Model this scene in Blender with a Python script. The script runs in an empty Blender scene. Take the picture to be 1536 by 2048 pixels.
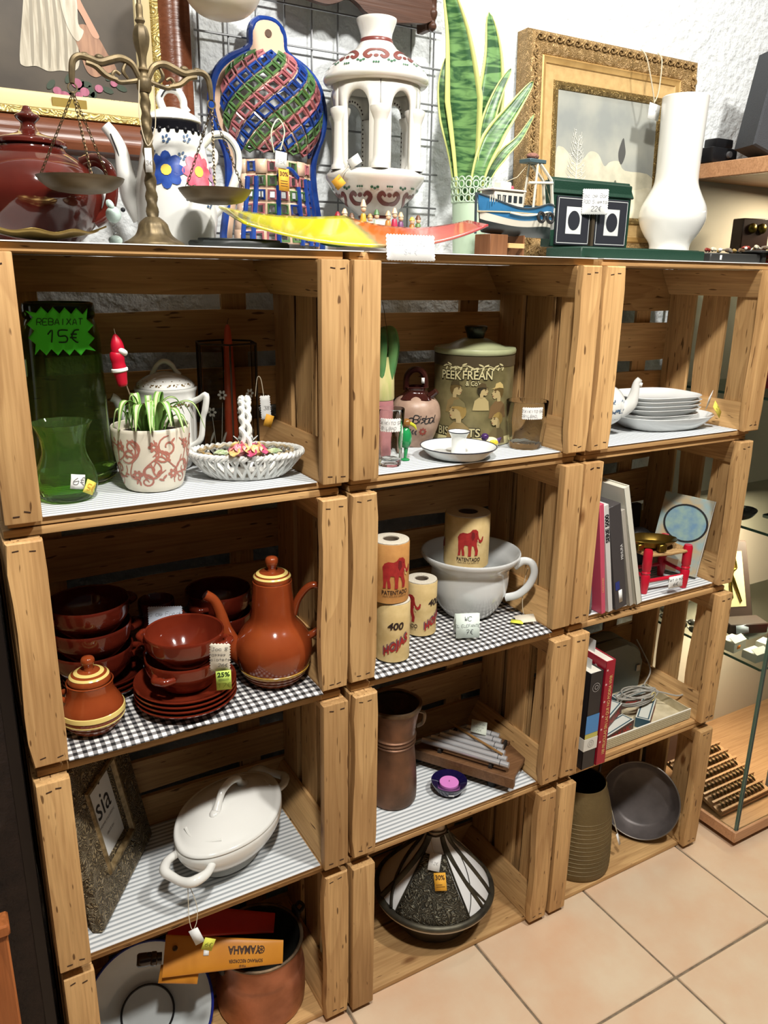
import bpy, bmesh, math, random
from mathutils import Matrix, Vector, Euler
random.seed(7)
SC = bpy.context.scene
COL = SC.collection
R = math.radians
PI = math.pi
# ---------------------------------------------------------------- camera
cam = bpy.data.cameras.new('camera')
camo = bpy.data.objects.new('camera', cam); COL.objects.link(camo)
camo.location = (-0.05805, -1.09818, 1.43978)
camo.rotation_euler = (R(73.0419), R(-0.8944), R(-29.8246))
cam.sensor_fit = 'VERTICAL'; cam.sensor_height = 24.0; cam.sensor_width = 18.0
cam.lens = 1573.47/2048*24.0
cam.clip_start = 0.02
SC.camera = camo
# ---------------------------------------------------------------- light
SC.view_settings.view_transform = 'Standard'; SC.view_settings.look = 'None'
SC.view_settings.gamma = 1.0; SC.view_settings.use_curve_mapping = False
SC.view_settings.exposure = -0.08
SC.cycles.diffuse_bounces = 2; SC.cycles.max_bounces = 8; SC.cycles.glossy_bounces = 3; SC.cycles.transmission_bounces = 8; SC.cycles.adaptive_threshold = 0.03
wd = bpy.data.worlds.new('world'); SC.world = wd; wd.use_nodes = True
wd.node_tree.nodes['Background'].inputs[0].default_value = (1.0, 0.97, 0.93, 1)
wd.node_tree.nodes['Background'].inputs[1].default_value = 0.03
def area(name, loc, tgt, size, power, col=(1, .9, .78), sizey=None):
    l = bpy.data.lights.new(name, 'AREA'); l.energy = power; l.color = col
    l.shape = 'RECTANGLE' if sizey else 'DISK'; l.size = size
    if sizey: l.size_y = sizey
    o = bpy.data.objects.new(name, l); COL.objects.link(o); o.location = loc
    o.rotation_euler = (Vector(tgt)-Vector(loc)).to_track_quat('-Z', 'Y').to_euler()
    return o
area('ceiling_spot_light', (0.12, -1.02, 2.70), (0.45, 0.1, 0.75), 0.16, 42, (1, .965, .91))
area('ceiling_spot_light', (1.18, -0.98, 2.70), (1.10, 0.1, 0.75), 0.16, 33, (1, .965, .91))
area('ceiling_spot_light', (1.18, -0.05, 2.66), (1.16, 0.33, 1.75), 0.14, 4.2, (1, .99, .96))
# ---------------------------------------------------------------- materials
def lin(c):
    return tuple(((v/255)/12.92 if v/255 <= .04045 else ((v/255+.055)/1.055)**2.4) for v in c)
MATS = {}
def newmat(name):
    m = bpy.data.materials.new(name); m.use_nodes = True
    nt = m.node_tree; b = nt.nodes['Principled BSDF']
    return m, nt, b
def mat(name, col, rough=.5, metal=0., col2=None, scale=20., bump=0., bscale=None, trans=0., ior=1.45, coat=0., det=4., spec=.5, sc3=None, lo=.35, hi=.65, alpha=1.):
    """plain or two-tone noise material, colours given as sRGB 0-255"""
    if name in MATS: return MATS[name]
    m, nt, b = newmat(name); N = nt.nodes; L = nt.links
    b.inputs['Base Color'].default_value = (*lin(col), 1)
    b.inputs['Roughness'].default_value = rough; b.inputs['Metallic'].default_value = metal
    b.inputs['Transmission Weight'].default_value = trans; b.inputs['IOR'].default_value = ior
    b.inputs['Coat Weight'].default_value = coat; b.inputs['Specular IOR Level'].default_value = spec
    b.inputs['Alpha'].default_value = alpha
    if col2 or bump:
        tc = N.new('ShaderNodeTexCoord'); mp = N.new('ShaderNodeMapping'); L.new(tc.outputs['Object'], mp.inputs[0])
        if sc3: mp.inputs['Scale'].default_value = sc3
    if col2:
        nz = N.new('ShaderNodeTexNoise'); nz.inputs['Scale'].default_value = scale; nz.inputs['Detail'].default_value = det
        L.new(mp.outputs[0], nz.inputs['Vector'])
        rp = N.new('ShaderNodeValToRGB'); rp.color_ramp.elements[0].position = lo; rp.color_ramp.elements[1].position = hi
        rp.color_ramp.elements[0].color = (*lin(col), 1); rp.color_ramp.elements[1].color = (*lin(col2), 1)
        L.new(nz.outputs['Fac'], rp.inputs[0]); L.new(rp.outputs[0], b.inputs['Base Color'])
    if bump:
        nb = N.new('ShaderNodeTexNoise'); nb.inputs['Scale'].default_value = bscale or scale; nb.inputs['Detail'].default_value = 3
        L.new(mp.outputs[0], nb.inputs['Vector'])
        bp = N.new('ShaderNodeBump'); bp.inputs['Strength'].default_value = bump; bp.inputs['Distance'].default_value = .007 if name == 'plaster' else .004
        L.new(nb.outputs['Fac'], bp.inputs['Height']); L.new(bp.outputs[0], b.inputs['Normal'])
    MATS[name] = m
    return m
def wood(name, axis, light, dark, ring=7., rough=.6, knots=True):
    if name in MATS: return MATS[name]
    m, nt, b = newmat(name); N = nt.nodes; L = nt.links
    b.inputs['Roughness'].default_value = rough; b.inputs['Specular IOR Level'].default_value = .3
    tc = N.new('ShaderNodeTexCoord'); oi = N.new('ShaderNodeObjectInfo')
    sc = N.new('ShaderNodeVectorMath'); sc.operation = 'SCALE'; sc.inputs[0].default_value = (7.3, 13.1, 11.7); L.new(oi.outputs['Random'], sc.inputs['Scale'])
    ad = N.new('ShaderNodeVectorMath'); ad.operation = 'ADD'; L.new(tc.outputs['Object'], ad.inputs[0]); L.new(sc.outputs[0], ad.inputs[1])
    def mp(a, c):
        q = N.new('ShaderNodeMapping'); v = [a, a, a]; v['XYZ'.index(axis)] = c
        q.inputs['Scale'].default_value = v; L.new(ad.outputs[0], q.inputs[0]); return q
    n1 = N.new('ShaderNodeTexNoise'); n1.inputs['Scale'].default_value = 1; n1.inputs['Detail'].default_value = 1.5; n1.inputs['Distortion'].default_value = .5
    L.new(mp(13, 1.6).outputs[0], n1.inputs['Vector'])
    mu = N.new('ShaderNodeMath'); mu.operation = 'MULTIPLY'; mu.inputs[1].default_value = ring; L.new(n1.outputs['Fac'], mu.inputs[0])
    fr = N.new('ShaderNodeMath'); fr.operation = 'FRACT'; L.new(mu.outputs[0], fr.inputs[0])
    n2 = N.new('ShaderNodeTexNoise'); n2.inputs['Scale'].default_value = 1; n2.inputs['Detail'].default_value = 3
    L.new(mp(230, 9).outputs[0], n2.inputs['Vector'])
    r1 = N.new('ShaderNodeValToRGB'); e = r1.color_ramp.elements
    e[0].position = 0; e[0].color = (*lin(light), 1); e[1].position = .93; e[1].color = (*[.74*x+.26*y for x, y in zip(lin(light), lin(dark))], 1)
    k = e.new(.99); k.color = (*lin(light), 1)
    L.new(fr.outputs[0], r1.inputs[0])
    r2 = N.new('ShaderNodeValToRGB'); e = r2.color_ramp.elements
    e[0].position = .25; e[0].color = (.72, .67, .61, 1); e[1].position = .62; e[1].color = (1.06, 1.06, 1.06, 1)
    L.new(n2.outputs['Fac'], r2.inputs[0])
    mx = N.new('ShaderNodeMix'); mx.data_type = 'RGBA'; mx.blend_type = 'MULTIPLY'; mx.inputs['Factor'].default_value = .8
    L.new(r1.outputs[0], mx.inputs['A']); L.new(r2.outputs[0], mx.inputs['B'])
    out = mx.outputs['Result']
    if knots:
        vo = N.new('ShaderNodeTexVoronoi'); vo.inputs['Scale'].default_value = 1; L.new(mp(14, 6).outputs[0], vo.inputs['Vector'])
        r3 = N.new('ShaderNodeValToRGB'); e = r3.color_ramp.elements
        e[0].position = .05; e[0].color = (1, 1, 1, 1); e[1].position = .15; e[1].color = (0, 0, 0, 1)
        L.new(vo.outputs['Distance'], r3.inputs[0])
        n4 = N.new('ShaderNodeTexNoise'); n4.inputs['Scale'].default_value = 1; L.new(mp(9, 2.2).outputs[0], n4.inputs['Vector'])
        r4 = N.new('ShaderNodeValToRGB'); r4.color_ramp.elements[0].position = .5; r4.color_ramp.elements[1].position = .64
        L.new(n4.outputs['Fac'], r4.inputs[0])
        mm = N.new('ShaderNodeMath'); mm.operation = 'MULTIPLY'; L.new(r3.outputs[0], mm.inputs[0]); L.new(r4.outputs[0], mm.inputs[1])
        m4 = N.new('ShaderNodeMath'); m4.operation = 'MULTIPLY_ADD'; m4.inputs[1].default_value = .30; L.new(r4.outputs[0], m4.inputs[0]); L.new(mm.outputs[0], m4.inputs[2])
        m4.use_clamp = True
        kx = N.new('ShaderNodeMix'); kx.data_type = 'RGBA'; kx.inputs['B'].default_value = (*[.65*v for v in lin(dark)], 1)
        L.new(m4.outputs[0], kx.inputs['Factor']); L.new(out, kx.inputs['A']); out = kx.outputs['Result']
    n5 = N.new('ShaderNodeTexNoise'); n5.inputs['Scale'].default_value = 1; n5.inputs['Detail'].default_value = 0; L.new(mp(190, 30).outputs[0], n5.inputs['Vector'])
    r5 = N.new('ShaderNodeValToRGB'); r5.color_ramp.elements[0].position = .765; r5.color_ramp.elements[1].position = .81; L.new(n5.outputs['Fac'], r5.inputs[0])
    m5 = N.new('ShaderNodeMath'); m5.operation = 'MULTIPLY'; m5.inputs[1].default_value = .85 if knots else 0; L.new(r5.outputs[0], m5.inputs[0])
    fx = N.new('ShaderNodeMix'); fx.data_type = 'RGBA'; fx.inputs['B'].default_value = (*[.35*v for v in lin(dark)], 1); L.new(m5.outputs[0], fx.inputs['Factor']); L.new(out, fx.inputs['A']); out = fx.outputs['Result']
    # board to board variation
    hv = N.new('ShaderNodeHueSaturation'); mr = N.new('ShaderNodeMapRange'); mr.inputs['To Min'].default_value = .82; mr.inputs['To Max'].default_value = 1.12
    L.new(oi.outputs['Random'], mr.inputs[0]); L.new(mr.outputs[0], hv.inputs['Value']); L.new(out, hv.inputs['Color'])
    L.new(hv.outputs[0], b.inputs['Base Color'])
    bp = N.new('ShaderNodeBump'); bp.inputs['Strength'].default_value = .25; bp.inputs['Distance'].default_value = .0015
    L.new(n2.outputs['Fac'], bp.inputs['Height']); L.new(bp.outputs[0], b.inputs['Normal'])
    MATS[name] = m; return m
CL, CD = (216, 174, 118), (146, 94, 48)
WX, WY, WZ = wood('crate_wood_x', 'X', CL, CD), wood('crate_wood_y', 'Y', CL, CD), wood('crate_wood_z', 'Z', CL, CD)
# ---------------------------------------------------------------- mesh helpers
def smooth_path(pts, k=6, closed=False):
    P = [Vector(p) for p in pts]; n = len(P); out = []
    if n < 3: return P
    rng = range(n) if closed else range(n-1)
    for i in rng:
        if closed: a, b, c, d = P[i-1], P[i], P[(i+1) % n], P[(i+2) % n]
        else: a, b, c, d = P[max(i-1, 0)], P[i], P[i+1], P[min(i+2, n-1)]
        for j in range(k):
            t = j/k; t2 = t*t; t3 = t2*t
            out.append(.5*((2*b)+(c-a)*t+(2*a-5*b+4*c-d)*t2+(3*b-a-3*c+d)*t3))
    if not closed: out.append(P[-1])
    return out
class G:
    def __init__(s): s.bm = bmesh.new(); s.M = Matrix.Identity(4)
    def at(s, loc=(0, 0, 0), rot=(0, 0, 0), sc=(1, 1, 1)):
        s.M = Matrix.LocRotScale(Vector(loc), Euler(rot), Vector(sc)); return s
    def V(s, p): return s.bm.verts.new(s.M @ Vector(p))
    def F(s, vs):
        try: return s.bm.faces.new(vs)
        except ValueError: return None
    def box(s, x0, y0, z0, x1, y1, z1, bev=0., seg=1):
        v = [s.V((x, y, z)) for x in (x0, x1) for y in (y0, y1) for z in (z0, z1)]
        fs = [s.F([v[i] for i in q]) for q in ((0, 1, 3, 2), (4, 6, 7, 5), (0, 4, 5, 1), (2, 3, 7, 6), (0, 2, 6, 4), (1, 5, 7, 3))]
        if bev:
            es = {e for f in fs for e in f.edges}
            bmesh.ops.bevel(s.bm, geom=list(es), offset=bev, segments=seg, affect='EDGES', profile=.6)
        return s
    def lathe(s, prof, n=40, sx=1., sy=1., a0=0., a1=2*PI, rf=None):
        full = abs(a1-a0-2*PI) < 1e-6; m = n if full else n+1; rings = []
        for (r, z) in prof:
            if r < 1e-6: rings.append([s.V((0, 0, z))]); continue
            ring = []
            for i in range(m):
                a = a0+(a1-a0)*i/n; q = r*(rf(a, z) if rf else 1)
                ring.append(s.V((q*sx*math.cos(a), q*sy*math.sin(a), z)))
            rings.append(ring)
        for A, B in zip(rings, rings[1:]):
            for i in range(n):
                j = (i+1) % m
                if len(A) == 1 and len(B) == 1: continue
                if len(A) == 1: s.F([A[0], B[j], B[i]])
                elif len(B) == 1: s.F([A[i], A[j], B[0]])
                else: s.F([A[i], A[j], B[j], B[i]])
        return s
    def tube(s, pts, r, n=8, closed=False, sm=0, cap=True, flat=1., up=None):
        P = smooth_path(pts, sm, closed) if sm else [Vector(p) for p in pts]
        m = len(P); rs = r if isinstance(r, (list, tuple)) else [r]
        def rad(i):
            if len(rs) == 1: return rs[0]
            t = i/(m-1)*(len(rs)-1); k = min(int(t), len(rs)-2); return rs[k]+(rs[k+1]-rs[k])*(t-k)
        rings = []; prev = Vector(up) if up else None
        for i in range(m):
            if closed: t = P[(i+1) % m]-P[i-1]
            else: t = P[min(i+1, m-1)]-P[max(i-1, 0)]
            t.normalize()
            if prev is None:
                prev = Vector((0, 0, 1)) if abs(t.z) < .9 else Vector((1, 0, 0))
            u = prev-t*prev.dot(t)
            if u.length < 1e-5: u = t.orthogonal()
            u.normalize(); prev = u; w = t.cross(u); q = rad(i)
            rings.append([s.V(P[i]+u*q*math.cos(2*PI*k/n)+w*q*flat*math.sin(2*PI*k/n)) for k in range(n)])
        for i in range(m if closed else m-1):
            A, B = rings[i], rings[(i+1) % m]
            for k in range(n): s.F([A[k], A[(k+1) % n], B[(k+1) % n], B[k]])
        if cap and not closed: s.F(rings[0][::-1]); s.F(rings[-1])
        return s
    def ell(s, c, r, n=16, m=10):
        rx, ry, rz = r if isinstance(r, (tuple, list)) else (r, r, r); c = Vector(c); rings = []
        for j in range(m+1):
            b = PI*j/m
            if j in (0, m): rings.append([s.V(c+Vector((0, 0, -rz*math.cos(b))))]); continue
            rings.append([s.V(c+Vector((rx*math.sin(b)*math.cos(2*PI*i/n), ry*math.sin(b)*math.sin(2*PI*i/n), -rz*math.cos(b)))) for i in range(n)])
        for A, B in zip(rings, rings[1:]):
            for i in range(n):
                j = (i+1) % n
                if len(A) == 1: s.F([A[0], B[j], B[i]])
                elif len(B) == 1: s.F([A[i], A[j], B[0]])
                else: s.F([A[i], A[j], B[j], B[i]])
        return s
    def prism(s, out, h0, h1, bev=0., ax='Z'):
        """outline (a,b) extruded from h0 to h1 along ax"""
        def q(a, b, h): return {'Z': (a, b, h), 'Y': (a, h, b), 'X': (h, a, b)}[ax]
        A = [s.V(q(a, b, h0)) for a, b in out]; B = [s.V(q(a, b, h1)) for a, b in out]; n = len(out)
        fs = [s.F(A[::-1]), s.F(B)]+[s.F([A[i], A[(i+1) % n], B[(i+1) % n], B[i]]) for i in range(n)]
        if bev: bmesh.ops.bevel(s.bm, geom=list({e for f in (fs[0], fs[1]) for e in f.edges}), offset=bev, segments=1, affect='EDGES')
        return s
    def sheet(s, f, nu, nv, closed_u=False):
        """surface from f(u,v), u,v in 0..1"""
        g = [[s.V(f(i/nu, j/nv)) for j in range(nv+1)] for i in range(nu if closed_u else nu+1)]
        for i in range(nu):
            for j in range(nv):
                a, b = g[i], g[(i+1) % len(g)]; s.F([a[j], b[j], b[j+1], a[j+1]])
        return s
    def poly(s, pts, f, cuts=0):
        """flat outline mapped through f(u,v)"""
        tb = bmesh.new(); fc = tb.faces.new([tb.verts.new((a, b, 0)) for a, b in pts])
        fc.normal_update()
        if sum(p[0]*q[1]-q[0]*p[1] for p, q in zip(pts, pts[1:]+pts[:1])) < 0: fc.normal_flip(); fc.normal_update()
        if len(pts) > 4 or cuts: bmesh.ops.triangulate(tb, faces=[fc])
        if cuts: bmesh.ops.subdivide_edges(tb, edges=tb.edges[:], cuts=cuts, use_grid_fill=True)
        mp = {v: s.V(f(v.co.x, v.co.y)) for v in tb.verts}
        for q in tb.faces: s.F([mp[v] for v in q.verts])
        tb.free(); return s
    def mesh(s, name, sharp=38.):
        bmesh.ops.recalc_face_normals(s.bm, faces=s.bm.faces)
        me = bpy.data.meshes.new(name); s.bm.to_mesh(me); s.bm.free()
        for p in me.polygons: p.use_smooth = True
        me.set_sharp_from_angle(angle=R(sharp)); return me
def put(name, g, m, parent=None, solid=0., sub=0, label=None, loc=None, rot=None, sharp=38.):
    me = g if isinstance(g, bpy.types.Mesh) else g.mesh(name, sharp)
    if m is not None and not me.materials: me.materials.append(m)
    o = bpy.data.objects.new(name, me); COL.objects.link(o)
    if parent: o.parent = parent
    if loc: o.location = loc
    if rot: o.rotation_euler = rot
    if solid:
        q = o.modifiers.new('solid', 'SOLIDIFY'); q.thickness = solid; q.offset = -1 if solid > 0 else 1; q.thickness = abs(solid)
    if sub:
        q = o.modifiers.new('sub', 'SUBSURF'); q.levels = sub; q.render_levels = sub
    if label: o['label'] = label
    return o
def tag(o, label, cat, group=None, kind=None):
    o['label'] = label
    if cat: o['category'] = cat
    if group: o['group'] = group
    if kind: o['kind'] = kind
    return o
def thing(name, label, cat, loc=(0, 0, 0), rz=0., group=None, rot=None):
    o = bpy.data.objects.new(name, None); COL.objects.link(o); o.empty_display_size = .02
    o.location = loc; o.rotation_euler = rot if rot else (0, 0, rz)
    return tag(o, label, cat, group)
def struct(name, g, m, label=None):
    o = put(name, g, m); o['kind'] = 'structure'
    if label: o['label'] = label
    return o
def dup(root, loc, rz=0., label=None, group=None, rot=None):
    r = root.copy(); COL.objects.link(r); r.location = loc; r.rotation_euler = rot if rot else (0, 0, rz)
    if label: r['label'] = label
    if group: r['group'] = group
    for ch in list(root.children):
        c = ch.copy(); COL.objects.link(c); c.parent = r
        for g in ch.children:
            d = g.copy(); COL.objects.link(d); d.parent = c
    return r
def face(x, y):
    """turn of a thing whose front (-Y) faces the aisle"""
    return math.atan2(-1.1-y, -.06-x)+PI/2
# ---------------------------------------------------------------- room
wallm = mat('plaster', (226, 230, 230), .8, col2=(216, 221, 222), scale=14, bump=1., bscale=55)
g = G().box(-3, .36, -.02, 3.6, .46, 2.75); struct('wall_back', g, wallm, 'white rough plaster wall behind the crates')
grout = mat('grout', (138, 122, 100), .9, col2=(110, 96, 80), scale=60)
g = G().box(-3, -3.2, -.06, 3.6, .36, -.0165); fl = struct('floor', g, grout, 'floor of square terracotta tiles with grey grout')
def tile_mat():
    m, nt, b = newmat('terracotta'); N = nt.nodes; L = nt.links
    tc = N.new('ShaderNodeTexCoord'); oi = N.new('ShaderNodeObjectInfo')
    sc = N.new('ShaderNodeVectorMath'); sc.operation = 'SCALE'; sc.inputs[0].default_value = (17, 23, 5); L.new(oi.outputs['Random'], sc.inputs['Scale'])
    ad = N.new('ShaderNodeVectorMath'); L.new(tc.outputs['Object'], ad.inputs[0]); L.new(sc.outputs[0], ad.inputs[1])
    n = N.new('ShaderNodeTexNoise'); n.inputs['Scale'].default_value = 7; n.inputs['Detail'].default_value = 5; n.inputs['Roughness'].default_value = .55; L.new(ad.outputs[0], n.inputs['Vector'])
    r = N.new('ShaderNodeValToRGB'); e = r.color_ramp.elements
    e[0].position = .3; e[0].color = (*lin((216, 178, 144)), 1); e[1].position = .7; e[1].color = (*lin((222, 200, 170)), 1)
    L.new(n.outputs['Fac'], r.inputs[0]); L.new(r.outputs[0], b.inputs['Base Color']); b.inputs['Roughness'].default_value = .42
    b.inputs['Specular IOR Level'].default_value = .35
    bp = N.new('ShaderNodeBump'); bp.inputs['Strength'].default_value = .08; bp.inputs['Distance'].default_value = .004; L.new(n.outputs['Fac'], bp.inputs['Height']); L.new(bp.outputs[0], b.inputs['Normal'])
    return m
tm = tile_mat(); P = .3295
tme = G().box(.0025, .0025, -.03, P-.0025, P-.0025, -.0126, .0022).mesh('tile'); tme.materials.append(tm)
tme2 = G().box(.0025, .0025, -.03, P-.0025, .2905, -.0126, .0022).mesh('tile'); tme2.materials.append(tm)
for i in range(-3, 7):
    for j in range(-7, 2):
        o = put('tile', tme if j < 1 else tme2, None, fl, loc=(.518+i*P, -.263+j*P, random.uniform(-.0009, 0)))
g = G().box(-3, -3.2, 2.75, 3.6, .46, 2.8); struct('ceiling', g, mat('ceiling_white', (235, 235, 232), .9), 'white ceiling')
# ---------------------------------------------------------------- crates
W, H, CW, HP, PW = .52, .37056, .51264, .34539, .0491
ZR = [3*H, 2*H, H, 0.]
bT = .0112
def crate(x, y, z, label, pat, seed, rowg):
    rnd = random.Random(seed)
    t = thing('wooden_crate', label, 'crate', (x, y, z), 0, 'stacked wooden fruit crates')
    stap = MATS.get('staple_rust') or mat('staple_rust', (58, 38, 26), .6)
    for sd in (0, 1):
        x0 = 0 if sd == 0 else CW-PW; d = [rnd.uniform(-.0016, .0016) for _ in range(6)]
        g = G()
        if rnd.random() < .45:     # waney inner edge
            k = rnd.uniform(.3, .6); out = [(x0, 0), (x0+PW, 0)]
            e = [(x0+PW+d[0], HP*q/8) for q in range(1, 8)]; e2 = [(x0+.0028*math.sin(k*9+q*.9), HP*q/8) for q in range(7, 0, -1)]
            out = [(x0+.001, 0), (x0+PW-.001, 0)]+e+[(x0+PW-.001, HP), (x0+.001, HP)]+e2
            g.prism(out, 0, .0165+d[1], .0022, 'Y')
        else: g.box(x0+abs(d[2]), d[3]*.5, 0, x0+PW-abs(d[4]), .0165+d[1], HP, .0025, 2)
        po = put('front_post', g, WZ, t)
        for zz in (.013, HP-.013):
            for xx in (.016, .034):
                s = G().at((x0+xx+rnd.uniform(-.004, .004), -.0004, zz+rnd.uniform(-.003, .003)), (0, rnd.uniform(-.3, .3), 0)).box(-.0042, 0, -.0008, .0042, .003, .0008)
                put('staple', s, stap, po)
        xs = (0., .0095) if sd == 0 else (CW-.0095, CW)
        w = [rnd.uniform(-.003, .003) for _ in range(5)]
        for a, b in ((.0175, .093+w[0]), (.120+w[1], .187+w[2]), (.209+w[3], .2845)):
            wav = rnd.uniform(.0, .005); ph = rnd.uniform(0, 6)
            o2 = [(a, .001), (b, .001)]+[(b+wav*math.sin(ph+q*.8), HP*q/8) for q in range(1, 8)]+[(b, HP-.001), (a, HP-.001)]
            put('side_slat', G().prism(o2, xs[0], xs[1], .001, 'X'), WZ, t)
        for top in (0, 1):
            zb, sg = (HP-.0008, -1) if top else (.0008, 1); xo = .0098 if sd == 0 else CW-.0098; dx = .037 if sd == 0 else -.037
            ft = .006*sg; fx = math.copysign(.006, dx)
            tri = [(xo, zb), (xo+dx, zb), (xo+dx, zb+ft), (xo+fx, zb+sg*.057), (xo, zb+sg*.057)]
            put('corner_batten', G().prism(tri, .0172, .2842, .0008, 'Y'), WY, t)
    for zz in (-bT-.0004, HP+.0004):
        m = rnd.uniform(.15, .165)
        for a, b in ((.0215+rnd.uniform(-.002, .002), m), (m+.006, .2955)):
            put('long_board', G().box(.004+rnd.uniform(-.003, .003), a, zz, CW-.004+rnd.uniform(-.003, .003), b, zz+bT, .0022, 2), WX, t)
    for a, b in pat:
        w1, w2, ph = rnd.uniform(0, .004), rnd.uniform(0, .004), rnd.uniform(0, 6)
        o2 = [(.002+(CW-.004)*q/12, a+w1*math.sin(ph+q*.6)*(a > .001)) for q in range(13)]+[(.002+(CW-.004)*q/12, b+w2*math.sin(ph*2+q*.55)*(b < HP-.001)) for q in range(12, -1, -1)]
        put('back_slat', G().prism(o2, .2852, .295, .001, 'Y'), WX, t)
    for a in (.06, .408):
        put('back_batten', G().box(a, .2956, .001, a+.047, .304, HP-.001, .001), WZ, t)
    return t
PA = [(0.0005, .062), (.085, .158), (.188, .258), (.288, HP-.0005)]
PB = [(0.0005, .066), (.082, .15), (.175, .251), (.275, HP-.0005)]
PC = [(0.0005, .012), (.03, .103), (.133, .22), (.25, HP-.0005)]
PATS = [[PA, PB, PB, PA], [PB, PA, PA, PB], [PC, PC, PB, PC]]
OFF = {(0, 0): (2, 3), (0, 1): (-1, 2), (0, 2): (-3, -6), (0, 3): (1, 2), (1, 0): (0, 3), (1, 1): (0, 5), (1, 2): (2, -3), (1, 3): (0, -4), (2, 0): (-1, -1), (2, 1): (-3, 4), (2, 2): (0, -2), (2, 3): (3, -3)}
cn = ['left column', 'middle column', 'right column']
HOLD = [['holding the tall green glass jar', 'holding the brown clay bowls and coffee pot', 'holding the white tureen and picture frame', 'holding the enamel basin, bottom of the left column'],
        ['holding the biscuit tin and drinking glasses', 'holding the chamber pot and toilet rolls', 'holding the metal chimes and blue candle dish', 'holding the tagine on the floor'],
        ['holding the stack of white plates', 'holding the red stool and records', 'holding the red book and small boxes', 'holding the dark pan and olive bucket']]
for c in range(3):
    for r in range(4):
        dx, dy = OFF[c, r]
        crate(c*W+dx*.001, dy*.001, ZR[r], 'wooden crate on its side '+HOLD[c][r], PATS[c][r], 100+c*10+r, cn[c])
# ---------------------------------------------------------------- lettering and flat print
HF = {'A': '02 28 42|14 34', 'B': '02 08 38 47 46 35 05|35 44 43 32 02', 'C': '47 38 18 07 03 12 32 43', 'D': '02 08 28 46 44 22 02', 'E': '48 08 02 42|05 35', 'F': '48 08 02|05 35',
 'G': '47 38 18 07 03 12 32 43 45 25', 'I': '22 28', 'J': '18 48|38 33 22 12 03', 'K': '02 08|48 05 42', 'L': '08 02 42', 'M': '02 08 25 48 42', 'N': '02 08 42 48', 'O': '28 07 03 22 43 47 28',
 'P': '02 08 38 47 46 35 05', 'R': '02 08 38 47 46 35 05|25 42', 'S': '47 38 18 07 16 35 44 43 32 12 03', 'T': '08 48|28 22', 'U': '08 03 12 32 43 48', 'V': '08 22 48', 'W': '08 12 26 32 48', 'X': '08 42|02 48', 'Y': '08 25 48|25 22',
 'H': '02 08|42 48|05 45', 'Q': '28 07 03 22 43 47 28|33 51', '0': '28 07 03 22 43 47 28', '1': '06 28 22', '2': '07 18 38 47 46 02 42', '3': '08 48 25 45 43 22 03', '4': '32 38 04 44', '5': '48 08 05 35 44 43 32 02', '6': '38 05 03 12 32 43 45 35 04',
 '7': '08 48 12|15 35', '8': '25 07 28 47 25 03 22 43 25', '9': '45 15 07 28 47 42', '€': '48 28 16 14 32 42|06 36|04 34', '%': '02 48|07 18 16 07|34 43 32 34', ' ': '', '.': '12 13', '-': '05 35',
 'a': '45 36 16 05 03 12 32 45 42', 'b': '08 02 32 44 36 05', 'c': '45 26 05 03 22 43', 'd': '48 42 12 04 16 45', 'e': '04 44 36 16 05 03 12 43', 'f': '38 27 22|06 36', 'i': '26 22|28 27', 'l': '28 23 32', 'm': '02 06 16 22|16 36 42',
 'n': '02 06|05 26 42', 'o': '26 05 03 22 43 45 26', 'p': '00 06|05 36 44 32 03', 'r': '02 06|05 36', 's': '45 16 05 34 23 02', 't': '28 23 32|06 46', 'u': '06 03 22 44|46 42', 'j': '26 21 00', 'g': '45 16 04 22 45|46 41 10'}
def hand(g, txt, f, u0, v0, h, w=None, slant=.12, gap=1.35, center=True):
    """handwriting: pen strokes of height h laid on the surface f(u,v)"""
    k = h/6; w = w or h*.11; adv = 4*k*gap; tot = len(txt)*adv-(adv-4*k)
    u = u0-tot/2 if center else u0
    rr = random.Random(txt)
    for ch in txt:
        for st in HF.get(ch, '').split('|'):
            P = [(u+int(a[0])*k+rr.uniform(-.18, .18)*k, v0+(int(a[1])-2)*k+rr.uniform(-.18, .18)*k) for a in st.split()]
            if len(P) < 2: continue
            P = [(a+slant*(b-v0), b) for a, b in P]
            Q = [(q.x, q.y) for q in smooth_path([(a, b, 0) for a, b in P], 3)] if len(P) > 2 else [P[0], ((P[0][0]+P[1][0])/2, (P[0][1]+P[1][1])/2), P[1]]
            pr = None
            for i, (a, b) in enumerate(Q):
                c = Q[min(i+1, len(Q)-1)]; d = Q[max(i-1, 0)]; tx, ty = c[0]-d[0], c[1]-d[1]; n = math.hypot(tx, ty) or 1
                nx, ny = -ty/n*w/2, tx/n*w/2
                cur = (g.V(f(a+nx, b+ny)), g.V(f(a-nx, b-ny)))
                if pr: g.F([pr[0], pr[1], cur[1], cur[0]])
                pr = cur
        u += adv if ch != ' ' else adv*.7
    return g
def print_text(g, txt, f, u0, v0, h, bold=0., sx=1., shear=0., align='CENTER', space=1.):
    c = bpy.data.curves.new('t', 'FONT'); c.body = txt; c.size = h/.72; c.align_x = align; c.offset = bold; c.shear = shear; c.space_character = space; c.resolution_u = 3
    o = bpy.data.objects.new('t', c); COL.objects.link(o); dg = bpy.context.evaluated_depsgraph_get()
    me = bpy.data.meshes.new_from_object(o.evaluated_get(dg))
    vs = [g.V(f(u0+v.co.x*sx, v0+v.co.y)) for v in me.vertices]
    for p in me.polygons: g.F([vs[i] for i in p.vertices])
    bpy.data.objects.remove(o); bpy.data.meshes.remove(me); bpy.data.curves.remove(c); return g
def plane(o, a, b, eps=0.):
    o, a, b = Vector(o), Vector(a).normalized(), Vector(b).normalized(); n = a.cross(b)
    return lambda u, v: o+a*u+b*v+n*eps
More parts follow.
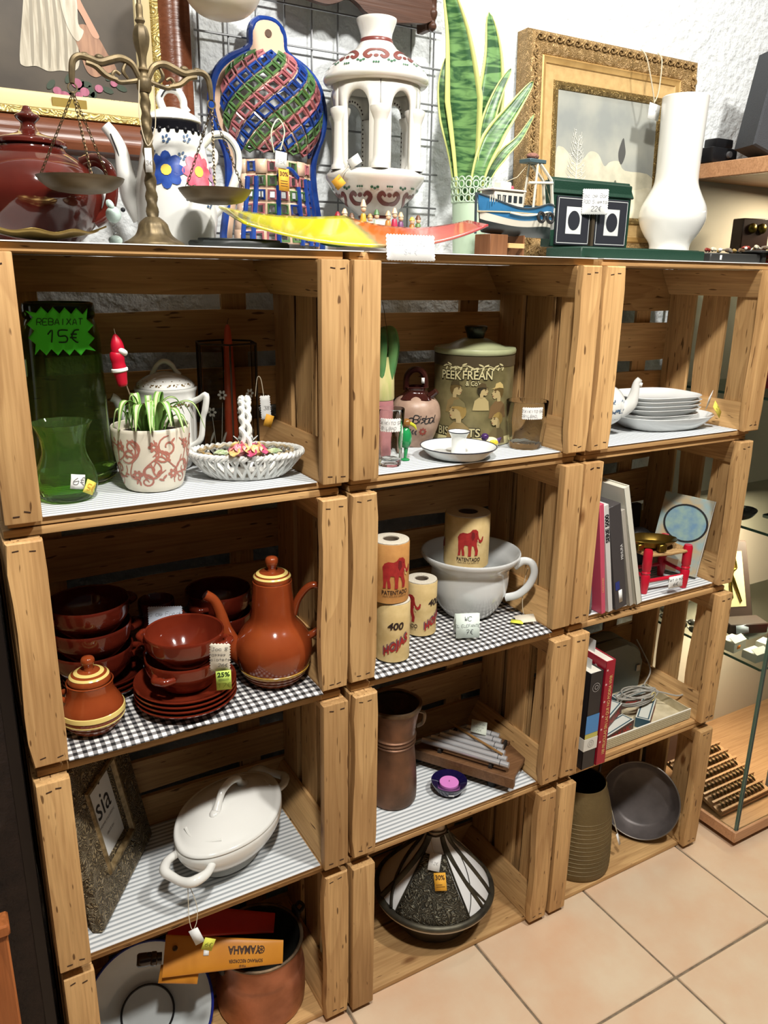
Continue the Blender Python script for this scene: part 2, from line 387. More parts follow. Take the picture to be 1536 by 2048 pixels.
def cyl(r, z0=0., eps=.0005, a0=0., ry=1.):
    """r: radius or function of height; front is -Y"""
    rf = r if callable(r) else (lambda z: r)
    def f(u, v):
        q = rf(z0+v); a = a0+u/max(q, .005); return Vector(((q+eps)*math.sin(a), -(q+eps)*math.cos(a)*ry, z0+v))
    return f
def rof(prof):
    """radius as a function of height from an outer profile"""
    pts = sorted([(z, r) for r, z in prof])
    def f(z):
        for (a, ra), (b, rb) in zip(pts, pts[1:]):
            if a <= z <= b: return ra+(rb-ra)*(z-a)/(b-a) if b > a else max(ra, rb)
        return pts[0][1] if z < pts[0][0] else pts[-1][1]
    return f
def circ(cx, cy, rx, ry=None, n=14, rot=0.):
    ry = ry or rx; return [(cx+rx*math.cos(2*PI*i/n)*math.cos(rot)-ry*math.sin(2*PI*i/n)*math.sin(rot), cy+rx*math.cos(2*PI*i/n)*math.sin(rot)+ry*math.sin(2*PI*i/n)*math.cos(rot)) for i in range(n)]
def flower(g, f, cx, cy, r, n=8, pr=.42):
    for i in range(n):
        a = 2*PI*i/n; g.poly(circ(cx+.62*r*math.cos(a), cy+.62*r*math.sin(a), r*pr, r*pr*.72, 10, a), f)
    return g
def prof_smooth(pts, k=4):
    return [(max(p.x, 0), p.y) for p in smooth_path([(a, b, 0) for a, b in pts], k)]
WHT = mat('glazed_white', (232, 232, 226), .12, coat=.3)
PAPER = mat('paper_white', (238, 238, 234), .8)
INK = mat('black_ink', (22, 22, 26), .6)
GREYINK = mat('pencil_grey', (120, 118, 116), .8)
YPAPER = mat('yellow_label', (240, 224, 96), .7); OPAPER = mat('orange_label', (242, 178, 60), .7)
STRING = mat('twine', (196, 184, 158), .9)
def wavy(w, h, st=.004, amp=.0011):
    """label outline with a scalloped edge"""
    out = []
    def side(x0, y0, x1, y1):
        L = math.hypot(x1-x0, y1-y0); n = max(3, int(L/st)); nx, ny = (y1-y0)/L, -(x1-x0)/L
        for i in range(n*2):
            t = i/(n*2); a = amp*(1 if i % 2 else -.3); out.append((x0+(x1-x0)*t+nx*a, y0+(y1-y0)*t+ny*a))
    side(-w/2, -h/2, w/2, -h/2); side(w/2, -h/2, w/2, h/2); side(w/2, h/2, -w/2, h/2); side(-w/2, h/2, -w/2, -h/2)
    return out
def rect(w, h, cx=0, cy=0): return [(cx-w/2, cy-h/2), (cx+w/2, cy-h/2), (cx+w/2, cy+h/2), (cx-w/2, cy+h/2)]
def card(parent, outline, f, m, lines=(), name='price_label', ink=None, label=None, cuts=0, ink_eps=None):
    """paper label on surface f; lines = (text, u, v, height)"""
    o = put(name, G().poly(outline, lambda u, v: f(u, v), cuts), m, parent, solid=.0004, label=label)
    if lines:
        g = G(); e = ink_eps or .0004
        def f2(u, v):
            a, b, c = Vector(f(u, v)), Vector(f(u+.001, v)), Vector(f(u, v+.001)); n = (b-a).cross(c-a).normalized(); return a+n*e
        for t, u, v, h in lines: hand(g, t, f2, u, v, h)
        put('writing', g, ink or INK, o)
    return o
# striped liner and gingham cloth
def stripes(name, ca, cb, period, duty=.5, soft=.06, gingham=None):
    m, nt, b = newmat(name); N = nt.nodes; L = nt.links; b.inputs['Roughness'].default_value = .75
    tc = N.new('ShaderNodeTexCoord'); sp = N.new('ShaderNodeSeparateXYZ'); L.new(tc.outputs['Object'], sp.inputs[0])
    def band(out):
        d = N.new('ShaderNodeMath'); d.operation = 'MULTIPLY'; d.inputs[1].default_value = 1/period; L.new(out, d.inputs[0])
        f = N.new('ShaderNodeMath'); f.operation = 'FRACT'; L.new(d.outputs[0], f.inputs[0])
        r = N.new('ShaderNodeValToRGB'); e = r.color_ramp.elements
        e[0].position = duty-soft; e[0].color = (0, 0, 0, 1); e[1].position = duty+soft; e[1].color = (1, 1, 1, 1)
        k = e.new(.999-soft); k.color = (1, 1, 1, 1); k = e.new(.999); k.color = (0, 0, 0, 1)
        L.new(f.outputs[0], r.inputs[0]); return r.outputs[0]
    fac = band(sp.outputs['Y'])
    if gingham:
        f2 = band(sp.outputs['X'])
        a = N.new('ShaderNodeMath'); a.operation = 'ADD'; L.new(fac, a.inputs[0]); L.new(f2, a.inputs[1])
        h = N.new('ShaderNodeMath'); h.operation = 'MULTIPLY'; h.inputs[1].default_value = .5; L.new(a.outputs[0], h.inputs[0]); fac = h.outputs[0]
    r = N.new('ShaderNodeValToRGB'); e = r.color_ramp.elements; e[0].color = (*lin(ca), 1); e[1].color = (*lin(cb), 1)
    if gingham: k = e.new(.5); k.color = (*lin(gingham), 1)
    L.new(fac, r.inputs[0]); L.new(r.outputs[0], b.inputs['Base Color'])
    MATS[name] = m; return m
LINER = stripes('striped_liner', (230, 233, 233), (160, 166, 170), .0105, .5, .12)
GING = stripes('gingham', (240, 238, 234), (26, 26, 28), .0138, .5, .03, gingham=(128, 126, 126))
def liner(c, r, label, y0=.018, x0=.05, x1=.463):
    dx, dy = OFF[c, r]; o = put('shelf_liner', G().box(0, 0, .0004, x1-x0, .262, .0022, .0004), LINER, loc=(c*W+dx*.001+x0, dy*.001+y0, ZR[r]))
    return tag(o, label, 'shelf liner', 'striped shelf liners')
liner(0, 0, 'white and grey striped liner under the green jar and the spider plant')
liner(1, 0, 'white and grey striped liner under the biscuit tin')
liner(2, 0, 'white and grey striped liner under the stacked plates')
liner(2, 1, 'white and grey striped liner under the red stool')
liner(0, 2, 'white and grey striped liner under the white tureen')
liner(1, 2, 'white and grey striped liner under the metal chimes')
def cloth(c, label, seed):
    dx, dy = OFF[c, 1]; x0, x1, y0, y1 = .049, .464, -.002, .275; rr = random.Random(seed); a, b = rr.uniform(0, 6), rr.uniform(0, 6)
    def f(u, v):
        x, y = (x1-x0)*u, y0+(y1-y0)*v
        fr = max(0., 1-abs(y-.012)/.03)
        z = .0006+.0009*(math.sin(x*40+a)*math.sin(y*30+b)+1)*.5+(fr*.0045*max(0, math.sin(x*34+a))**2 if y < .006 else 0)
        if y < .012: z -= (.012-y)*.3
        return (x, y, z)
    o = put('gingham_cloth', G().sheet(f, 80, 30), GING, loc=(c*W+dx*.001+x0, dy*.001, ZR[1]), solid=-.0009)
    return tag(o, label, 'cloth')
cloth(0, 'black and white gingham cloth under the brown clay crockery', 3)
cloth(1, 'black and white gingham cloth under the chamber pot', 5)
z0, z1, z2, z3 = ZR[0]+.0026, ZR[1]+.0034, ZR[2]+.0026, ZR[3]+.0004
T = HP+ZR[0]+bT+.0008
g = lambda: G()
for x0, x1, lb in ((.012, .545, 'thin white paper lining the top above the left crate'), (.555, 1.03, 'thin white paper lining the top above the middle crate'), (1.045, 1.53, 'thin white paper lining the top above the right crate')):
    tag(put('paper_liner', G().box(x0, .016, T, x1, .29, T+.0014), PAPER), lb, 'paper')
T += .0016
# ================================================================ upper left crate
# tall green jar
GG = mat('green_glass_dark', (176, 204, 122), .03, trans=.985, ior=1.25)
GV = mat('green_glass', (190, 234, 142), .03, trans=.97, ior=1.3)
t = thing('glass_jar', 'tall green glass jar with thick dark rim and flared foot', 'jar', (.125, .205, z0), face(.125, .205))
OJ = [(.0, .0), (.055, .0005), (.064, .008), (.0655, .02), (.063, .045), (.0595, .09), (.0575, .14), (.0565, .2), (.0555, .228), (.051, .246), (.0482, .252)]
IJ = [(.0455, .252), (.048, .243), (.0525, .226), (.0535, .2), (.0545, .14), (.0565, .09), (.0595, .045), (.061, .022), (.055, .012), (.0, .010)]
put('body', G().lathe(prof_smooth(OJ[1:], 4) and [(0, 0)]+prof_smooth(OJ[1:], 4)+prof_smooth(IJ[:-1], 4)+[(0, .010)], 48), GG, t)
put('rim', G().lathe([(.0462, .2525), (.0505, .2525), (.0515, .256), (.0515, .270), (.050, .274), (.0475, .275), (.0455, .272), (.0455, .256), (.0462, .2525)], 48), mat('green_glass_rim', (60, 96, 40), .06, trans=.9, ior=1.4), t)
# star sale sign
s = thing('sale_sign', 'fluorescent green star-shaped sale sign taped to the tall green jar', 'sign', (.125, .205, z0), face(.125, .205))
st = []
rs = random.Random(4); nx, ny = 6, 4
def zig(x0, y0, x1, y1, n, ox, oy):
    for i in range(n):
        t0 = (i+.02)/n; tm = (i+.5)/n
        st.append((x0+(x1-x0)*t0+ox*.006, y0+(y1-y0)*t0+oy*.006)); st.append((x0+(x1-x0)*tm-ox*.003, y0+(y1-y0)*tm-oy*.003))
zig(-.038, -.028, .040, -.030, 5, 0, -1); zig(.040, -.030, .040, .026, 3, 1, 0); zig(.040, .026, -.038, .029, 5, 0, 1); zig(-.038, .029, -.038, -.028, 3, -1, 0)
fs = lambda u, v: Vector((u, -.0535-.003*math.cos(u/.05*1.3)-.002*abs(v-.002)/.03, .2365+v))
card(s, st, fs, mat('fluorescent_green', (84, 250, 60), .6), (('REBAIXAT', 0, .0085, .0088), ('15€', .002, -.016, .017)), 'star_card', ink=mat('green_ink', (16, 60, 24), .6), cuts=3, ink_eps=.0009)
# small ruffled vase
t = thing('glass_vase', 'small bright green glass vase with ruffled rim', 'vase', (.098, .098, z0), face(.098, .098))
OV = [(.030, .0), (.038, .006), (.0425, .022), (.0405, .042), (.034, .058), (.0305, .070), (.031, .085), (.0365, .103), (.0415, .113)]
IV = [(.0395, .1135), (.034, .102), (.029, .085), (.0285, .070), (.032, .058), (.0385, .042), (.0405, .022), (.036, .010), (.0, .007)]
ruf = lambda a, z: 1+.035*math.sin(9*a+.5)*max(0, (z-.075)/.04)+.008*math.sin(14*a+z*60)
put('body', G().lathe([(0, .0)]+prof_smooth(OV, 4)+prof_smooth(IV[:-1], 4)+[(0, .007)], 72, rf=ruf), GV, t)
fv = cyl(rof(OV), 0, .0012, .35)
card(t, rect(.020, .021), lambda u, v: fv(.0+u*.97+v*.2, .033+v*.97-u*.2), PAPER, (('6€', .001, -.004, .010),), 'price_sticker', ink=GREYINK, label='white price sticker', cuts=2)
card(t, rect(.021, .020), lambda u, v: Vector(fv(.0185+u*.85+v*.5, .021+v*.85-u*.5))+Vector((.0003, -.001, 0)), YPAPER, (('5€', 0, -.005, .009),), 'price_sticker', ink=mat('orange_ink', (226, 150, 40), .7), label='yellow price sticker', cuts=2)
# spider plant
t = thing('potted_spider_plant', 'spider plant in a cream pot with red scroll pattern', 'potted plant', (.226, .108, z0), face(.226, .108))
PP = [(.036, 0), (.043, .004), (.0495, .025), (.0545, .05), (.0575, .075), (.0588, .0965)]
put('pot', G().lathe([(0, 0)]+prof_smooth(PP, 4)+[(.0575, .0985), (.0562, .0975), (.055, .085), (0, .083)], 48), mat('cream_glaze', (236, 228, 208), .3), t)
put('soil', G().lathe([(0, .0865), (.03, .088), (.0553, .0845)], 24), mat('soil', (52, 40, 30), .95, bump=1, bscale=200), t)
fp = cyl(rof(PP), 0, .0006)
gg = G()
def scroll(g, f, cx, cy, r, turns, a0, w, dirn=1):
    P = []
    n = int(14*turns)
    for i in range(n+1):
        q = i/n; a = a0+dirn*turns*2*PI*q; rr = r*(1-.8*q); P.append((cx+rr*math.cos(a), cy+rr*math.sin(a)))
    line(g, f, P, w)
def line(g, f, P, w):
    pr = None
    for i, (a, b) in enumerate(P):
        c = P[min(i+1, len(P)-1)]; d = P[max(i-1, 0)]; tx, ty = c[0]-d[0], c[1]-d[1]; n = math.hypot(tx, ty) or 1
        ww = w*(.55+.45*math.sin(PI*i/max(1, len(P)-1)))
        cur = (g.V(f(a-ty/n*ww, b+tx/n*ww)), g.V(f(a+ty/n*ww, b-tx/n*ww)))
        if pr: g.F([pr[0], pr[1], cur[1], cur[0]])
        pr = cur
rs = random.Random(11)
for i in range(13):
    cx = -.165+i*.027; fl = 1 if i % 2 else -1
    scroll(gg, fp, cx, .055+.018*fl, .017, 1.3, rs.uniform(0, 6), .0016, fl); scroll(gg, fp, cx+.02, .04-.02*fl, .013, 1.2, rs.uniform(0, 6), .0015, -fl)
    for k in range(3):
        a = rs.uniform(0, 6); line(gg, fp, [(q.x, q.y) for q in smooth_path([(cx, .05, 0), (cx+.015*math.cos(a), .05+.022*math.sin(a), 0), (cx+.024*math.cos(a+.7), .052+.034*math.sin(a+.7), 0)], 5)], .0013)
    flower(gg, fp, cx+.006, .052-.022*fl, .0085, 6, .4)
    for k in range(3): gg.poly(circ(cx+rs.uniform(-.02, .02), .05+rs.uniform(-.04, .035), .0045, .0018, 8, rs.uniform(0, 3)), fp)
put('scroll_pattern', gg, mat('faded_red_print', (190, 122, 106), .4), t)
LEAF = mat('spider_leaf', (104, 156, 66), .45, col2=(136, 186, 92), scale=30); LEAFM = mat('spider_leaf_cream', (226, 234, 176), .5)
def blade(pts, w, up=(0, 0, 1), n=10, fold=.25, side=None):
    """arching leaf blade: ribbon along a path, tapering"""
    P = smooth_path(pts, n); m = len(P); g1 = G(); g2 = G(); prev = None
    for i, p in enumerate(P):
        q = i/(m-1); t_ = (P[min(i+1, m-1)]-P[max(i-1, 0)]).normalized(); s_ = (side or t_.cross(Vector(up)))
        if s_.length < 1e-4: s_ = Vector((1, 0, 0))
        s_ = s_.normalized(); nn = s_.cross(t_).normalized(); ww = w*min(1, (1-q)*2.6+.04)*(.55+.45*min(1, q*5))
        row = [p+s_*ww*k+nn*abs(k)*ww*fold for k in (-1, -.42, 0, .42, 1)]
        c1 = [g1.V(r) for r in row]; c2 = [g2.V(r+nn*.0004) for r in (row[1], row[2], row[3])]
        if prev:
            for k in range(4): g1.F([prev[0][k], prev[0][k+1], c1[k+1], c1[k]])
            for k in range(2): g2.F([prev[1][k], prev[1][k+1], c2[k+1], c2[k]])
        prev = (c1, c2)
    return g1, g2
rs = random.Random(21)
for i in range(26):
    a = i*2.39+rs.uniform(-.3, .3); L = rs.uniform(.042, .068)*(1.15 if i % 3 == 0 else .85); hgt = rs.uniform(.026, .058); b0 = rs.uniform(0, .028)
    if math.cos(a-2.59) > .3: L *= .55
    if math.cos(a-1.34) > .5: L *= .6
    c_, s_ = math.cos(a), math.sin(a)
    pts = [(b0*c_, b0*s_, .086), ((b0+.35*L)*c_, (b0+.35*L)*s_, .086+hgt*.85), ((b0+.75*L)*c_, (b0+.75*L)*s_, .088+hgt*.9), ((b0+L)*c_, (b0+L)*s_, .082+hgt*rs.uniform(.1, .6))]
    g1, g2 = blade(pts, rs.uniform(.0046, .0066))
    l = put('leaf', g1, LEAF, t, solid=.0004); put('leaf_stripe', g2, LEAFM, l)
# red and white ornament candle on a stick
t = thing('ornament_candle', 'small red and white ornament candle on a thin stick in the spider plant', 'ornament', (.206, .117, z0), 0)
RED = mat('ornament_red', (196, 18, 48), .4)
put('stick', G().tube([(.012, 0, .088), (-.006, .004, .150), (-.010, .005, .165)], .0011, 6), mat('wire_brown', (120, 104, 84), .5), t)
tl = put('body', G().at((-.0125, .005, .155), (0, -.12, 0)).lathe(prof_smooth([(.0, 0), (.0065, .002), (.0085, .014), (.0105, .026), (.0095, .036), (.0105, .044), (.0085, .052), (0, .056)], 3), 18), RED, t)
put('trim_band', G().at((-.0125, .005, .155), (0, -.12, 0)).lathe([(.0103, .0225), (.0122, .024), (.0122, .027), (.0103, .0285), (.0103, .0225)], 18), PAPER, tl)
put('cap', G().at((-.0155, .005, .205), (0, -.1, 0)).lathe(prof_smooth([(.0098, .002), (.0095, .010), (.0075, .018), (.003, .026), (.0, .028)], 3), 16), RED, t)
put('cap_trim', G().at((-.0135, .004, .2055), (0, .55, 0)).lathe(prof_smooth([(.0, -.002), (.008, -.001), (.0105, .003), (.008, .007), (.0, .008)], 3), 14), PAPER, t)
put('wick', G().tube([(-.0175, .005, .231), (-.019, .005, .240)], .0006, 5), PAPER, t)
# white teapot with gold band
def ring_pattern(f, v, n, r, seed, L):
    g = G(); rs = random.Random(seed)
    for i in range(n):
        u = -L/2+L*i/n; g.poly(circ(u, v+rs.uniform(-.002, .002), r*rs.uniform(.7, 1.2), r*.55, 7, rs.uniform(0, 3)), f); g.poly(circ(u+L/n*.5, v+.0035*(1 if i % 2 else -1), r*.55, r*.4, 6), f)
    return g
xp, yp = .283, .224
t = thing('teapot', 'white porcelain teapot with gold floral band behind the spider plant', 'teapot', (xp, yp, z0), face(xp, yp))
TP = [(.030, 0), (.036, .004), (.0455, .03), (.0478, .06), (.0478, .1), (.0485, .124), (.0515, .134)]
GOLD = mat('gilt_print', (128, 104, 58), .35, col2=(84, 66, 40), scale=300)
put('body', G().lathe([(0, 0)]+prof_smooth(TP, 4)+[(.0515, .137), (.047, .137), (.045, .128), (0, .12)], 44), WHT, t)
put('gold_band', ring_pattern(cyl(rof(TP), .1, .0005), .012, 46, .0036, 3, .3), GOLD, t)
LD = [(.0475, .1375), (.0465, .143), (.036, .152), (.018, .160), (0, .163)]
l = put('lid', G().lathe(prof_smooth(LD, 3)+[(0, .138), (.0475, .1375)], 40), WHT, t)
put('lid_gold_band', ring_pattern(cyl(rof(LD), .143, .0006), .003, 36, .003, 4, .25), GOLD, l)
put('knob', G().tube([(-.02, 0, .157), (-.012, 0, .172), (0, 0, .179), (.012, 0, .173), (.017, 0, .164), (.024, 0, .156)], [.0045, .0038, .0045, .0038, .0045], 10, sm=5), WHT, l)
put('spout', G().tube([(-.042, -.006, .055), (-.060, -.010, .072), (-.070, -.012, .098), (-.078, -.014, .118), (-.086, -.015, .124)], [.014, .012, .009, .007, .0075], 14, sm=5), WHT, t)
put('handle', G().at((0, 0, 0), (0, 0, -.62)).tube([(.045, 0, .112), (.064, 0, .121), (.078, 0, .128), (.075, 0, .105), (.070, 0, .09), (.064, 0, .055), (.046, 0, .04)], [.006, .005, .005, .0055, .0045, .005, .006], 10, sm=5), WHT, t)
# hexagonal glass lantern with candle
xp, yp = .392, .2285
t = thing('glass_candle_lantern', 'six-sided smoked glass candle lantern with dark metal edges', 'lantern', (xp, yp, z0), face(xp, yp)+PI/6+.12)
DM = mat('dark_bronze', (58, 46, 36), .45, .7); SG = mat('smoked_glass', (226, 220, 210), .03, trans=1., ior=1.12, spec=.8)
hx = lambda r, z, k: (r*math.cos(PI/3*k), r*math.sin(PI/3*k), z)
Rr = .0545; Hh = .206
put('base_plate', G().prism([(Rr*math.cos(PI/3*k), Rr*math.sin(PI/3*k)) for k in range(6)], 0, .004), DM, t)
for k in range(6):
    put('corner_strip', G().tube([hx(Rr, .003, k), hx(Rr, Hh, k)], .0016, 6), DM, t)
    put('top_edge', G().tube([hx(Rr, Hh, k), hx(Rr, Hh, k+1)], .0017, 6), DM, t)
    a, b = Vector(hx(Rr-.0012, .005, k)), Vector(hx(Rr-.0012, .005, k+1)); d = (b-a)*.04
    n_ = Vector((-(a+b).x, -(a+b).y, 0)).normalized()*.0012
    q = G(); vs = [q.V(p) for p in (a+d, b-d, b-d+Vector((0, 0, Hh-.008)), a+d+Vector((0, 0, Hh-.008)))]; vs2 = [q.V(v.co+n_) for v in vs]
    q.F(vs); q.F(vs2[::-1]); [q.F([vs[i], vs2[i], vs2[(i+1) % 4], vs[(i+1) % 4]]) for i in range(4)]
    put('glass_pane', q, SG, t)
ETCH = mat('etched_flower', (150, 146, 132), .8, alpha=.45)
q = G()
for k in (3, 4, 5):
    a, b = Vector(hx(Rr, 0, k)), Vector(hx(Rr, 0, k+1)); mid = (a+b)/2; ff = plane(mid+mid.normalized()*.0008, b-a, (0, 0, 1))
    for s_ in (-.010, .010):
        line(q, ff, [(s_*.3, .01), (s_*.7, .06), (s_, .10+s_)], .0006); flower(q, ff, s_, .108+s_*1.5, .009, 6, .35)
        q.poly(circ(s_*1.1, .05, .012, .002, 8, 1.2), ff)
put('etched_flowers', q, ETCH, t)
# orange candle
c = thing('taper_candle', 'orange-red tapered candle standing inside the glass lantern', 'candle', (xp+.004, yp, z0+.0042), 0)
put('wax', G().lathe([(0, 0), (.0128, 0), (.0125, .01), (.0115, .05), (.0095, .13), (.0075, .195), (.0055, .222), (.003, .231), (0, .2325)], 24), mat('orange_wax', (214, 96, 62), .45, col2=(196, 70, 50), scale=14, sc3=(.2, .2, 1)), c)
put('wick', G().tube([(0, 0, .232), (.001, 0, .238), (.003, .001, .242)], .0007, 5), mat('wick', (90, 70, 56), .9), c)
tg = thing('price_tag', 'white and orange price tag hanging on string from the glass lantern', 'tag', (xp, yp, z0), face(xp, yp))
put('string', G().tube([(.046, -.034, .118), (.050, -.040, .150), (.056, -.042, .148), (.060, -.043, .118)], .0007, 5, sm=5), STRING, tg)
ft = plane((.0625, -.0435, .100), (1, .05, .06), (-.05, 0, 1))
card(tg, wavy(.016, .040), ft, PAPER, (('1 38€', 0, -.004, .006),), 'paper_tag', ink=GREYINK)
card(tg, rect(.014, .021), plane((.067, -.0437, .077), (1, .05, -.35), (.3, 0, 1)), OPAPER, (), 'orange_sticker', label='orange price sticker')
# ceramic lattice basket
xp, yp = .378, .1085
t = thing('ceramic_basket', 'white ceramic lattice basket with twisted handle and applied roses', 'basket', (xp, yp, z0), face(xp, yp))
put('base', G().lathe([(0, 0), (.058, 0), (.061, .003), (.061, .006), (0, .006)], 40, sy=.62), WHT, t)
for k in range(30):
    for d in (1, -1):
        a0 = 2*PI*k/30; P = []
        for i in range(5):
            q = i/4; r = .060+.031*q**.8; a = a0+d*.17*q; P.append((r*math.cos(a), .62*r*math.sin(a), .004+.033*q))
        put('lattice_strand', G().tube(P, [.0029, .0026], 6), WHT, t)
def rope(n_tw, R1, sy, z, r, amp, phase):
    P = []
    for i in range(n_tw*8):
        a = 2*PI*i/(n_tw*8); b = 2*PI*i/8+phase; rr = R1+amp*math.cos(b); P.append((rr*math.cos(a), sy*rr*math.sin(a), z+amp*math.sin(b)))
    return P
for ph in (0, PI): put('rim_rope', G().tube(rope(26, .0905, .62, .0405, 0, .0028, ph), .0034, 7, closed=True), WHT, t)
put('inner_rope', G().tube(rope(22, .075, .62, .0425, 0, .0018, 0), .0026, 6, closed=True), mat('gilt_glaze', (150, 118, 58), .3, col2=(206, 196, 172), scale=120), t)
for ph, dx in ((0, -.0042), (PI, .0042)):
    P = []
    for i in range(80):
        q = i/79; a = PI*q; b = q*70+ph; P.append((dx+.0028*math.cos(b), -.050*math.cos(a)*.9, .042+.084*math.sin(a)**.75+.0028*math.sin(b)))
    put('handle_rope', G().tube(P, .0042, 8), WHT, t)
def rose(parent, x, y, z, m1, m2, s=1.):
    o = thing('x', '', '') if False else None
    rs = random.Random(int(x*1e4)); base = put('rose', G().ell((x, y, z), (.008*s, .008*s, .007*s), 12, 8), m1, parent)
    for k in range(9):
        a = k*2.4; r = (.004+.0010*k)*s; tl = .9-.08*k
        gq = G().at((x+r*math.cos(a), y+r*math.sin(a), z+.0065*s-.0009*k*s), (0, 1.0-.05*k, a)).sheet(lambda u, v: ((v-.5)*.011*s, (u-.5)*.014*s*math.sin(PI*(.15+.7*v)), .0035*s*(1-math.cos((u-.5)*2.6))), 4, 4)
        put('petal', gq, m2 if k % 2 else m1, base, solid=.0008)
RP = mat('rose_pink', (226, 150, 156), .25, col2=(214, 92, 110), scale=90); RY = mat('rose_yellow', (238, 212, 130), .25, col2=(226, 178, 120), scale=90); RM = mat('rose_magenta', (200, 84, 120), .25)
rose(t, -.010, -.049, .052, RP, RY, 1.35); rose(t, .016, -.047, .050, RY, RM, 1.3)
LG = mat('leaf_glaze', (120, 150, 96), .25, col2=(206, 214, 176), scale=60)
for (a, b, c_) in ((-.032, -.040, .4), (.037, -.038, -.5), (.045, -.030, -.3), (-.04, -.034, .6)):
    put('ceramic_leaf', G().at((a, b, .047), (.5, 0, c_)).sheet(lambda u, v: ((v-.5)*.026, (u-.5)*.011*math.sin(PI*v), .002*math.cos(u*6)), 4, 6), LG, t, solid=.001)
for k in range(6):
    a = k*PI/3; put('ceramic_petal', G().at((.0+.012*math.cos(a), .024+.006*math.sin(a), .056), (0, -.7, a)).sheet(lambda u, v: ((v-.5)*.02, (u-.5)*.013*math.sin(PI*v), 0), 3, 5), WHT, t, solid=.001)
# ================================================================ upper middle crate
# leek-shaped vase behind the post
xp, yp = .668, .175
t = thing('leek_vase', 'leek-shaped ceramic vase, green leaves over cream and pink stem', 'vase', (xp, yp, z0), face(xp, yp))
LP = [(.020, 0), (.024, .004), (.025, .05), (.0245, .098)]
put('pink_stem', G().lathe([(0, 0)]+LP+[(0, .099)], 28), mat('mauve_glaze', (188, 128, 128), .3, col2=(170, 112, 116), scale=40), t)
put('cream_stem', G().lathe([(.0245, .0985), (.0262, .101), (.0255, .135), (.0235, .165), (.0225, .178), (0, .178)], 28), mat('cream_green_glaze', (222, 206, 150), .3, col2=(196, 196, 126), scale=30, sc3=(3, 3, .6)), t)
LGz = mat('leek_green_glaze', (70, 128, 78), .2, col2=(120, 160, 96), scale=20, sc3=(2, 2, .6))
for k in range(7):
    a = k*2*PI/7+.3; c_, s_ = math.cos(a), math.sin(a)
    put('leek_leaf', G().tube([(.020*c_, .020*s_, .125), (.0235*c_, .0235*s_, .165), (.026*c_, .026*s_, .195), (.020*c_, .020*s_, .222), (.006*c_, .006*s_, .226)], [.003, .008, .0095, .009, .006], 10, sm=5, flat=.7), LGz, t)
put('raffia', G().tube([(.004, -.02, .16), (.012, -.027, .20), (.006, -.02, .25), (.001, -.01, .275)], .0006, 5, sm=5), mat('raffia', (92, 76, 48), .9), t)
# biscuit tin
xp, yp = .893, .192
t = thing('biscuit_tin', 'round olive biscuit tin printed with children and big lettering', 'tin', (xp, yp, z0), face(xp, yp))
TB = mat('tin_print_ground', (96, 88, 58), .32, col2=(128, 118, 80), scale=26, det=3)
Rt = .0792
put('body', G().lathe([(0, 0), (Rt-.002, 0), (Rt, .0015), (Rt, .172), (0, .172)], 56), TB, t)
put('base_band', G().lathe([(Rt+.0003, .001), (Rt+.0008, .002), (Rt+.0008, .0165), (Rt+.0003, .0175)], 56), mat('tin_cream', (214, 204, 150), .35), t)
put('upper_band', G().lathe([(Rt+.0002, .154), (Rt+.0009, .1545), (Rt+.0009, .1745), (0, .175)], 56), mat('tin_dark_band', (72, 62, 44), .35), t)
ft = cyl(Rt, 0, .0010)
def decal(name, col, polys, eps=.001, cuts=1, f=None, rough=.35, parent=None):
    for P in polys: put(name, G().poly(P, f or cyl(Rt, 0, eps), cuts), mat('print_%d_%d_%d' % col, col, rough), parent or t)
SKIN, HAIR, BLON, DARK, TAN, GRN = (206, 184, 132), (128, 104, 56), (176, 146, 80), (60, 52, 34), (164, 138, 82), (122, 116, 74)
# generic vintage child portraits, sepia
PROF = [(0, 1), (-.32, .96), (-.48, .72), (-.52, .52), (-.70, .36), (-.57, .29), (-.61, .18), (-.50, .10), (-.53, -.06), (-.34, -.22), (-.02, -.14), (.02, -.5), (.42, -.5), (.46, .05), (.52, .55), (.34, .9)]
SKIN, HAIR, BLON, DARK, TAN = (176, 156, 110), (96, 78, 44), (150, 124, 68), (52, 46, 32), (134, 114, 72)
def portrait(cx, cy, s_, flip, hair, cap, dress, e):
    k = -1 if flip else 1; T_ = lambda pts: [(cx+k*a*s_, cy+b*s_) for a, b in pts]
    decal('printed_dress', dress, [T_([(-.9, -2.2), (-.75, -1.0), (-.2, -.42), (.5, -.42), (1.1, -.9), (1.35, -2.2)])], e, 2)
    decal('printed_hair', hair, [T_(circ(.22, .48, .62, .72, 14))], e+.0002, 2); decal('printed_face', SKIN, [T_(PROF)], e+.0004, 2)
    decal('printed_hair', hair, [T_([(-.44, .66), (-.3, 1.0), (.1, 1.12), (.5, 1.0), (.6, .4), (.42, .0), (.30, .45), (.02, .66)])], e+.0006, 1)
    if cap: decal('printed_hat', cap, [T_([(-.78, .78), (-.35, .98), (-.25, 1.35), (.25, 1.5), (.65, 1.2), (.75, .82), (.2, .92)])], e+.0008, 1)
    q = G(); f = cyl(Rt, 0, e+.0008); q.poly(T_(circ(-.27, .50, .09, .05, 8)), f); q.poly(T_([(-.42, .66), (-.16, .64), (-.17, .60), (-.41, .61)]), f); put('printed_eye', q, mat('print_brown', (70, 50, 30), .5), t)
    decal('printed_mouth', (146, 92, 70), [T_(circ(-.50, .08, .09, .05, 8))], e+.0008, 0)
portrait(-.032, .104, .0175, True, HAIR, (72, 62, 40), TAN, .0006); portrait(.050, .098, .0190, False, HAIR, (196, 172, 112), (118, 92, 60), .0006); portrait(.020, .104, .0145, True, DARK, (84, 70, 46), (176, 158, 110), .0014)
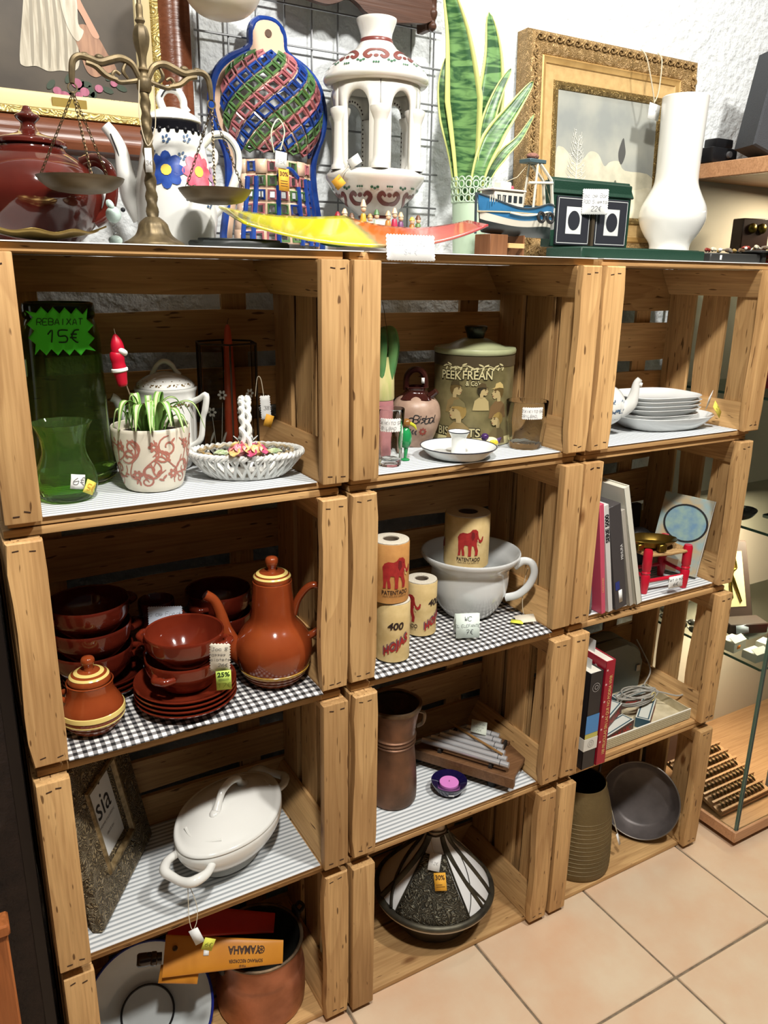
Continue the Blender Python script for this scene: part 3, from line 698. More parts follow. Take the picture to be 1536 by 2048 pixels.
portrait(-.030, .058, .0235, False, BLON, (118, 108, 72), (146, 124, 78), .0022); portrait(.050, .046, .0185, False, BLON, None, (110, 96, 64), .0022)
for nm, m_, bold, e in (('lettering_shadow', mat('tin_black', (34, 30, 22), .4), .0016, .0012), ('lettering', mat('tin_lettering', (196, 186, 140), .35), .0004, .0016)):
    gq = G(); f2 = cyl(Rt, 0, e)
    print_text(gq, 'PEEK', f2, -.046, .1305, .0165, bold, .9); print_text(gq, 'FREAN', f2, .008, .132, .0165, bold, .86); print_text(gq, "& Co's", f2, .000, .1195, .0095, bold*.6, .8)
    put(nm, gq, m_, t); gq = G(); print_text(gq, 'BISCUITS', f2, -.028, .0205, .0165, bold, 1.0)
    put(nm, gq, m_, t)
gq = G()
for k in range(12):
    a = -.06+k*.0105; gq.poly(circ(a, .1555+.004*math.sin(k*1.9), .0055, .0016, 8, .4*(-1)**k), cyl(Rt, 0, .0014)); gq.poly(circ(a+.004, .151, .004, .0018, 8, 1.1), cyl(Rt, 0, .0014))
line(gq, cyl(Rt, 0, .0014), [(-.065+i*.0065, .154+.003*math.sin(i)) for i in range(20)], .0007)
put('printed_branch', gq, MATS['tin_lettering'], t)
l = put('lid', G().lathe([(0, .1755), (.079, .1755), (.0812, .178), (.0815, .183), (.080, .1865), (.075, .187), (.060, .188), (.038, .197), (.024, .203), (0, .204)], 56), mat('tin_lid', (176, 180, 140), .3, col2=(150, 156, 118), scale=12), t)
put('knob', G().lathe([(0, .203), (.0165, .204), (.0185, .212), (.0225, .222), (.0228, .226), (.019, .2275), (0, .2265)], 32), mat('black_lacquer', (26, 32, 26), .2), l)
# La Bisbal jug
xp, yp = .760, .196
t = thing('clay_jug', 'round clay jug with black script lettering and brown glazed neck', 'jug', (xp, yp, z0), face(xp, yp))
JP = [(.026, 0), (.030, .003), (.040, .025), (.0475, .05), (.0485, .062), (.0455, .08), (.037, .092), (.024, .100)]
JC = mat('clay_body', (176, 148, 128), .4, col2=(158, 130, 112), scale=60); JB = mat('jug_brown_glaze', (58, 26, 22), .12, coat=.4)
put('body', G().lathe([(0, 0)]+prof_smooth(JP, 4)+[(0, .1)], 44), JC, t)
put('neck', G().lathe(prof_smooth([(.037, .0925), (.026, .1005), (.0215, .106), (.0225, .112), (.024, .1145), (.021, .115), (.019, .108), (0, .106)], 3), 36, rf=lambda a, z: 1+.06*math.sin(5*a)), JB, t)
put('spout', G().tube([(.027, -.012, .098), (.034, -.015, .104), (.039, -.017, .109)], [.008, .0065, .006], 12), JB, t)
put('handle', G().tube([(-.020, 0, .108), (-.019, 0, .132), (-.010, 0, .145), (.004, 0, .147), (.015, 0, .136), (.018, 0, .112)], .0062, 10, sm=5, flat=1.3), JB, t)
gq = G(); fj = cyl(rof(JP), 0, .0009, .16); hand(gq, 'La', fj, -.024, .050, .016, .0021, .25, 1.15); hand(gq, 'Bisbal', fj, .011, .051, .0145, .0019, .25, .8)
put('lettering', gq, INK, t)
gq = G(); flower(gq, fj, .008, .034, .0085, 8, .3); put('painted_flower', gq, mat('jug_red', (150, 70, 60), .4), t)
gq = G()
for k in range(5): gq.poly(circ(-.006-.0055*k, .034+.0012*k, .0036, .0016, 8, .9), fj); gq.poly(circ(-.006-.0055*k, .0295+.001*k, .0034, .0015, 8, -.9), fj)
put('painted_leaves', gq, mat('jug_dark', (60, 56, 56), .4), t)
card(t, rect(.006, .011), plane((.0125, -.0085, .127), (1, 0, 0), (0, 0, 1)), PAPER, (), 'price_sticker')
# drinking glasses
CG = mat('clear_glass', (250, 252, 250), .02, trans=1., ior=1.25)
def tumbler(x, y, r1, r0, h, label, facets):
    t = thing('drinking_glass', label, 'glass', (x, y, z0), face(x, y), 'tumblers in the upper middle crate')
    fr = (lambda a, z: 1+(.018*math.cos(facets*a) if z < h*.55 else 0))
    put('glass', G().lathe([(0, .0), (r0*.92, 0), (r0, .003), (r0+(r1-r0)*.55, h*.54), (r0+(r1-r0)*.62, h*.56), (r1, h-.001), (r1-.0006, h), (r1-.0014, h-.001), (r0+(r1-r0)*.62-.002, h*.56), (r0-.002, .014), (r0*.6, .010), (0, .012)], 48, rf=fr), CG, t)
    return t
t = tumbler(.628, .068, .0245, .0195, .101, 'slim clear glass tumbler with white label beside the crate post', 10)
f1 = cyl(.0238, .075, .0009); card(t, wavy(.036, .022), f1, PAPER, (('TXIKITO 5€', 0, .0015, .0048), ('BILBAO', -.003, -.0075, .0048)), 'price_label', ink=GREYINK, cuts=3)
t = tumbler(.944, .082, .041, .032, .092, 'wide clear glass tumbler with white label right of the biscuit tin', 12)
f1 = cyl(.0395, .073, .0009); card(t, wavy(.040, .022), lambda u, v: f1(u+.012, v), PAPER, (('TXIKITO 5€', 0, .0015, .0048), ('BILBAO', -.006, -.0075, .0048)), 'price_label', ink=GREYINK, cuts=3)
# enamel candle holder
xp, yp = .776, .070
t = thing('enamel_candle_holder', 'white enamel saucer candle holder with worn dark rim', 'candle holder', (xp, yp, z0+.0008), face(xp, yp))
EN = mat('white_enamel', (236, 238, 234), .15, coat=.3); EB = mat('enamel_edge', (38, 40, 54), .3)
put('saucer', G().lathe(prof_smooth([(0, 0), (.045, 0), (.056, .004), (.069, .0165), (.0705, .019)], 3)+[(.0702, .0198), (.068, .0185), (.055, .0068), (.045, .0035), (0, .003)], 56), EN, t)
put('rim_edge', G().tube([(.0706*math.cos(2*PI*i/56), .0706*math.sin(2*PI*i/56), .0198) for i in range(56)], .0010, 6, closed=True), EB, t)
put('candle_socket', G().lathe(prof_smooth([(.0135, .003), (.0132, .024), (.0145, .037), (.0205, .0465)], 4)+[(.0195, .0468), (.0135, .038), (.0115, .02), (.0115, .008), (0, .008)], 36), EN, t)
put('socket_edge', G().tube([(.0204*math.cos(2*PI*i/36), .0204*math.sin(2*PI*i/36), .0466) for i in range(36)], .0009, 6, closed=True), EB, t)
gq = G(); rs = random.Random(5)
for k in range(9):
    a = rs.uniform(0, 6.28); r = rs.uniform(.058, .066); zz = .0165-(.069-r)/.013*.0115+.0022
    gq.poly(circ(0, 0, rs.uniform(.0012, .003), .0009, 7), (lambda a, r, zz: lambda u, v: Vector(((r+v)*math.cos(a+u/r), (r+v)*math.sin(a+u/r), zz+v*1.1)))(a, r, zz))
put('chips', gq, mat('enamel_chip', (92, 80, 66), .8), t)
# small figurines
t = thing('glass_bird', 'small green glass bird ornament between tumbler and clay jug', 'figurine', (.672, .088, z0), face(.672, .088))
gb = mat('bird_green', (36, 140, 78), .08, coat=.3)
put('body', G().lathe(prof_smooth([(0, .022), (.006, .024), (.011, .036), (.010, .05), (.005, .06), (0, .063)], 3), 18), gb, t)
put('head', G().ell((.001, -.001, .068), (.0085, .008, .0085)), mat('bird_brown', (140, 96, 50), .1), t)
put('beak', G().tube([(.007, -.003, .068), (.015, -.005, .064), (.019, -.006, .057)], [.0035, .003, .0005], 8, sm=4), mat('bird_yellow', (190, 190, 60), .15), t)
put('stem', G().tube([(0, 0, .003), (.001, 0, .024)], [.0025, .004], 8), gb, t)
put('foot', G().lathe([(0, 0), (.008, 0), (.0085, .002), (.003, .004), (0, .004)], 16), gb, t)
t = thing('ceramic_duck', 'tiny yellow and purple ceramic duck in front of the biscuit tin', 'figurine', (.872, .098, z0), face(.872, .098)+.3)
put('body', G().ell((0, 0, .012), (.016, .011, .0115), 16, 10), mat('duck_cream', (230, 220, 180), .15), t)
put('wing', G().ell((.003, -.0085, .0135), (.010, .004, .006), 12, 8), mat('duck_yellow', (216, 196, 60), .15), t)
put('wing', G().ell((.003, .0085, .0135), (.010, .004, .006), 12, 8), MATS['duck_yellow'], t)
put('head', G().ell((-.013, -.002, .024), (.008, .0075, .0075), 14, 9), mat('duck_purple', (70, 44, 92), .12), t)
put('bill', G().ell((-.021, -.004, .0235), (.004, .003, .0016), 10, 6), mat('duck_bill', (40, 36, 46), .2), t)
put('tail', G().tube([(.013, 0, .015), (.021, 0, .022)], [.006, .001], 8), MATS['duck_purple'], t)
# ================================================================ upper right crate
xp, yp = 1.175, .118
t = thing('teapot', 'white teapot with blue flowers, its spout showing past the post', 'teapot', (xp, yp, z0), face(xp, yp))
BP = [(.022, 0), (.026, .004), (.021, .012), (.024, .02), (.044, .035), (.0515, .055), (.050, .075), (.038, .094), (.024, .103)]
put('body', G().lathe([(0, 0)]+prof_smooth(BP, 4)+[(0, .104)], 44), WHT, t)
put('spout', G().tube([(.040, -.004, .05), (.060, -.006, .068), (.066, -.007, .092), (.068, -.0075, .112), (.074, -.008, .122)], [.015, .0135, .0095, .0075, .006], 14, sm=5), WHT, t)
put('spout_lip', G().tube([(.070, -.0075, .111), (.080, -.008, .110)], [.006, .004], 10), WHT, t)
put('lid', G().lathe(prof_smooth([(.024, .1035), (.026, .106), (.02, .113), (.008, .118), (.006, .123), (.009, .128), (0, .132)], 3), 32), WHT, t)
put('handle', G().tube([(-.045, 0, .085), (-.07, 0, .09), (-.078, 0, .065), (-.066, 0, .042), (-.046, 0, .038)], .0055, 10, sm=5), WHT, t)
gq = G(); fb = cyl(rof(BP), 0, .0008, .66); rs = random.Random(8)
for (a, b, r) in ((.008, .062, .009), (-.008, .070, .007), (.016, .048, .006), (-.004, .05, .007)):
    flower(gq, fb, a, b, r, 6, .4)
for k in range(24): gq.poly(circ(rs.uniform(-.022, .028), rs.uniform(.036, .082), .0038, .0014, 7, rs.uniform(0, 3)), fb)
put('blue_flowers', gq, mat('cobalt_print', (52, 74, 104), .25, col2=(104, 128, 150), scale=200), t)
# platter and plates
PW2 = mat('plate_white', (236, 238, 236), .14, coat=.3)
xp, yp = 1.362, .128
def super_r(sx, sy, e=2.6):
    return lambda a, z: 1/((abs(math.cos(a))**e+abs(math.sin(a))**e)**(1/e))
def oval(name, label, x, y, z, a, b, h, wall=.0025, rz=0., e=2.6, cat='plate', grp=None):
    t = thing(name, label, cat, (x, y, z), rz, grp)
    pr = prof_smooth([(.62, 0), (.72, .001), (.88, h*.5), (1.0, h)], 3)
    o = [(0, 0)]+[(r*a, zz) for r, zz in pr]+[(a*.993, h+.0008), (a*.975, h-.0006), (.86*a, h*.5+wall), (.70*a, wall+.001), (0, wall)]
    put('dish', G().lathe(o, 64, 1, b/a, rf=super_r(1, 1, e)), PW2, t); return t
oval('serving_platter', 'large oval white platter under the stack of plates', xp+.008, .125, z0, .122, .088, .030, rz=-.12, cat='platter')
zz = z0+.0378
for i, (dz, nm) in enumerate(((0, 'lowest and deepest of the stacked white dishes on the platter'), (.0165, 'second white plate from the bottom of the stack on the platter'), (.0255, 'third white plate from the bottom of the stack on the platter'), (.0345, 'fourth white plate from the bottom of the stack on the platter'), (.0435, 'top white plate of the stack, with red and gold motif'))):
    tt = oval('stacked_plate', nm, xp-.006+.002*(i % 2), .135, zz-.0235+dz, .098 if i else .092, .078, .0165 if i else .0205, rz=-.1, e=3.2, grp='white plates stacked on the platter')
gq = plane((-.052, -.028, .0062), (1, 0, 0), (0, 1, 0))
put('printed_motif', G().poly(circ(-.012, .0, .018, .010, 14, .3), gq), mat('motif_red', (166, 52, 42), .3), tt)
put('printed_motif', G().poly(circ(.010, -.002, .012, .008, 14), lambda u, v: gq(u, v)+Vector((0, 0, .0003))).poly(circ(.012, .014, .012, .007, 14), lambda u, v: gq(u, v)+Vector((0, 0, .0003))), mat('motif_gold', (190, 160, 96), .3), tt)
tg = thing('price_tag', 'white and yellow price tag draped over the plates', 'tag', (xp+.078, .054, z0+.066), .2)
card(tg, rect(.026, .042), plane((0, 0, -.002), (.75, .1, .55), (-.5, -.35, .75)), PAPER, (('13€', 0, .004, .009),), 'paper_tag', ink=GREYINK)
card(tg, rect(.020, .040), plane((.024, -.010, -.023), (.7, .2, .6), (-.62, .1, .62)), YPAPER, (('13 €', 0, -.002, .007),), 'yellow_sticker', ink=mat('lime_ink', (150, 160, 60), .7))
# ================================================================ second row, left crate: brown clay crockery
CLAY = mat('brown_glaze', (116, 42, 24), .10, coat=.5, col2=(102, 35, 20), scale=18); CLD = mat('dark_brown_glaze', (92, 30, 18), .10, coat=.5, col2=(78, 24, 14), scale=18)
CLO = mat('orange_brown_glaze', (148, 68, 32), .12, coat=.5, col2=(132, 56, 26), scale=14); CREAM = mat('slip_cream', (232, 206, 124), .2, coat=.3)
def lug(g, a, r, z, s=1.):
    c_, s_ = math.cos(a), math.sin(a); tx, ty = -s_, c_
    P = [((r-.003)*c_+tx*d*s, (r-.003)*s_+ty*d*s, z) if abs(d) > .015 else ((r+.010*s)*c_+tx*d*s, (r+.010*s)*s_+ty*d*s, z+.001) for d in (-.018, -.009, 0, .009, .018)]
    return g.tube(P, [.0055*s, .0065*s, .0075*s, .0065*s, .0055*s], 10, sm=4)
def clay_bowl(x, y, z, r, h, label, m, rz=0., grp=None):
    t = thing('clay_bowl', label, 'bowl', (x, y, z), rz, grp)
    pr = prof_smooth([(r*.60, 0), (r*.68, .003), (r*.86, h*.35), (r*.97, h*.6), (r, h)], 4)
    put('bowl', G().lathe([(0, 0)]+pr+[(r*.985, h+.0018), (r*.955, h), (r*.92, h*.6), (r*.80, h*.35), (r*.62, .007), (0, .006)], 52), m, t)
    for a in (0, PI): put('lug_handle', lug(G(), a, r, h*.72, r/.066), m, t)
    return t
def clay_plate(x, y, z, r, label, m, grp, h=.016):
    t = thing('clay_saucer', label, 'saucer', (x, y, z), 0, grp)
    put('dish', G().lathe([(0, 0)]+prof_smooth([(r*.6, 0), (r*.7, .002), (r*.92, h*.6), (r, h)], 3)+[(r*.99, h+.002), (r*.965, h+.0015), (r*.88, h*.65), (r*.66, .006), (0, .005)], 52), m, t); return t
G1, G2, G3, G4 = 'clay bowls in the back left stack', 'clay bowls in the front stack', 'clay bowls in the back right stack', 'brown clay saucers'
xb, yb = .122, .188
for i, nm in enumerate(('lowest', 'middle', 'top')):
    pass
for i in range(3): clay_plate(xb+.014, yb+.004, z1+.009*i, .067, ('lowest', 'middle', 'top')[i]+' brown saucer under the back left stack of bowls', CLD, G4)
for i in range(3): clay_bowl(xb, yb, z1+.031+.041*i, .0665, .054, ('lowest', 'middle', 'top')[i]+' brown clay bowl in the back left stack by the post', CLD, face(xb, yb)+.25*i-.1, G1)
xb, yb = .252, .083
for i in range(4): clay_plate(xb-.004, yb, z1+.0085*i, .084, ('lowest', 'second lowest', 'second highest', 'top')[i]+' brown saucer under the two front bowls', CLAY, G4)
for i in range(2): clay_bowl(xb-.002+.001*i, yb, z1+.034+.042*i, .0655-.001*i, .052, ('lower', 'upper')[i]+' of the two brown clay bowls stacked on front saucers', CLAY, face(xb, yb)+1.0-1.4*i, G2)
tg = thing('price_label', 'white and lime price label hung on the front clay bowls', 'label', (.287, .010, z1+.110), face(xb, yb)-.1)
card(tg, wavy(.030, .050, .005, .0016), plane((.0, -.010, -.002), (1, .0, -.06), (.04, -.12, 1)), mat('paper_cream', (232, 224, 204), .8), (('Joc 8', 0, .013, .006), ('tasses i', 0, .003, .005), ('platets', 0, -.006, .005), ('26€', .004, -.017, .006)), 'paper_label', ink=GREYINK)
lc = card(tg, rect(.024, .036), plane((.004, -.0085, -.043), (1, 0, .04), (0, -.1, 1)), mat('lime_label', (206, 236, 110), .7), (('17€', 0, -.014, .008),), 'discount_label', ink=mat('lime_dark_ink', (150, 176, 60), .7))
pl = plane((.004, -.0090, -.043), (1, 0, .04), (0, -.1, 1), .0006)
q = G(); print_text(q, '25%', pl, 0, .0075, .0085, .0003); q.poly(rect(.017, .0007, 0, .003), pl); q.poly(rect(.017, .0007, 0, .0005), pl); put('printed_discount', q, mat('label_green_ink', (40, 70, 30), .6), lc)
xb, yb = .352, .213
for i in range(3): clay_bowl(xb, yb, z1+.038*i+.0, .0595, .058 if i == 2 else .052, ('lowest', 'middle', 'top')[i]+' brown clay bowl in the stack behind the coffee pot', CLD, face(xb, yb)+.95, G3)
# dark mug with label
xb, yb = .237, .205
t = thing('clay_mug', 'small dark brown clay mug behind the front bowls', 'mug', (xb, yb, z1), face(xb, yb)-.6)
put('body', G().lathe([(0, 0)]+prof_smooth([(.024, 0), (.029, .004), (.031, .05), (.0305, .1), (.0315, .138)], 3)+[(.0305, .14), (.029, .138), (.028, .01), (0, .008)], 36), CLD, t)
put('handle', G().tube([(.029, 0, .118), (.050, 0, .122), (.056, 0, .092), (.046, 0, .062), (.029, 0, .058)], .0055, 10, sm=5), CLD, t)
t = thing('price_label', 'white handwritten label leaning on the small dark mug', 'label', (.241, .162, z1+.109), face(.23, .16))
card(t, wavy(.056, .060), plane((0, 0, 0), (1, 0, -.08), (.02, .25, 1)), mat('paper_bluish', (214, 224, 238), .8), (('Joc de Fondue', .0, .014, .0068), ('20€', .008, -.006, .009)), 'paper_label')
# sugar bowl
xb, yb = .097, .073
t = thing('sugar_bowl', 'brown clay sugar bowl with lid and cream stripes', 'sugar bowl', (xb, yb, z1), face(xb, yb))
SP = [(.028, 0), (.034, .003), (.0445, .018), (.0485, .03), (.046, .044), (.0385, .058), (.0345, .068), (.0345, .079), (.0355, .082)]
put('body', G().lathe([(0, 0)]+prof_smooth(SP, 4)+[(.034, .083), (.0325, .08), (.0325, .07), (0, .066)], 44), CLO, t)
def bandring(f, z, h, n=44, e=.0014):
    return G().lathe([(f(z)+e*.3, z), (f(z+h*.1)+e, z+h*.1), (f(z+h*.5)+e, z+h*.5), (f(z+h*.9)+e, z+h*.9), (f(z+h)+e*.3, z+h)], n)
fr = rof(prof_smooth(SP, 4))
put('cream_stripe', bandring(fr, .031, .0085), CREAM, t); put('cream_stripe', bandring(fr, .021, .0035), CREAM, t); put('cream_stripe', bandring(fr, .0135, .002), mat('slip_dark', (150, 96, 66), .3), t)
for a in (PI,): put('lug_handle', lug(G(), a, .040, .062, .8), CLO, t)
LDp = [(.031, .081), (.032, .085), (.029, .092), (.02, .0975), (.009, .0995)]
l = put('lid', G().lathe(prof_smooth(LDp, 3)+[(0, .1)], 40), CLO, t); fl2 = rof(prof_smooth(LDp, 3))
for za, zb in ((.0915, .0942), (.0966, .0984)):
    rr = lambda z: fl2(z)
    put('lid_stripe', G().lathe([(rr(za)+.0007, za+.0004), (rr((za+zb)/2)+.0007, (za+zb)/2+.0006), (rr(zb)+.0004, zb+.0007)], 40), CREAM, l)
put('knob', G().lathe(prof_smooth([(.0075, .099), (.0065, .104), (.0075, .108), (.0105, .1145), (.0085, .121), (0, .1235)], 3), 24), CLO, l)
# coffee pot
xb, yb = .408, .085
t = thing('coffee_pot', 'tall brown clay coffee pot with long spout and striped lid', 'coffee pot', (xb, yb, z1), face(xb, yb))
KP = [(.040, 0), (.046, .004), (.058, .022), (.0655, .045), (.0675, .062), (.0645, .08), (.054, .098), (.0425, .112), (.0378, .126), (.036, .15), (.0342, .178), (.0338, .186)]
put('body', G().lathe([(0, 0)]+prof_smooth(KP, 4)+[(.0325, .187), (.0315, .184), (0, .18)], 52), CLO, t)
fr = rof(prof_smooth(KP, 4)); put('cream_stripe', bandring(fr, .0235, .0075, 52), mat('slip_ochre', (206, 160, 66), .2), t); put('cream_stripe', bandring(fr, .0175, .003, 52), MATS['slip_dark'], t); put('cream_stripe', bandring(fr, .009, .004, 52), MATS['slip_dark'], t)
put('spout', G().tube([(-.052, 0, .045), (-.070, -.002, .066), (-.083, -.004, .1), (-.090, -.005, .133), (-.099, -.006, .156), (-.113, -.007, .167)], [.020, .018, .0125, .0095, .0085, .009], 16, sm=5), CLO, t)
put('spout_mouth', G().tube([(-.112, -.007, .1663), (-.1142, -.0072, .1682)], .0068, 14), mat('dark_inside', (40, 14, 8), .5), t)
put('handle', G().tube([(.036, 0, .122), (.044, 0, .15), (.062, 0, .172), (.080, 0, .172), (.093, 0, .15), (.093, 0, .12), (.082, 0, .093), (.062, 0, .078)], [.0068, .0062, .006, .0065], 12, sm=5, flat=1.25), CLO, t)
LDp = [(.0318, .186), (.0325, .19), (.031, .1955), (.023, .2015), (.009, .2035)]
l = put('lid', G().lathe(prof_smooth(LDp, 3)+[(0, .2035)], 40), CLO, t); fl2 = rof(prof_smooth(LDp, 3))
for za, zb in ((.1945, .1972), (.1995, .2018)): put('lid_stripe', G().lathe([(fl2(za)+.0007, za+.0004), (fl2((za+zb)/2)+.0007, (za+zb)/2+.0006), (fl2(zb)+.0004, zb+.0007)], 40), CREAM, l)
put('knob', G().lathe(prof_smooth([(.0085, .203), (.0065, .208), (.0085, .213), (.0113, .220), (.0092, .228), (0, .2305)], 3), 24), CLO, l)
# ================================================================ second row, middle crate
RK = mat('kraft_wrap', (222, 196, 140), .7, col2=(206, 178, 120), scale=40); RKO = mat('orange_wrap', (206, 150, 84), .7, col2=(188, 132, 72), scale=40)
TIS = mat('tissue_paper', (204, 196, 178), .9, bump=.4, bscale=300); PRED = mat('print_red', (172, 44, 40), .6, col2=(150, 34, 34), scale=120); PBR = mat('print_dark_brown', (52, 36, 30), .6); PMV = mat('print_mauve', (120, 84, 92), .6)
ELE = [(-.50, .55), (-.53, .70), (-.45, .82), (-.30, .88), (-.10, .86), (.02, .90), (.12, 1.0), (.28, 1.0), (.38, .92), (.40, .78), (.44, .66), (.52, .58), (.58, .62), (.62, .72), (.67, .70), (.65, .56), (.55, .48), (.45, .52), (.38, .60), (.34, .50), (.36, .35), (.42, .20), (.40, .02), (.27, .02), (.28, .18), (.20, .38), (.12, .40), (.10, .20), (.10, .0), (-.04, .0), (-.03, .20), (-.06, .40), (-.20, .42), (-.24, .30), (-.20, .15), (-.19, .02), (-.31, .02), (-.32, .16), (-.35, .30), (-.38, .15), (-.38, .02), (-.50, .02), (-.48, .20), (-.50, .38)]
def roll(x, y, z, r, h, label, rz, wrap, motif, rot=None):
    t = thing('toilet_roll', label, 'toilet roll', (x, y, z), rz, 'old wrapped toilet rolls', rot)
    rc = r*.44
    put('tissue', G().lathe([(rc, .001), (r-.0015, .001), (r-.0012, h-.001), (r-.004, h), (rc, h-.0005), (rc, .001)], 40), TIS, t)
    put('wrapper', G().lathe([(r-.0010, .0006), (r, .0012), (r*1.003, h*.5), (r, h-.004), (r-.0008, h-.0025)], 40, rf=lambda a, z: 1+.006*math.sin(7*a+z*90)), wrap, t)
    put('core', G().lathe([(rc-.0006, .002), (rc-.0006, h-.002), (rc-.0022, h-.002), (rc-.0022, .002), (rc-.0006, .002)], 24), mat('cardboard', (96, 82, 66), .9), t)
    for mo, a0 in motif:
        f = cyl(r, 0, .0012, a0); k = h/.118
        if mo == 'e':
            put('printed_elephant', G().poly([(a*k*.047, .031*k+b*k*.060) for a, b in ELE], f, 2), PRED, t)
            q = G(); print_text(q, 'PATENTADO', f, 0, .0195*k, .0085*k, .0002, .74); print_text(q, 'FABRICADO POR SARRIO S.A.', f, 0, .0145*k, .0032*k, 0, .8); put('printed_lettering', q, PBR, t)
            f = cyl(r, 0, .0017, a0); q = G(); E_ = lambda pts: [(a*k*.047, .031*k+b*k*.060) for a, b in pts]
            q.poly(E_([(.36, .62), (.42, .44), (.50, .40), (.42, .50), (.40, .62)]), f); put('printed_tusk', q, mat('print_cream', (226, 204, 156), .6), t)
            q = G(); q.poly(E_([(.10, .92), (.22, .88), (.24, .70), (.14, .58), (.08, .72)]), f); q.poly(E_(circ(.30, .84, .02, .02, 8)), f); put('printed_ear', q, mat('print_dark_red', (112, 26, 28), .6), t)
        else:
            q = G(); print_text(q, '400', f, .002, .068*k, .014*k, .0006, 1.0, shear=.15); put('printed_lettering', q, PBR, t)
            for nm, m_, du, e in (('printed_block_shadow', PMV, -.0022, .0010), ('printed_block_letters', PRED, 0, .0015)):
                q = G(); f2 = cyl(r, 0, e, a0); fs_ = lambda u, v: f2(u+du, v+u*.62-du*1.2); print_text(q, 'HOJAS', fs_, .004, .026*k, .016*k, .0010, .66, space=1.12); put(nm, q, m_, t)
    return t
r1 = roll(.636, .060, z1, .0325, .118, 'wrapped toilet roll standing upright by the post, printed 400 HOJAS', face(.636, .06), RK, (('h', .1), ('e', PI)))
r2 = roll(.631, .064, z1+.1185, .0345, .116, 'orange wrapped toilet roll stacked on another, printed with an elephant', face(.636, .06), RKO, (('e', .30),))
r3 = roll(.742, .128, z1, .0318, .114, 'wrapped toilet roll standing left of the chamber pot', face(.742, .128), RK, (('e', -.95), ('h', .85)))
# chamber pot
xb, yb = .884, .160
t = thing('chamber_pot', 'large white porcelain chamber pot with one loop handle', 'chamber pot', (xb, yb, z1), face(xb, yb))
CPp = [(.046, 0), (.052, .003), (.068, .025), (.0795, .055), (.0825, .08), (.0825, .098), (.086, .109), (.094, .118), (.103, .128), (.1055, .136)]
CPi = [(.1045, .1385), (.1015, .137), (.092, .122), (.084, .112), (.0795, .1), (.079, .08), (.076, .057), (.064, .028), (.04, .012)]
put('bowl', G().lathe([(0, 0)]+prof_smooth(CPp, 4)+prof_smooth(CPi, 4)+[(0, .010)], 60), mat('porcelain_grey_white', (222, 224, 222), .13, coat=.4), t)
put('handle', G().at((0, 0, 0), (0, 0, -.12)).tube([(.092, 0, .112), (.110, 0, .126), (.128, 0, .122), (.134, 0, .100), (.124, 0, .072), (.104, 0, .050), (.078, 0, .040)], [.0095, .0082, .0078, .0085, .009], 14, sm=6, flat=.7), MATS['porcelain_grey_white'], t)
r4 = roll(.866, .152, z1+.118, .0465, .112, 'wrapped toilet roll with red elephant standing inside the chamber pot', face(.866, .15), RK, (('e', .12), ('h', -1.75)), )
# card and tag
t = thing('price_card', 'folded white price card in front of the chamber pot', 'card', (.805, .052, z1+.001), face(.805, .052)+.12)
fc = plane((0, 0, .026), (1, 0, .06), (0, .42, 1)); card(t, rect(.047, .048), fc, mat('paper_minty', (226, 238, 228), .8), (('WC', 0, .009, .0085), ('EL ELEFANTE', 0, -.003, .0052), ('7€', .003, -.017, .0085)), 'paper_card')
put('card_back', G().poly(rect(.047, .050), plane((-.002, .024, .0245), (1, 0, .06), (0, -.5, 1))), MATS['paper_minty'], t, solid=.0005)
t = thing('price_tag', 'cream and yellow price tag tied to the chamber pot handle', 'tag', (.975, .075, z1), face(.975, .075))
put('string', G().tube([(-.004, .03, .10), (-.010, .012, .07), (-.010, -.002, .03), (-.006, -.006, .010)], .0007, 5, sm=5), STRING, t)
card(t, wavy(.040, .030), plane((-.002, -.022, .0065), (1, .25, .12), (-.25, 1, .12)), mat('paper_cream2', (224, 214, 194), .8), (), 'paper_tag'); card(t, rect(.026, .014), plane((-.018, -.036, .004), (1, -.1, 0), (.1, 1, .1)), mat('neon_yellow', (232, 236, 80), .7), (), 'yellow_sticker')
# ================================================================ second row, right crate
def slab(name, label, cat, x, y, z, th, dp, h, lean, m, rz=0., grp=None, spine=None, pages=None):
    """upright book or record: thickness th along x, depth dp, height h, leaning left by angle"""
    t = thing(name, label, cat, (x, y, z), 0, grp, rot=(0, lean, rz))
    if pages:
        put('pages', G().box(.002, .003, .0025, th-.002, dp-.003, h-.003), pages, t)
        put('cover', G().box(0, 0, 0, .0018, dp, h, .0004).box(th-.0018, 0, 0, th, dp, h, .0004).box(0, 0, 0, th, .0018, h, .0004), m, t)
    else: put('body', G().box(0, 0, 0, th, dp, h, .0006), m, t)
    return t
def spine_text(t, txt, th, h, u0, size, m, x=None, flip=False, bold=0., sx=1., y=-.0005):
    f = plane((x if x is not None else th/2, y, u0), (0, 0, 1), (-1, 0, 0)); q = G(); print_text(q, txt, f, 0, -size*.38, size, bold, sx, align='LEFT'); return put('spine_lettering', q, m, t)
REC = 'records and books in the right crate of the second row'
PLS = mat('plastic_sleeve', (206, 206, 202), .12, trans=.75, ior=1.15, bump=.5, bscale=40)
mk = lambda n, c, r=.5: mat(n, c, r)
S1 = slab('record_sleeve', 'dark record in a creased clear plastic bag beside the post', 'record', 1.101, .036, z1+.0005, .010, .235, .245, -.105, mk('sleeve_dark', (62, 50, 52), .3), .0, REC)
put('plastic_bag', G().sheet(lambda u, v: (.0112+.0012*math.sin(9*u+14*v), -.012+.22*u, .0+.246*v), 12, 14), PLS, S1, solid=.0003)
put('plastic_bag', G().sheet(lambda u, v: (-.001+.014*u, -.004-.010*math.sin(PI*u)-.003*math.sin(12*v), .0+.244*v), 6, 18), PLS, S1, solid=.0003)
spine_text(S1, 'DEMOCRATS NUMERO 100', .010, .232, .03, .0042, PAPER)
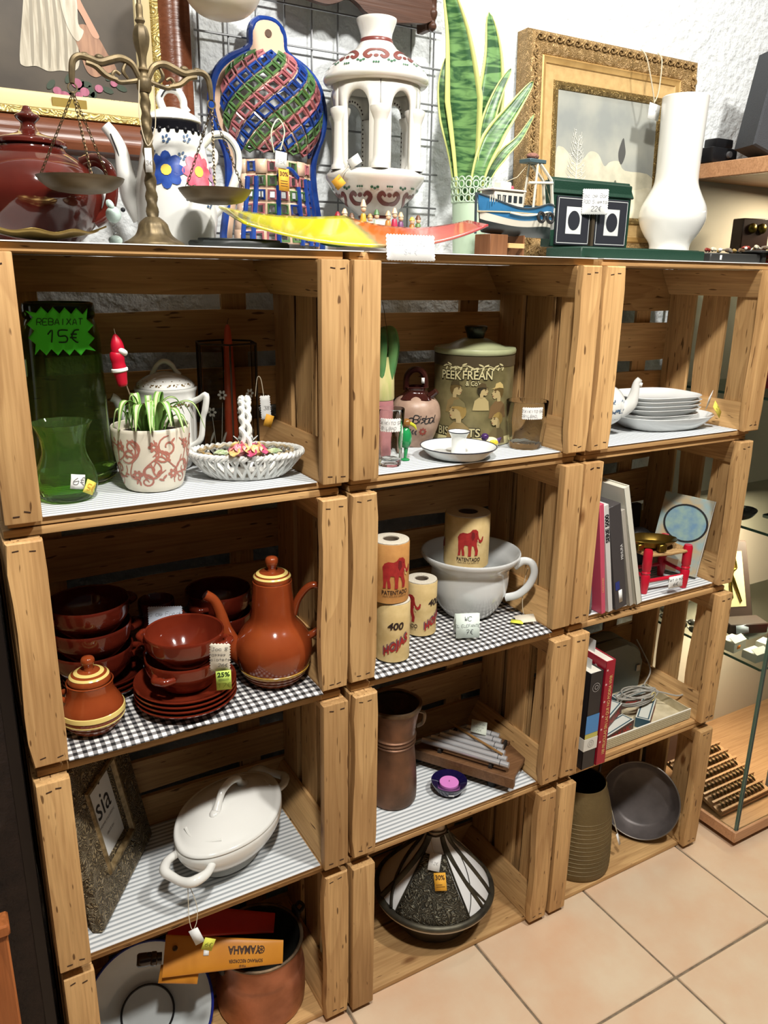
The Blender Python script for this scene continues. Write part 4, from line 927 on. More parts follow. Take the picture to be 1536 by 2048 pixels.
S2 = slab('record_sleeve', 'pink record sleeve between the plastic bag and the white spine', 'record', 1.1275, .010, z1, .012, .225, .252, -.148, mk('sleeve_pink', (206, 84, 108), .35), 0, REC); spine_text(S2, 'CANCIONES', .012, .22, .05, .0045, mk('gold_print', (236, 190, 120)))
S3 = slab('record_sleeve', 'white record sleeve with black SERIE lettering on its spine', 'record', 1.1478, .010, z1, .013, .225, .250, -.18, mk('sleeve_white', (212, 210, 206), .4), 0, REC); spine_text(S3, 'SERIE 5000', .014, .22, .165, .010, INK, bold=.0006)
S4 = slab('record_sleeve', 'dark grey boxed record with small white label', 'record', 1.1700, .010, z1, .033, .222, .245, -.215, mk('sleeve_black', (74, 70, 70), .25), 0, REC)
spine_text(S4, 'MIHURA', .033, .22, .115, .007, PAPER, x=.028); card(S4, rect(.010, .030), plane((.016, -.0008, .03), (1, 0, 0), (0, 0, 1)), PAPER, (), 'white_sticker'); put('blue_logo', G().poly(rect(.012, .020, .009, .058), plane((0, -.0009, 0), (1, 0, 0), (0, 0, 1))), mk('logo_blue', (48, 60, 130)), S4)
S5 = slab('record_sleeve', 'thin pale grey record just left of the tall cream book', 'record', 1.2150, .012, z1, .010, .22, .235, -.25, mk('sleeve_grey', (176, 170, 158), .4), 0, REC)
S6 = slab('book', 'tall cream book leaning beside the red stool', 'book', 1.2335, .010, z1, .017, .215, .288, -.28, mk('book_cream', (226, 224, 208), .4), 0, REC, pages=mk('book_pages', (216, 210, 192), .9))
# black box with case behind
t = thing('black_case', 'black leather box behind the stool against the crate back', 'box', (1.392, .205, z1), -.05)
BLK = mat('black_leather', (24, 23, 24), .35, bump=.15, bscale=300)
put('lid', G().box(0, .03, .06, .075, .048, .145, .002), BLK, t); put('box', G().box(-.005, -.035, 0, .075, .03, .085, .004), BLK, t); put('gilt_edge', G().box(.0745, .029, .06, .0765, .031, .145), mat('brass_thin', (190, 160, 90), .3, .8), t)
put('pouch', G().at((.018, -.022, .075)).ell((0, 0, 0), (.040, .026, .030), 20, 12), BLK, t)
card(t, rect(.012, .018), plane((.030, -.058, .082), (1, 0, -.3), (.3, .3, 1)), PAPER, (), 'price_sticker')
# red stool
xs, ys = 1.363, .083
t = thing('small_stool', 'small red turned-leg stool with woven rush seat', 'stool', (xs, ys, z1), -.16)
SR = mat('stool_red', (196, 22, 48), .3, coat=.2)
lx, ly, lh = .056, .040, .105
for sx in (-1, 1):
    for sy in (-1, 1):
        put('leg', G().at((sx*lx, sy*ly, 0)).lathe([(0, 0), (.0075, 0), (.0095, .02), (.0105, .042), (.0085, .046), (.0105, .050), (.0085, .054), (.0105, .058), (.0105, .099), (.0085, lh), (0, lh)], 18), SR, t)
    put('stretcher', G().tube([(sx*lx, -ly, .038), (sx*lx, ly, .038)], .0048, 10), SR, t)
for sy in (-1, 1): put('stretcher', G().tube([(-lx, sy*ly, .028), (lx, sy*ly, .030)], .0048, 10), SR, t)
RUSH = mat('rush', (196, 160, 108), .85, col2=(150, 114, 70), scale=50, sc3=(1, 8, 8))
for k in range(10):
    d = .008+k*.0056; hx_, hy = lx+.004, ly+.004
    kk = 1-k/10; zt = .092-.0006*k
    for sy in (-1, 1):
        yy = sy*(hy*kk); hw = hx_*kk
        put('rush_strand', G().tube([(-hw, yy, zt), (0, yy, zt-.002), (hw, yy, zt)], .0038, 7), RUSH, t)
    for sx in (-1, 1):
        xx = sx*hx_*kk; put('rush_strand', G().tube([(xx, -hy*kk, zt), (xx, 0, zt-.002), (xx, hy*kk, zt)], .0036, 7), RUSH, t)
tc_ = thing('price_label', 'white handwritten label on the front of the red stool', 'label', (xs-.005, ys-.064, z1+.031), -.16)
card(tc_, wavy(.038, .027), plane((0, -.006, 0), (1, 0, .05), (0, .05, 1)), PAPER, (('Fet a ma', 0, .0025, .0062), ('6€', 0, -.0095, .008)), 'paper_label')
# brass dish
t = thing('brass_ashtray', 'oval brass ashtray dish resting on the rush stool seat', 'ashtray', (xs-.018, ys+.004, z1+.0945), -.3)
BR = mat('old_brass', (150, 124, 54), .28, .9, col2=(110, 88, 36), scale=18)
put('dish', G().at((0, 0, 0), (-.05, .04, 0)).lathe([(0, .006), (.035, .004), (.045, .005), (.058, .016), (.064, .020), (.063, .022), (.056, .019), (.043, .0085), (0, .008)], 48, 1, .68, rf=lambda a, z: 1+.02*math.cos(8*a)), BR, t)
put('rest', G().box(-.052, -.036, .004, -.036, -.024, .020, .002), BR, t); put('rest', G().box(-.005, -.048, .002, .014, -.034, .020, .002), BR, t)
# book with magnifier cover
t = thing('magnifier_book', 'book with a magnifying glass and map cover leaning on crate side', 'book', (1.447, .099, z1+.0105), 0, None, rot=(R(-14), R(5), R(-60))); t.scale = (1.156, 1, 1.04)
put('pages', G().box(-.051, .002, .001, .047, .017, .178), MATS['book_pages'], t)
CV = mat('map_cover', (150, 172, 172), .3, col2=(186, 166, 130), scale=22, det=5, lo=.42, hi=.58)
put('cover', G().box(-.052, 0, 0, .048, .002, .18, .0005).box(-.052, .017, 0, .048, .019, .18, .0005), CV, t)
put('spine', G().box(.046, 0, 0, .0485, .019, .18, .0005), mk('spine_white', (222, 222, 214)), t)
fc = plane((0, -.0006, 0), (1, 0, 0), (0, 0, 1))
q = G().poly(circ(.002, .117, .0425, n=32), fc); put('printed_lens', q, mat('lens_print', (112, 146, 172), .2, col2=(150, 176, 164), scale=40), t)
q = G().tube([(.002+.0425*math.cos(2*PI*i/36), -.001, .117+.0425*math.sin(2*PI*i/36)) for i in range(36)], .0019, 6, closed=True); put('printed_lens_ring', q, INK, t)
q = G().poly(rect(.012, .016, .022, .055), plane((0, -.0007, 0), (1, .0, 0), (0, 0, 1))); put('printed_stamp', q, mk('stamp_green', (40, 140, 96)), t)
q = G().poly([(-.04, .05), (-.02, .068), (-.004, .052), (-.018, .036)], plane((0, -.0008, 0), (1, 0, 0), (0, 0, 1))); put('printed_figure', q, mk('print_navy', (60, 58, 80)), t)
q = G().poly(rect(.05, .028, -.018, .016), plane((0, -.0005, 0), (1, 0, 0), (0, 0, 1))); put('printed_panel', q, mk('print_brown2', (150, 120, 92)), t)
# ================================================================ third row, left crate
def rectframe(g, w, h, prof, nw=1):
    """frame in XZ plane, outer w x h from origin corner, front is -Y; prof = (inset, y)"""
    loops = []
    for d, y in prof: loops.append([g.V(p) for p in ((d, y, d), (w-d, y, d), (w-d, y, h-d), (d, y, h-d))])
    for A, B in zip(loops, loops[1:]):
        for i in range(4): g.F([A[i], A[(i+1) % 4], B[(i+1) % 4], B[i]])
    return g
t = thing('picture_frame', 'ornate bronze picture frame with white printed insert standing in crate', 'picture frame', (.0762, .0385, z2+.0044), 0, None, rot=(R(-10.2), 0, R(56.84)))
def ornate(name, c1, c2, metal=.5, rough=.4, scale=40, bump=1., kind='VORONOI', dist=.004):
    m, nt, b = newmat(name); N = nt.nodes; L = nt.links
    tc = N.new('ShaderNodeTexCoord'); n = N.new('ShaderNodeTexNoise'); n.inputs['Scale'].default_value = scale*.5; n.inputs['Detail'].default_value = 1
    L.new(tc.outputs['Object'], n.inputs['Vector'])
    ad = N.new('ShaderNodeMix'); ad.data_type = 'VECTOR'; ad.inputs['Factor'].default_value = .06; L.new(tc.outputs['Object'], ad.inputs['A']); L.new(n.outputs['Color'], ad.inputs['B'])
    w = N.new('ShaderNodeTexWave'); w.wave_type = 'RINGS'; w.inputs['Scale'].default_value = scale; w.inputs['Distortion'].default_value = 9; w.inputs['Detail'].default_value = 1; w.inputs['Detail Scale'].default_value = 1.5
    L.new(ad.outputs['Result'], w.inputs['Vector'])
    r = N.new('ShaderNodeValToRGB'); e = r.color_ramp.elements; e[0].position = .2; e[0].color = (*lin(c1), 1); e[1].position = .75; e[1].color = (*lin(c2), 1)
    L.new(w.outputs['Fac'], r.inputs[0]); L.new(r.outputs[0], b.inputs['Base Color']); b.inputs['Metallic'].default_value = metal; b.inputs['Roughness'].default_value = rough
    bp = N.new('ShaderNodeBump'); bp.inputs['Strength'].default_value = bump; bp.inputs['Distance'].default_value = dist; L.new(w.outputs['Fac'], bp.inputs['Height']); L.new(bp.outputs[0], b.inputs['Normal'])
    MATS[name] = m; return m
FW, FH = .240, .286
put('frame', rectframe(G(), FW, FH, [(0, .022), (0, .006), (.003, .002), (.008, .001), (.058, .004), (.060, .001), (.064, -.002), (.0745, .003), (.0772, .008), (.0772, .012)]), ornate('bronze_scroll', (76, 64, 46), (152, 134, 100), .25, .5, 75, 1.), t)
put('inner_bead', rectframe(G(), FW, FH, [(.0605, .0008), (.063, -.0035), (.068, -.0035), (.0745, .0025)]), mat('bronze_plain', (150, 130, 94), .4, .3, col2=(104, 86, 56), scale=90), t)
put('insert_card', G().box(.07, .0105, .07, FW-.07, .014, FH-.07), mat('insert_paper', (224, 224, 220), .5), t)
put('backing', G().box(.004, .014, .004, FW-.004, .021, FH-.004), mat('backing_board', (70, 56, 42), .8), t)
fi = plane((FW/2, .0101, FH/2), (1, 0, 0), (0, 0, 1)); q = G()
print_text(q, 'sia', fi, 0, .003, .044, .0000, .92); put('printed_wordmark', q, mat('print_charcoal', (44, 40, 40), .6), t)
q = G(); print_text(q, 'HOME FASHION', fi, 0, -.012, .0046, 0, 1.3); print_text(q, '10x15 cm', fi, 0, -.034, .0055, 0, 1.); put('printed_small_text', q, mat('print_mid_grey', (110, 106, 104), .6), t)
put('printed_dot', G().poly(circ(.006, .062, .0042, .0052, 12), fi), MATS['print_charcoal'], t)
# tureen
xt, yt = .325, .124
t = thing('soup_tureen', 'large oval white tureen with lid and shaped handles', 'tureen', (xt, yt, z2), R(38))
A_, B_ = .128, .088
TPf = prof_smooth([(.52, 0), (.56, .004), (.50, .012), (.56, .020), (.80, .038), (.96, .062), (1.0, .080), (.985, .088)], 4)
lobed = lambda a, z: 1+.018*math.cos(4*a)
put('bowl', G().lathe([(0, 0)]+[(r*A_, z) for r, z in TPf]+[(.95*A_, .089), (.93*A_, .085), (0, .08)], 72, 1, B_/A_, rf=lobed), WHT, t)
LDp = prof_smooth([(.985, .0885), (1.0, .091), (.975, .0955), (.90, .098), (.80, .104), (.55, .117), (.25, .125)], 4)
l = put('lid', G().lathe([(r*A_, z) for r, z in LDp]+[(0, .127)], 72, 1, B_/A_, rf=lobed), WHT, t)
put('lid_handle', G().tube([(-.040, 0, .121), (-.028, .002, .134), (-.012, .004, .146), (.010, .002, .151), (.028, -.002, .146), (.038, 0, .132), (.046, 0, .121)], [.0095, .0065, .0070, .0075, .0070, .0065, .010], 12, sm=5), WHT, l)
put('lid_boss', G().ell((-.042, 0, .121), (.016, .010, .006), 14, 8), WHT, l); put('lid_boss', G().ell((.047, 0, .120), (.016, .010, .006), 14, 8), WHT, l)
for sg in (-1, 1):
    put('relief_garland', G().tube([(sg*.083, -.038, .1035), (sg*.095, -.02, .1025), (sg*.099, 0, .1025), (sg*.095, .02, .1025), (sg*.083, .038, .1035)], .0035, 8, sm=4), WHT, l)
    put('side_handle', G().tube([(sg*.112, -.036, .073), (sg*.135, -.040, .074), (sg*.158, -.030, .073), (sg*.163, -.012, .070), (sg*.161, .012, .071), (sg*.157, .030, .074), (sg*.135, .040, .074), (sg*.112, .036, .073)], [.007, .0075, .0095, .0085, .0075, .0085, .0095, .0075, .007], 12, sm=5), WHT, t)
tg = thing('price_tag', 'white and yellow price tag hanging from the tureen handle', 'tag', (.190, .010, z2), face(.19, .01))
put('string', G().tube([(.020, .012, .066), (.032, -.006, .030), (.030, -.022, .010), (.022, -.030, .002), (.018, -.02, .02), (.020, .006, .060)], .0006, 5, sm=5), STRING, tg)
card(tg, rect(.016, .028), plane((.028, -.036, -.008), (.9, 0, .3), (-.35, .25, .85)), PAPER, (), 'paper_tag'); card(tg, rect(.019, .021), plane((.046, -.042, -.024), (.9, 0, -.45), (.4, .2, .85)), mat('lemon_label', (226, 226, 90), .7), (('6€', 0, -.004, .007),), 'yellow_sticker', ink=mat('olive_ink', (120, 120, 40), .7))
# ================================================================ third row, middle crate
xb, yb = .680, .120
COP = mat('aged_copper', (132, 94, 70), .45, .55, col2=(92, 70, 54), scale=16, bump=.35, bscale=40); COD = mat('copper_rim', (120, 100, 76), .4, .7, col2=(84, 70, 56), scale=40)
t = thing('copper_jar', 'tall aged copper jar with ribbed neck and open dark mouth', 'jar', (xb, yb, z2), face(xb, yb))
CJ = [(.044, 0), (.049, .004), (.0505, .02), (.0495, .06), (.0465, .1), (.044, .125), (.0435, .137), (.0462, .140), (.0435, .143), (.0465, .147), (.044, .151), (.047, .156), (.044, .160), (.045, .175), (.049, .20), (.053, .217), (.054, .222)]
put('body', G().lathe([(0, 0)]+prof_smooth(CJ, 3)+[(.050, .2195), (.047, .205), (.042, .175), (.041, .14), (.045, .06), (.045, .006), (0, .006)], 52, rf=lambda a, z: 1+.006*math.sin(3*a+z*40)), COP, t)
put('rim', G().lathe([(.0535, .219), (.057, .221), (.057, .227), (.052, .2285), (.0495, .226), (.0495, .220), (.0535, .219)], 52, rf=lambda a, z: 1+.012*math.sin(5*a)), COD, t)
put('lug_handle', G().at((0, 0, 0), (0, 0, .1)).tube([(.050, 0, .205), (.062, 0, .20), (.060, 0, .178), (.047, 0, .170)], .004, 8, sm=5), COD, t)
# chimes
t = thing('tube_chimes', 'wooden chime board with six polished metal tubes and label', 'chimes', (.886, .137, z2), 0)
ux, uy = Vector((.545, -.838, 0)), Vector((.838, .545, 0))
def C(a, b, c): return ux*a+uy*b+Vector((0, 0, c))
DW = wood('walnut', 'X', (128, 92, 62), (66, 42, 26), 6, .45, False)
def slabq(pts, h0, h1): return G().prism([(p.x, p.y) for p in pts], h0, h1, .0012)
put('base_board', slabq([C(-.125, -.050, 0), C(.122, -.050, 0), C(.122, .040, 0), C(.060, .088, 0), C(-.02, .105, 0), C(-.085, .03, 0)], .024, .034), DW, t)
put('front_board', slabq([C(-.128, -.062, 0), C(.128, -.062, 0), C(.128, -.049, 0), C(-.128, -.049, 0)],   .019, .044), DW, t)
put('back_rail', slabq([C(.020, .066, 0), C(.075, .066, 0), C(.075, .075, 0), C(.020, .075, 0)], .034, .042), DW, t)
ALU = mat('polished_steel', (226, 228, 230), .25, .6)
for k in range(6):
    L0, L1 = -.096+.014*k, .108-.011*k; b = -.036+.0195*k
    tb = put('chime_tube', G().tube([C(L0, b, .0555), C(L1, b, .0555)], .0066, 16), ALU, t)
    put('tube_mark', G().tube([C(L1-.020, b, .0555), C(L1-.0185, b, .0555)], .00675, 16), mat('tube_groove', (90, 92, 94), .4, .8), tb)
for b in (-.036, .062):
    pass
for a in (-.055, .065): put('felt_rail', slabq([C(a, -.045, 0), C(a+.006, -.045, 0), C(a+.006, .066, 0), C(a, .066, 0)],   .0345, .0488), mat('felt_dark', (46, 38, 32), .95), t)
put('beater', G().tube([C(-.070, .048, .0652), C(.086, -.018, .0655)], .0028, 8), mat('beater_wood', (150, 112, 66), .5), t)
for a, b in ((-.105, -.035), (.075, -.042), (.065, .055), (-.03, .08)): put('foot', G().at(C(a, b, 0)).lathe([(0, .0005), (.010, .0005), (.0105, .004), (.009, .0235), (0, .0238)], 20), mat('rubber_black', (30, 28, 28), .6), t)
cd = thing('price_label', 'small white label lying on the chime tubes', 'label', (.890, .137, z2+.0675), 0)
card(cd, rect(.036, .030), plane(C(.006, .042, .004)+Vector((0, 0, .003)), C(1, .2, -.1), C(-.2, .7, .55)), mat('paper_pale_green', (222, 228, 212), .8), (('XILOFON', 0, .005, .0042), ('tubular', 0, -.002, .0042), ('25€', 0, -.010, .005)), 'paper_label')
# blue tealight dish
xb, yb = .796, .078
t = thing('candle_dish', 'dark blue glass candle dish with pink tealight', 'candle holder', (xb, yb, z2), face(xb, yb))
put('dish', G().lathe([(0, 0)]+prof_smooth([(.020, 0), (.026, .003), (.034, .015), (.039, .026)], 3)+[(.0385, .028), (.033, .0255), (.023, .021), (.0215, .012), (0, .012)], 48), mat('cobalt_glass', (16, 14, 58), .06, coat=.5), t)
put('tealight', G().lathe([(0, .0125), (.0205, .0125), (.0208, .0235), (.020, .0245), (0, .024)], 32), mat('pink_wax', (222, 134, 208), .45), t)
put('wick', G().tube([(0, 0, .024), (.0005, 0, .0275)], .0007, 5), MATS['wick'], t)
card(t, rect(.012, .006), lambda u, v: Vector((u+.006, -.0345-v*.6, .0135+v)), PAPER, (), 'price_sticker')
# ================================================================ third row, right crate
BKP = mat('book_block', (226, 222, 208), .9)
t = slab('book', 'thick red book with gold spine lettering about films', 'book', 1.1425, -.006, z2, .0275, .165, .262, 0, mat('book_red', (164, 26, 48), .35), -.02, None, pages=BKP)
GLD = mat('gold_lettering', (226, 190, 120), .4)
q = G(); f = plane((.0185, -.0006, .012), (0, 0, 1), (-1, 0, 0)); print_text(q, '100 PELICULAS SIN LAS QUE NO PODRIA VIVIR', f, .012, -.003, .0085, .0002, .82, align='LEFT'); put('spine_lettering', q, GLD, t)
for i, zz in enumerate((.06, .092, .125, .162, .205, .24)):
    st2 = [(.0052*(1 if k % 2 == 0 else .45)*math.cos(PI*k/6), .0052*(1 if k % 2 == 0 else .45)*math.sin(PI*k/6)) for k in range(12)]
    put('printed_star', G().poly([(a, b) for a, b in st2], (lambda zz, i: lambda u, v: Vector((-.0007, .012+.018*(i % 2)+u, zz+v)))(zz, i)), mat('print_star_white', (232, 200, 196), .5), t)
    put('printed_star', G().poly([(a*.7, b*.7) for a, b in st2], (lambda zz: lambda u, v: Vector((.0245*.2+u, -.0006, zz+v)))(zz)), MATS['print_star_white'], t)
put('bookmark', G().box(.012, .05, .25, .0124, .085, .288), PAPER, t)
t = slab('book', 'thick black book with blue band and white emblem beside the red one', 'book', 1.1005, -.004, z2, .0385, .165, .242, 0, mat('book_black', (40, 38, 40), .4), 0, None, pages=BKP)
fb = plane((.0192, -.0006, 0), (1, 0, 0), (0, 0, 1))
put('blue_band', G().poly(rect(.038, .046, 0, .114), fb), mat('band_blue', (74, 136, 196), .4), t)
put('white_band', G().box(-.0008, -.0012, .048, .0393, .10, .078), mat('band_white', (222, 220, 210), .5), t); put('yellow_band', G().poly(rect(.038, .012, 0, .0845), fb), mat('band_yellow', (196, 188, 96), .5), t)
q = G(); f2 = plane((.0192, -.0008, 0), (1, 0, 0), (0, 0, 1)); f3 = plane((.0192, -.0018, 0), (1, 0, 0), (0, 0, 1))
def ringp(g, f, cx, cy, r, w, n=24):
    P = [(cx+r*math.cos(2*PI*i/n), cy+r*math.sin(2*PI*i/n)) for i in range(n+1)]; Q = [(cx+(r-w)*math.cos(2*PI*i/n), cy+(r-w)*math.sin(2*PI*i/n)) for i in range(n+1)]
    for i in range(n): g.F([g.V(f(*P[i])), g.V(f(*P[i+1])), g.V(f(*Q[i+1])), g.V(f(*Q[i]))])
ringp(q, f2, 0, .205, .011, .0012); ringp(q, f2, .001, .205, .0055, .0014); put('printed_emblem', q, mat('emblem_grey', (170, 168, 166), .5), t)
q = G(); ringp(q, f3, 0, .064, .009, .0009); ringp(q, f3, 0, .064, .0045, .001); put('printed_emblem', q, mat('emblem_grey2', (150, 148, 146), .5), t)
put('bookmark', G().box(.02, .02, .225, .0204, .06, .262), PAPER, t)
# grey rounded case
t = thing('projector_case', 'grey rounded projector case behind the red book', 'case', (1.29, .187, z2), -.03)
out = [(0, 0), (.19, 0), (.19, .09)]+[(.19-.06+.06*math.cos(a), .095+.06*math.sin(a)) for a in [PI/2*k/8 for k in range(9)]]+[(.02, .155), (0, .14)]
GC = mat('case_grey', (112, 118, 108), .5, bump=.2, bscale=300)
put('shell', G().prism(out, 0, .042, .006, 'Y'), GC, t); put('shell', G().prism(out, .0445, .09, .006, 'Y'), GC, t); put('seam', G().prism([(a*.99+.001, b*.99+.001) for a, b in out], .0405, .046, 0, 'Y'), mat('case_seam', (60, 62, 58), .5), t)
put('catch', G().box(.168, -.004, .07, .182, .001, .088, .001), mat('catch_metal', (150, 150, 144), .35, .8), t)
# tray and small boxes
t = thing('card_tray', 'shallow cream cardboard tray with checked front edge', 'tray', (1.196, .028, z2), .0)
TR = mat('tray_cream', (220, 208, 174), .7, col2=(196, 182, 146), scale=30); TRC = stripes('tray_check', (226, 218, 188), (128, 116, 84), .0052, .5, .08, gingham=(176, 164, 128))
put('tray_floor', G().box(0, .002, 0, .302, .15, .003), TR, t); put('tray_side', G().box(0, 0, 0, .0025, .15, .026), TR, t); put('tray_side', G().box(.2995, 0, 0, .302, .15, .026), TR, t); put('tray_side', G().box(.0025, .1475, 0, .2995, .15, .026), TR, t)
fo = put('tray_front', G().box(.0025, -.013, 0, .2995, -.0108, .302-.0), None if False else TR, t) if False else put('tray_front', G().box(.0005, 0, 0, .3015, .0025, .026), TR, t)
q = put('checked_paper', G().box(0, 0, 0, .299, .0246, .0003), TRC, t, loc=(.0015, -.0003, .0008), rot=(R(90), 0, 0))
put('rim_edge', G().box(0, -.0002, .0255, .302, .0028, .0275), mat('tray_rim', (240, 236, 220), .6), t)
BXT = mat('box_top_pale', (214, 216, 206), .5); BXB = mat('box_teal', (62, 92, 104), .5); BXS = mat('box_side_brown', (104, 76, 66), .5); NRED = mat('logo_red', (190, 56, 48), .5)
def smallbox(x, y, z, rz, lab, L=.118, w=.034, h=.026, tilt=0.):
    t = thing('slide_box', lab, 'box', (x, y, z), 0, 'small old boxes in the tray', rot=(0, tilt, rz))
    put('carton', G().box(-L/2, -w/2, 0, L/2, w/2, h, .0006), BXS, t); put('top_panel', G().box(-L/2, -w/2, h-.0002, L/2, w/2, h+.0004), BXT, t)
    q = G(); f = plane((0, 0, h+.0009), (1, 0, 0), (0, 1, 0))
    for (a, b, c_, d) in ((-L/2+.003, -w/2+.003, L/2-.003, -w/2+.006), (-L/2+.003, w/2-.006, L/2-.003, w/2-.003), (-L/2+.003, -w/2+.003, -L/2+.006, w/2-.003), (L/2-.006, -w/2+.003, L/2-.003, w/2-.003)):
        q.poly([(a, b), (c_, b), (c_, d), (a, d)], f)
    put('printed_border', q, BXB, t); put('end_flap', G().box(-L/2-.0006, -w/2, 0, -L/2+.0002, w/2, h), BXB, t); put('end_flap', G().box(L/2-.0002, -w/2, 0, L/2+.0006, w/2, h), BXB, t)
    q = G(); f = plane((0, -w/2-.0007, 0), (1, 0, 0), (0, 0, 1)); print_text(q, 'CINE NIC', f, 0, .006, .014, .0005, 1.1, shear=.2); put('printed_logo', q, NRED, t)
    return t
zt = z2+.0034
smallbox(1.268, .063, zt, .20, 'front small box in the tray with red printed side', tilt=0); smallbox(1.262, .1015, zt, .20, 'small box in the tray just behind the front one')
smallbox(1.262, .154, zt, .0, 'small box at the back left of the tray by the grey case'); smallbox(1.422, .152, zt, 0, 'small box at the back of the tray under the coiled cable')
smallbox(1.398, .083, zt, .60, 'small box lying slanted at the right of the tray'); smallbox(1.262, .086, zt+.0272, .42, 'small box lying across the two front boxes')
# coiled cable
t = thing('cable_coil', 'coiled grey electric cable lying on the small boxes', 'cable', (1.395, .112, z2+.0345), .1)
rs = random.Random(9); P = []
for k in range(7):
    for i in range(14):
        a = 2*PI*i/14; P.append(((.060+.010*math.sin(k*1.7))*math.cos(a)+.006*math.sin(k*2.1), (.026+.006*math.cos(k))*math.sin(a)+.004*math.cos(k*1.3), .004+.0028*k+.005*math.cos(a+k*.5)+.012*(1-math.cos(a))*.3))
P += [(.07, -.02, .012), (.10, -.045, .004), (.12, -.05, .003)]
put('cable', G().tube(P, .0021, 6, sm=3), mat('cable_grey', (168, 164, 154), .5), t)
put('cable_tie', G().tube([(.028+.008*math.cos(2*PI*i/10), -.026+.001*i*0, .016+.012*math.sin(2*PI*i/10)) for i in range(10)], .0018, 6, closed=True), mat('tie_yellow', (206, 190, 130), .6), t)
put('cable_tail', G().tube([(.05, .02, .02), (.11, .045, .035), (.119, .085, .075), (.113, .10, .10)], .0019, 6, sm=5), MATS['cable_grey'], t)
# ================================================================ bottom row, left crate
t = thing('enamel_basin', 'white enamel basin with blue rim leaning in the bottom crate', 'basin', (.147, .114, z3+.0905), 0, None, rot=(R(47), 0, face(.15, .12)))
put('bowl', G().lathe([(0, -.048), (.062, -.048), (.080, -.040), (.106, -.008), (.118, .0)]+[(.118, .0015), (.106, -.005), (.078, -.037), (.060, -.045), (0, -.045)], 64), mat('basin_enamel', (206, 212, 212), .18, coat=.3, col2=(190, 196, 196), scale=10), t)
put('blue_rim', G().tube([(.118*math.cos(2*PI*i/64), .118*math.sin(2*PI*i/64), .0006) for i in range(64)], .0026, 8, closed=True), mat('rim_blue', (30, 40, 120), .25), t)
t = thing('black_ring', 'thin black ring lying in the enamel basin', 'ring', (.147, .114, z3+.0905), 0, None, rot=(R(47), 0, face(.15, .12)))
put('ring', G().tube([(.049*math.cos(2*PI*i/48)-.003, .047*math.sin(2*PI*i/48)-.006, -.0425) for i in range(48)], .0021, 7, closed=True), mat('ring_black', (20, 20, 22), .4), t)
xb, yb = .372, .118
COP2 = mat('bright_copper', (190, 124, 92), .4, .6, col2=(150, 96, 68), scale=14, bump=.25, bscale=60)
t = thing('copper_pot', 'wide copper pot with dark lugs in the bottom crate', 'pot', (xb, yb, z3), face(xb, yb))
CW2 = [(.080, 0), (.088, .004), (.0905, .03), (.0905, .075), (.0885, .092), (.0855, .1), (.0845, .112), (.0855, .15)]
put('body', G().lathe([(0, 0)]+prof_smooth(CW2, 3)+[(.0845, .152), (.083, .149), (.082, .11), (.086, .09), (.086, .008), (0, .006)], 56), COP2, t)
put('rim', G().lathe([(.085, .149), (.0885, .150), (.0885, .1535), (.085, .155), (.082, .153), (.082, .149), (.085, .149)], 56), COD, t)
put('dark_inner_sheet', G().lathe([(.0818, .148), (.0812, .11), (.085, .088), (.085, .009), (0, .0075)], 56), mat('pot_inside_dark', (44, 44, 36), .7), t)  # darker sheet over the inner wall and floor of the pot
for a in (.55, PI+.55): put('lug', G().at((.088*math.cos(a), .088*math.sin(a), .14), (0, 0, a)).box(-.002, -.012, -.016, .006, .012, .030, .003).tube([(.004, -.009, .02), (.016, -.008, .028), (.018, 0, .03), (.016, .008, .028), (.004, .009, .02)], .0035, 8, sm=4), mat('iron_dark', (40, 38, 36), .6), t)
def pouch(name, label, A, B, w0, w1, m, up, th=.010):
    A, B = Vector(A), Vector(B); ax = (B-A).normalized(); upv = Vector(up); upv = (upv-ax*upv.dot(ax)).normalized(); n = ax.cross(upv); L = (B-A).length
    t = thing(name, label, 'case', A, 0)
    def f(u, v):
        a = 2*PI*v; w = w0+(w1-w0)*u; e = th*(1-.75*abs(2*u-1)**4); return ax*L*u+upv*w*.5*(1 if abs(math.cos(a)) > .02 else 1)*math.copysign(abs(math.cos(a))**.6, math.cos(a))+n*e*.5*math.copysign(abs(math.sin(a))**.8, math.sin(a))
    g = G(); N_ = 24; rings = [[g.V(f(i/12, k/N_)) for k in range(N_)] for i in range(13)]
    for i in range(12):
        for k in range(N_): g.F([rings[i][k], rings[i][(k+1) % N_], rings[i+1][(k+1) % N_], rings[i+1][k]])
    g.F(rings[0]); g.F(rings[-1]); put('pouch', g, m, t)
    return t, ax, upv, n, L
OR = mat('orange_vinyl', (206, 138, 44), .38, col2=(190, 122, 36), scale=12)
tp, ax, up, n, L = pouch('recorder_case', 'orange vinyl recorder case with upside-down print across the copper pot', (.178, .092, .226), (.392, .042, .174), .070, .040, OR, (0.02, .66, .75))
n = n if n.y < 0 else -n
ff = lambda u, v: ax*(L*.64+u)+up*v+n*.0062
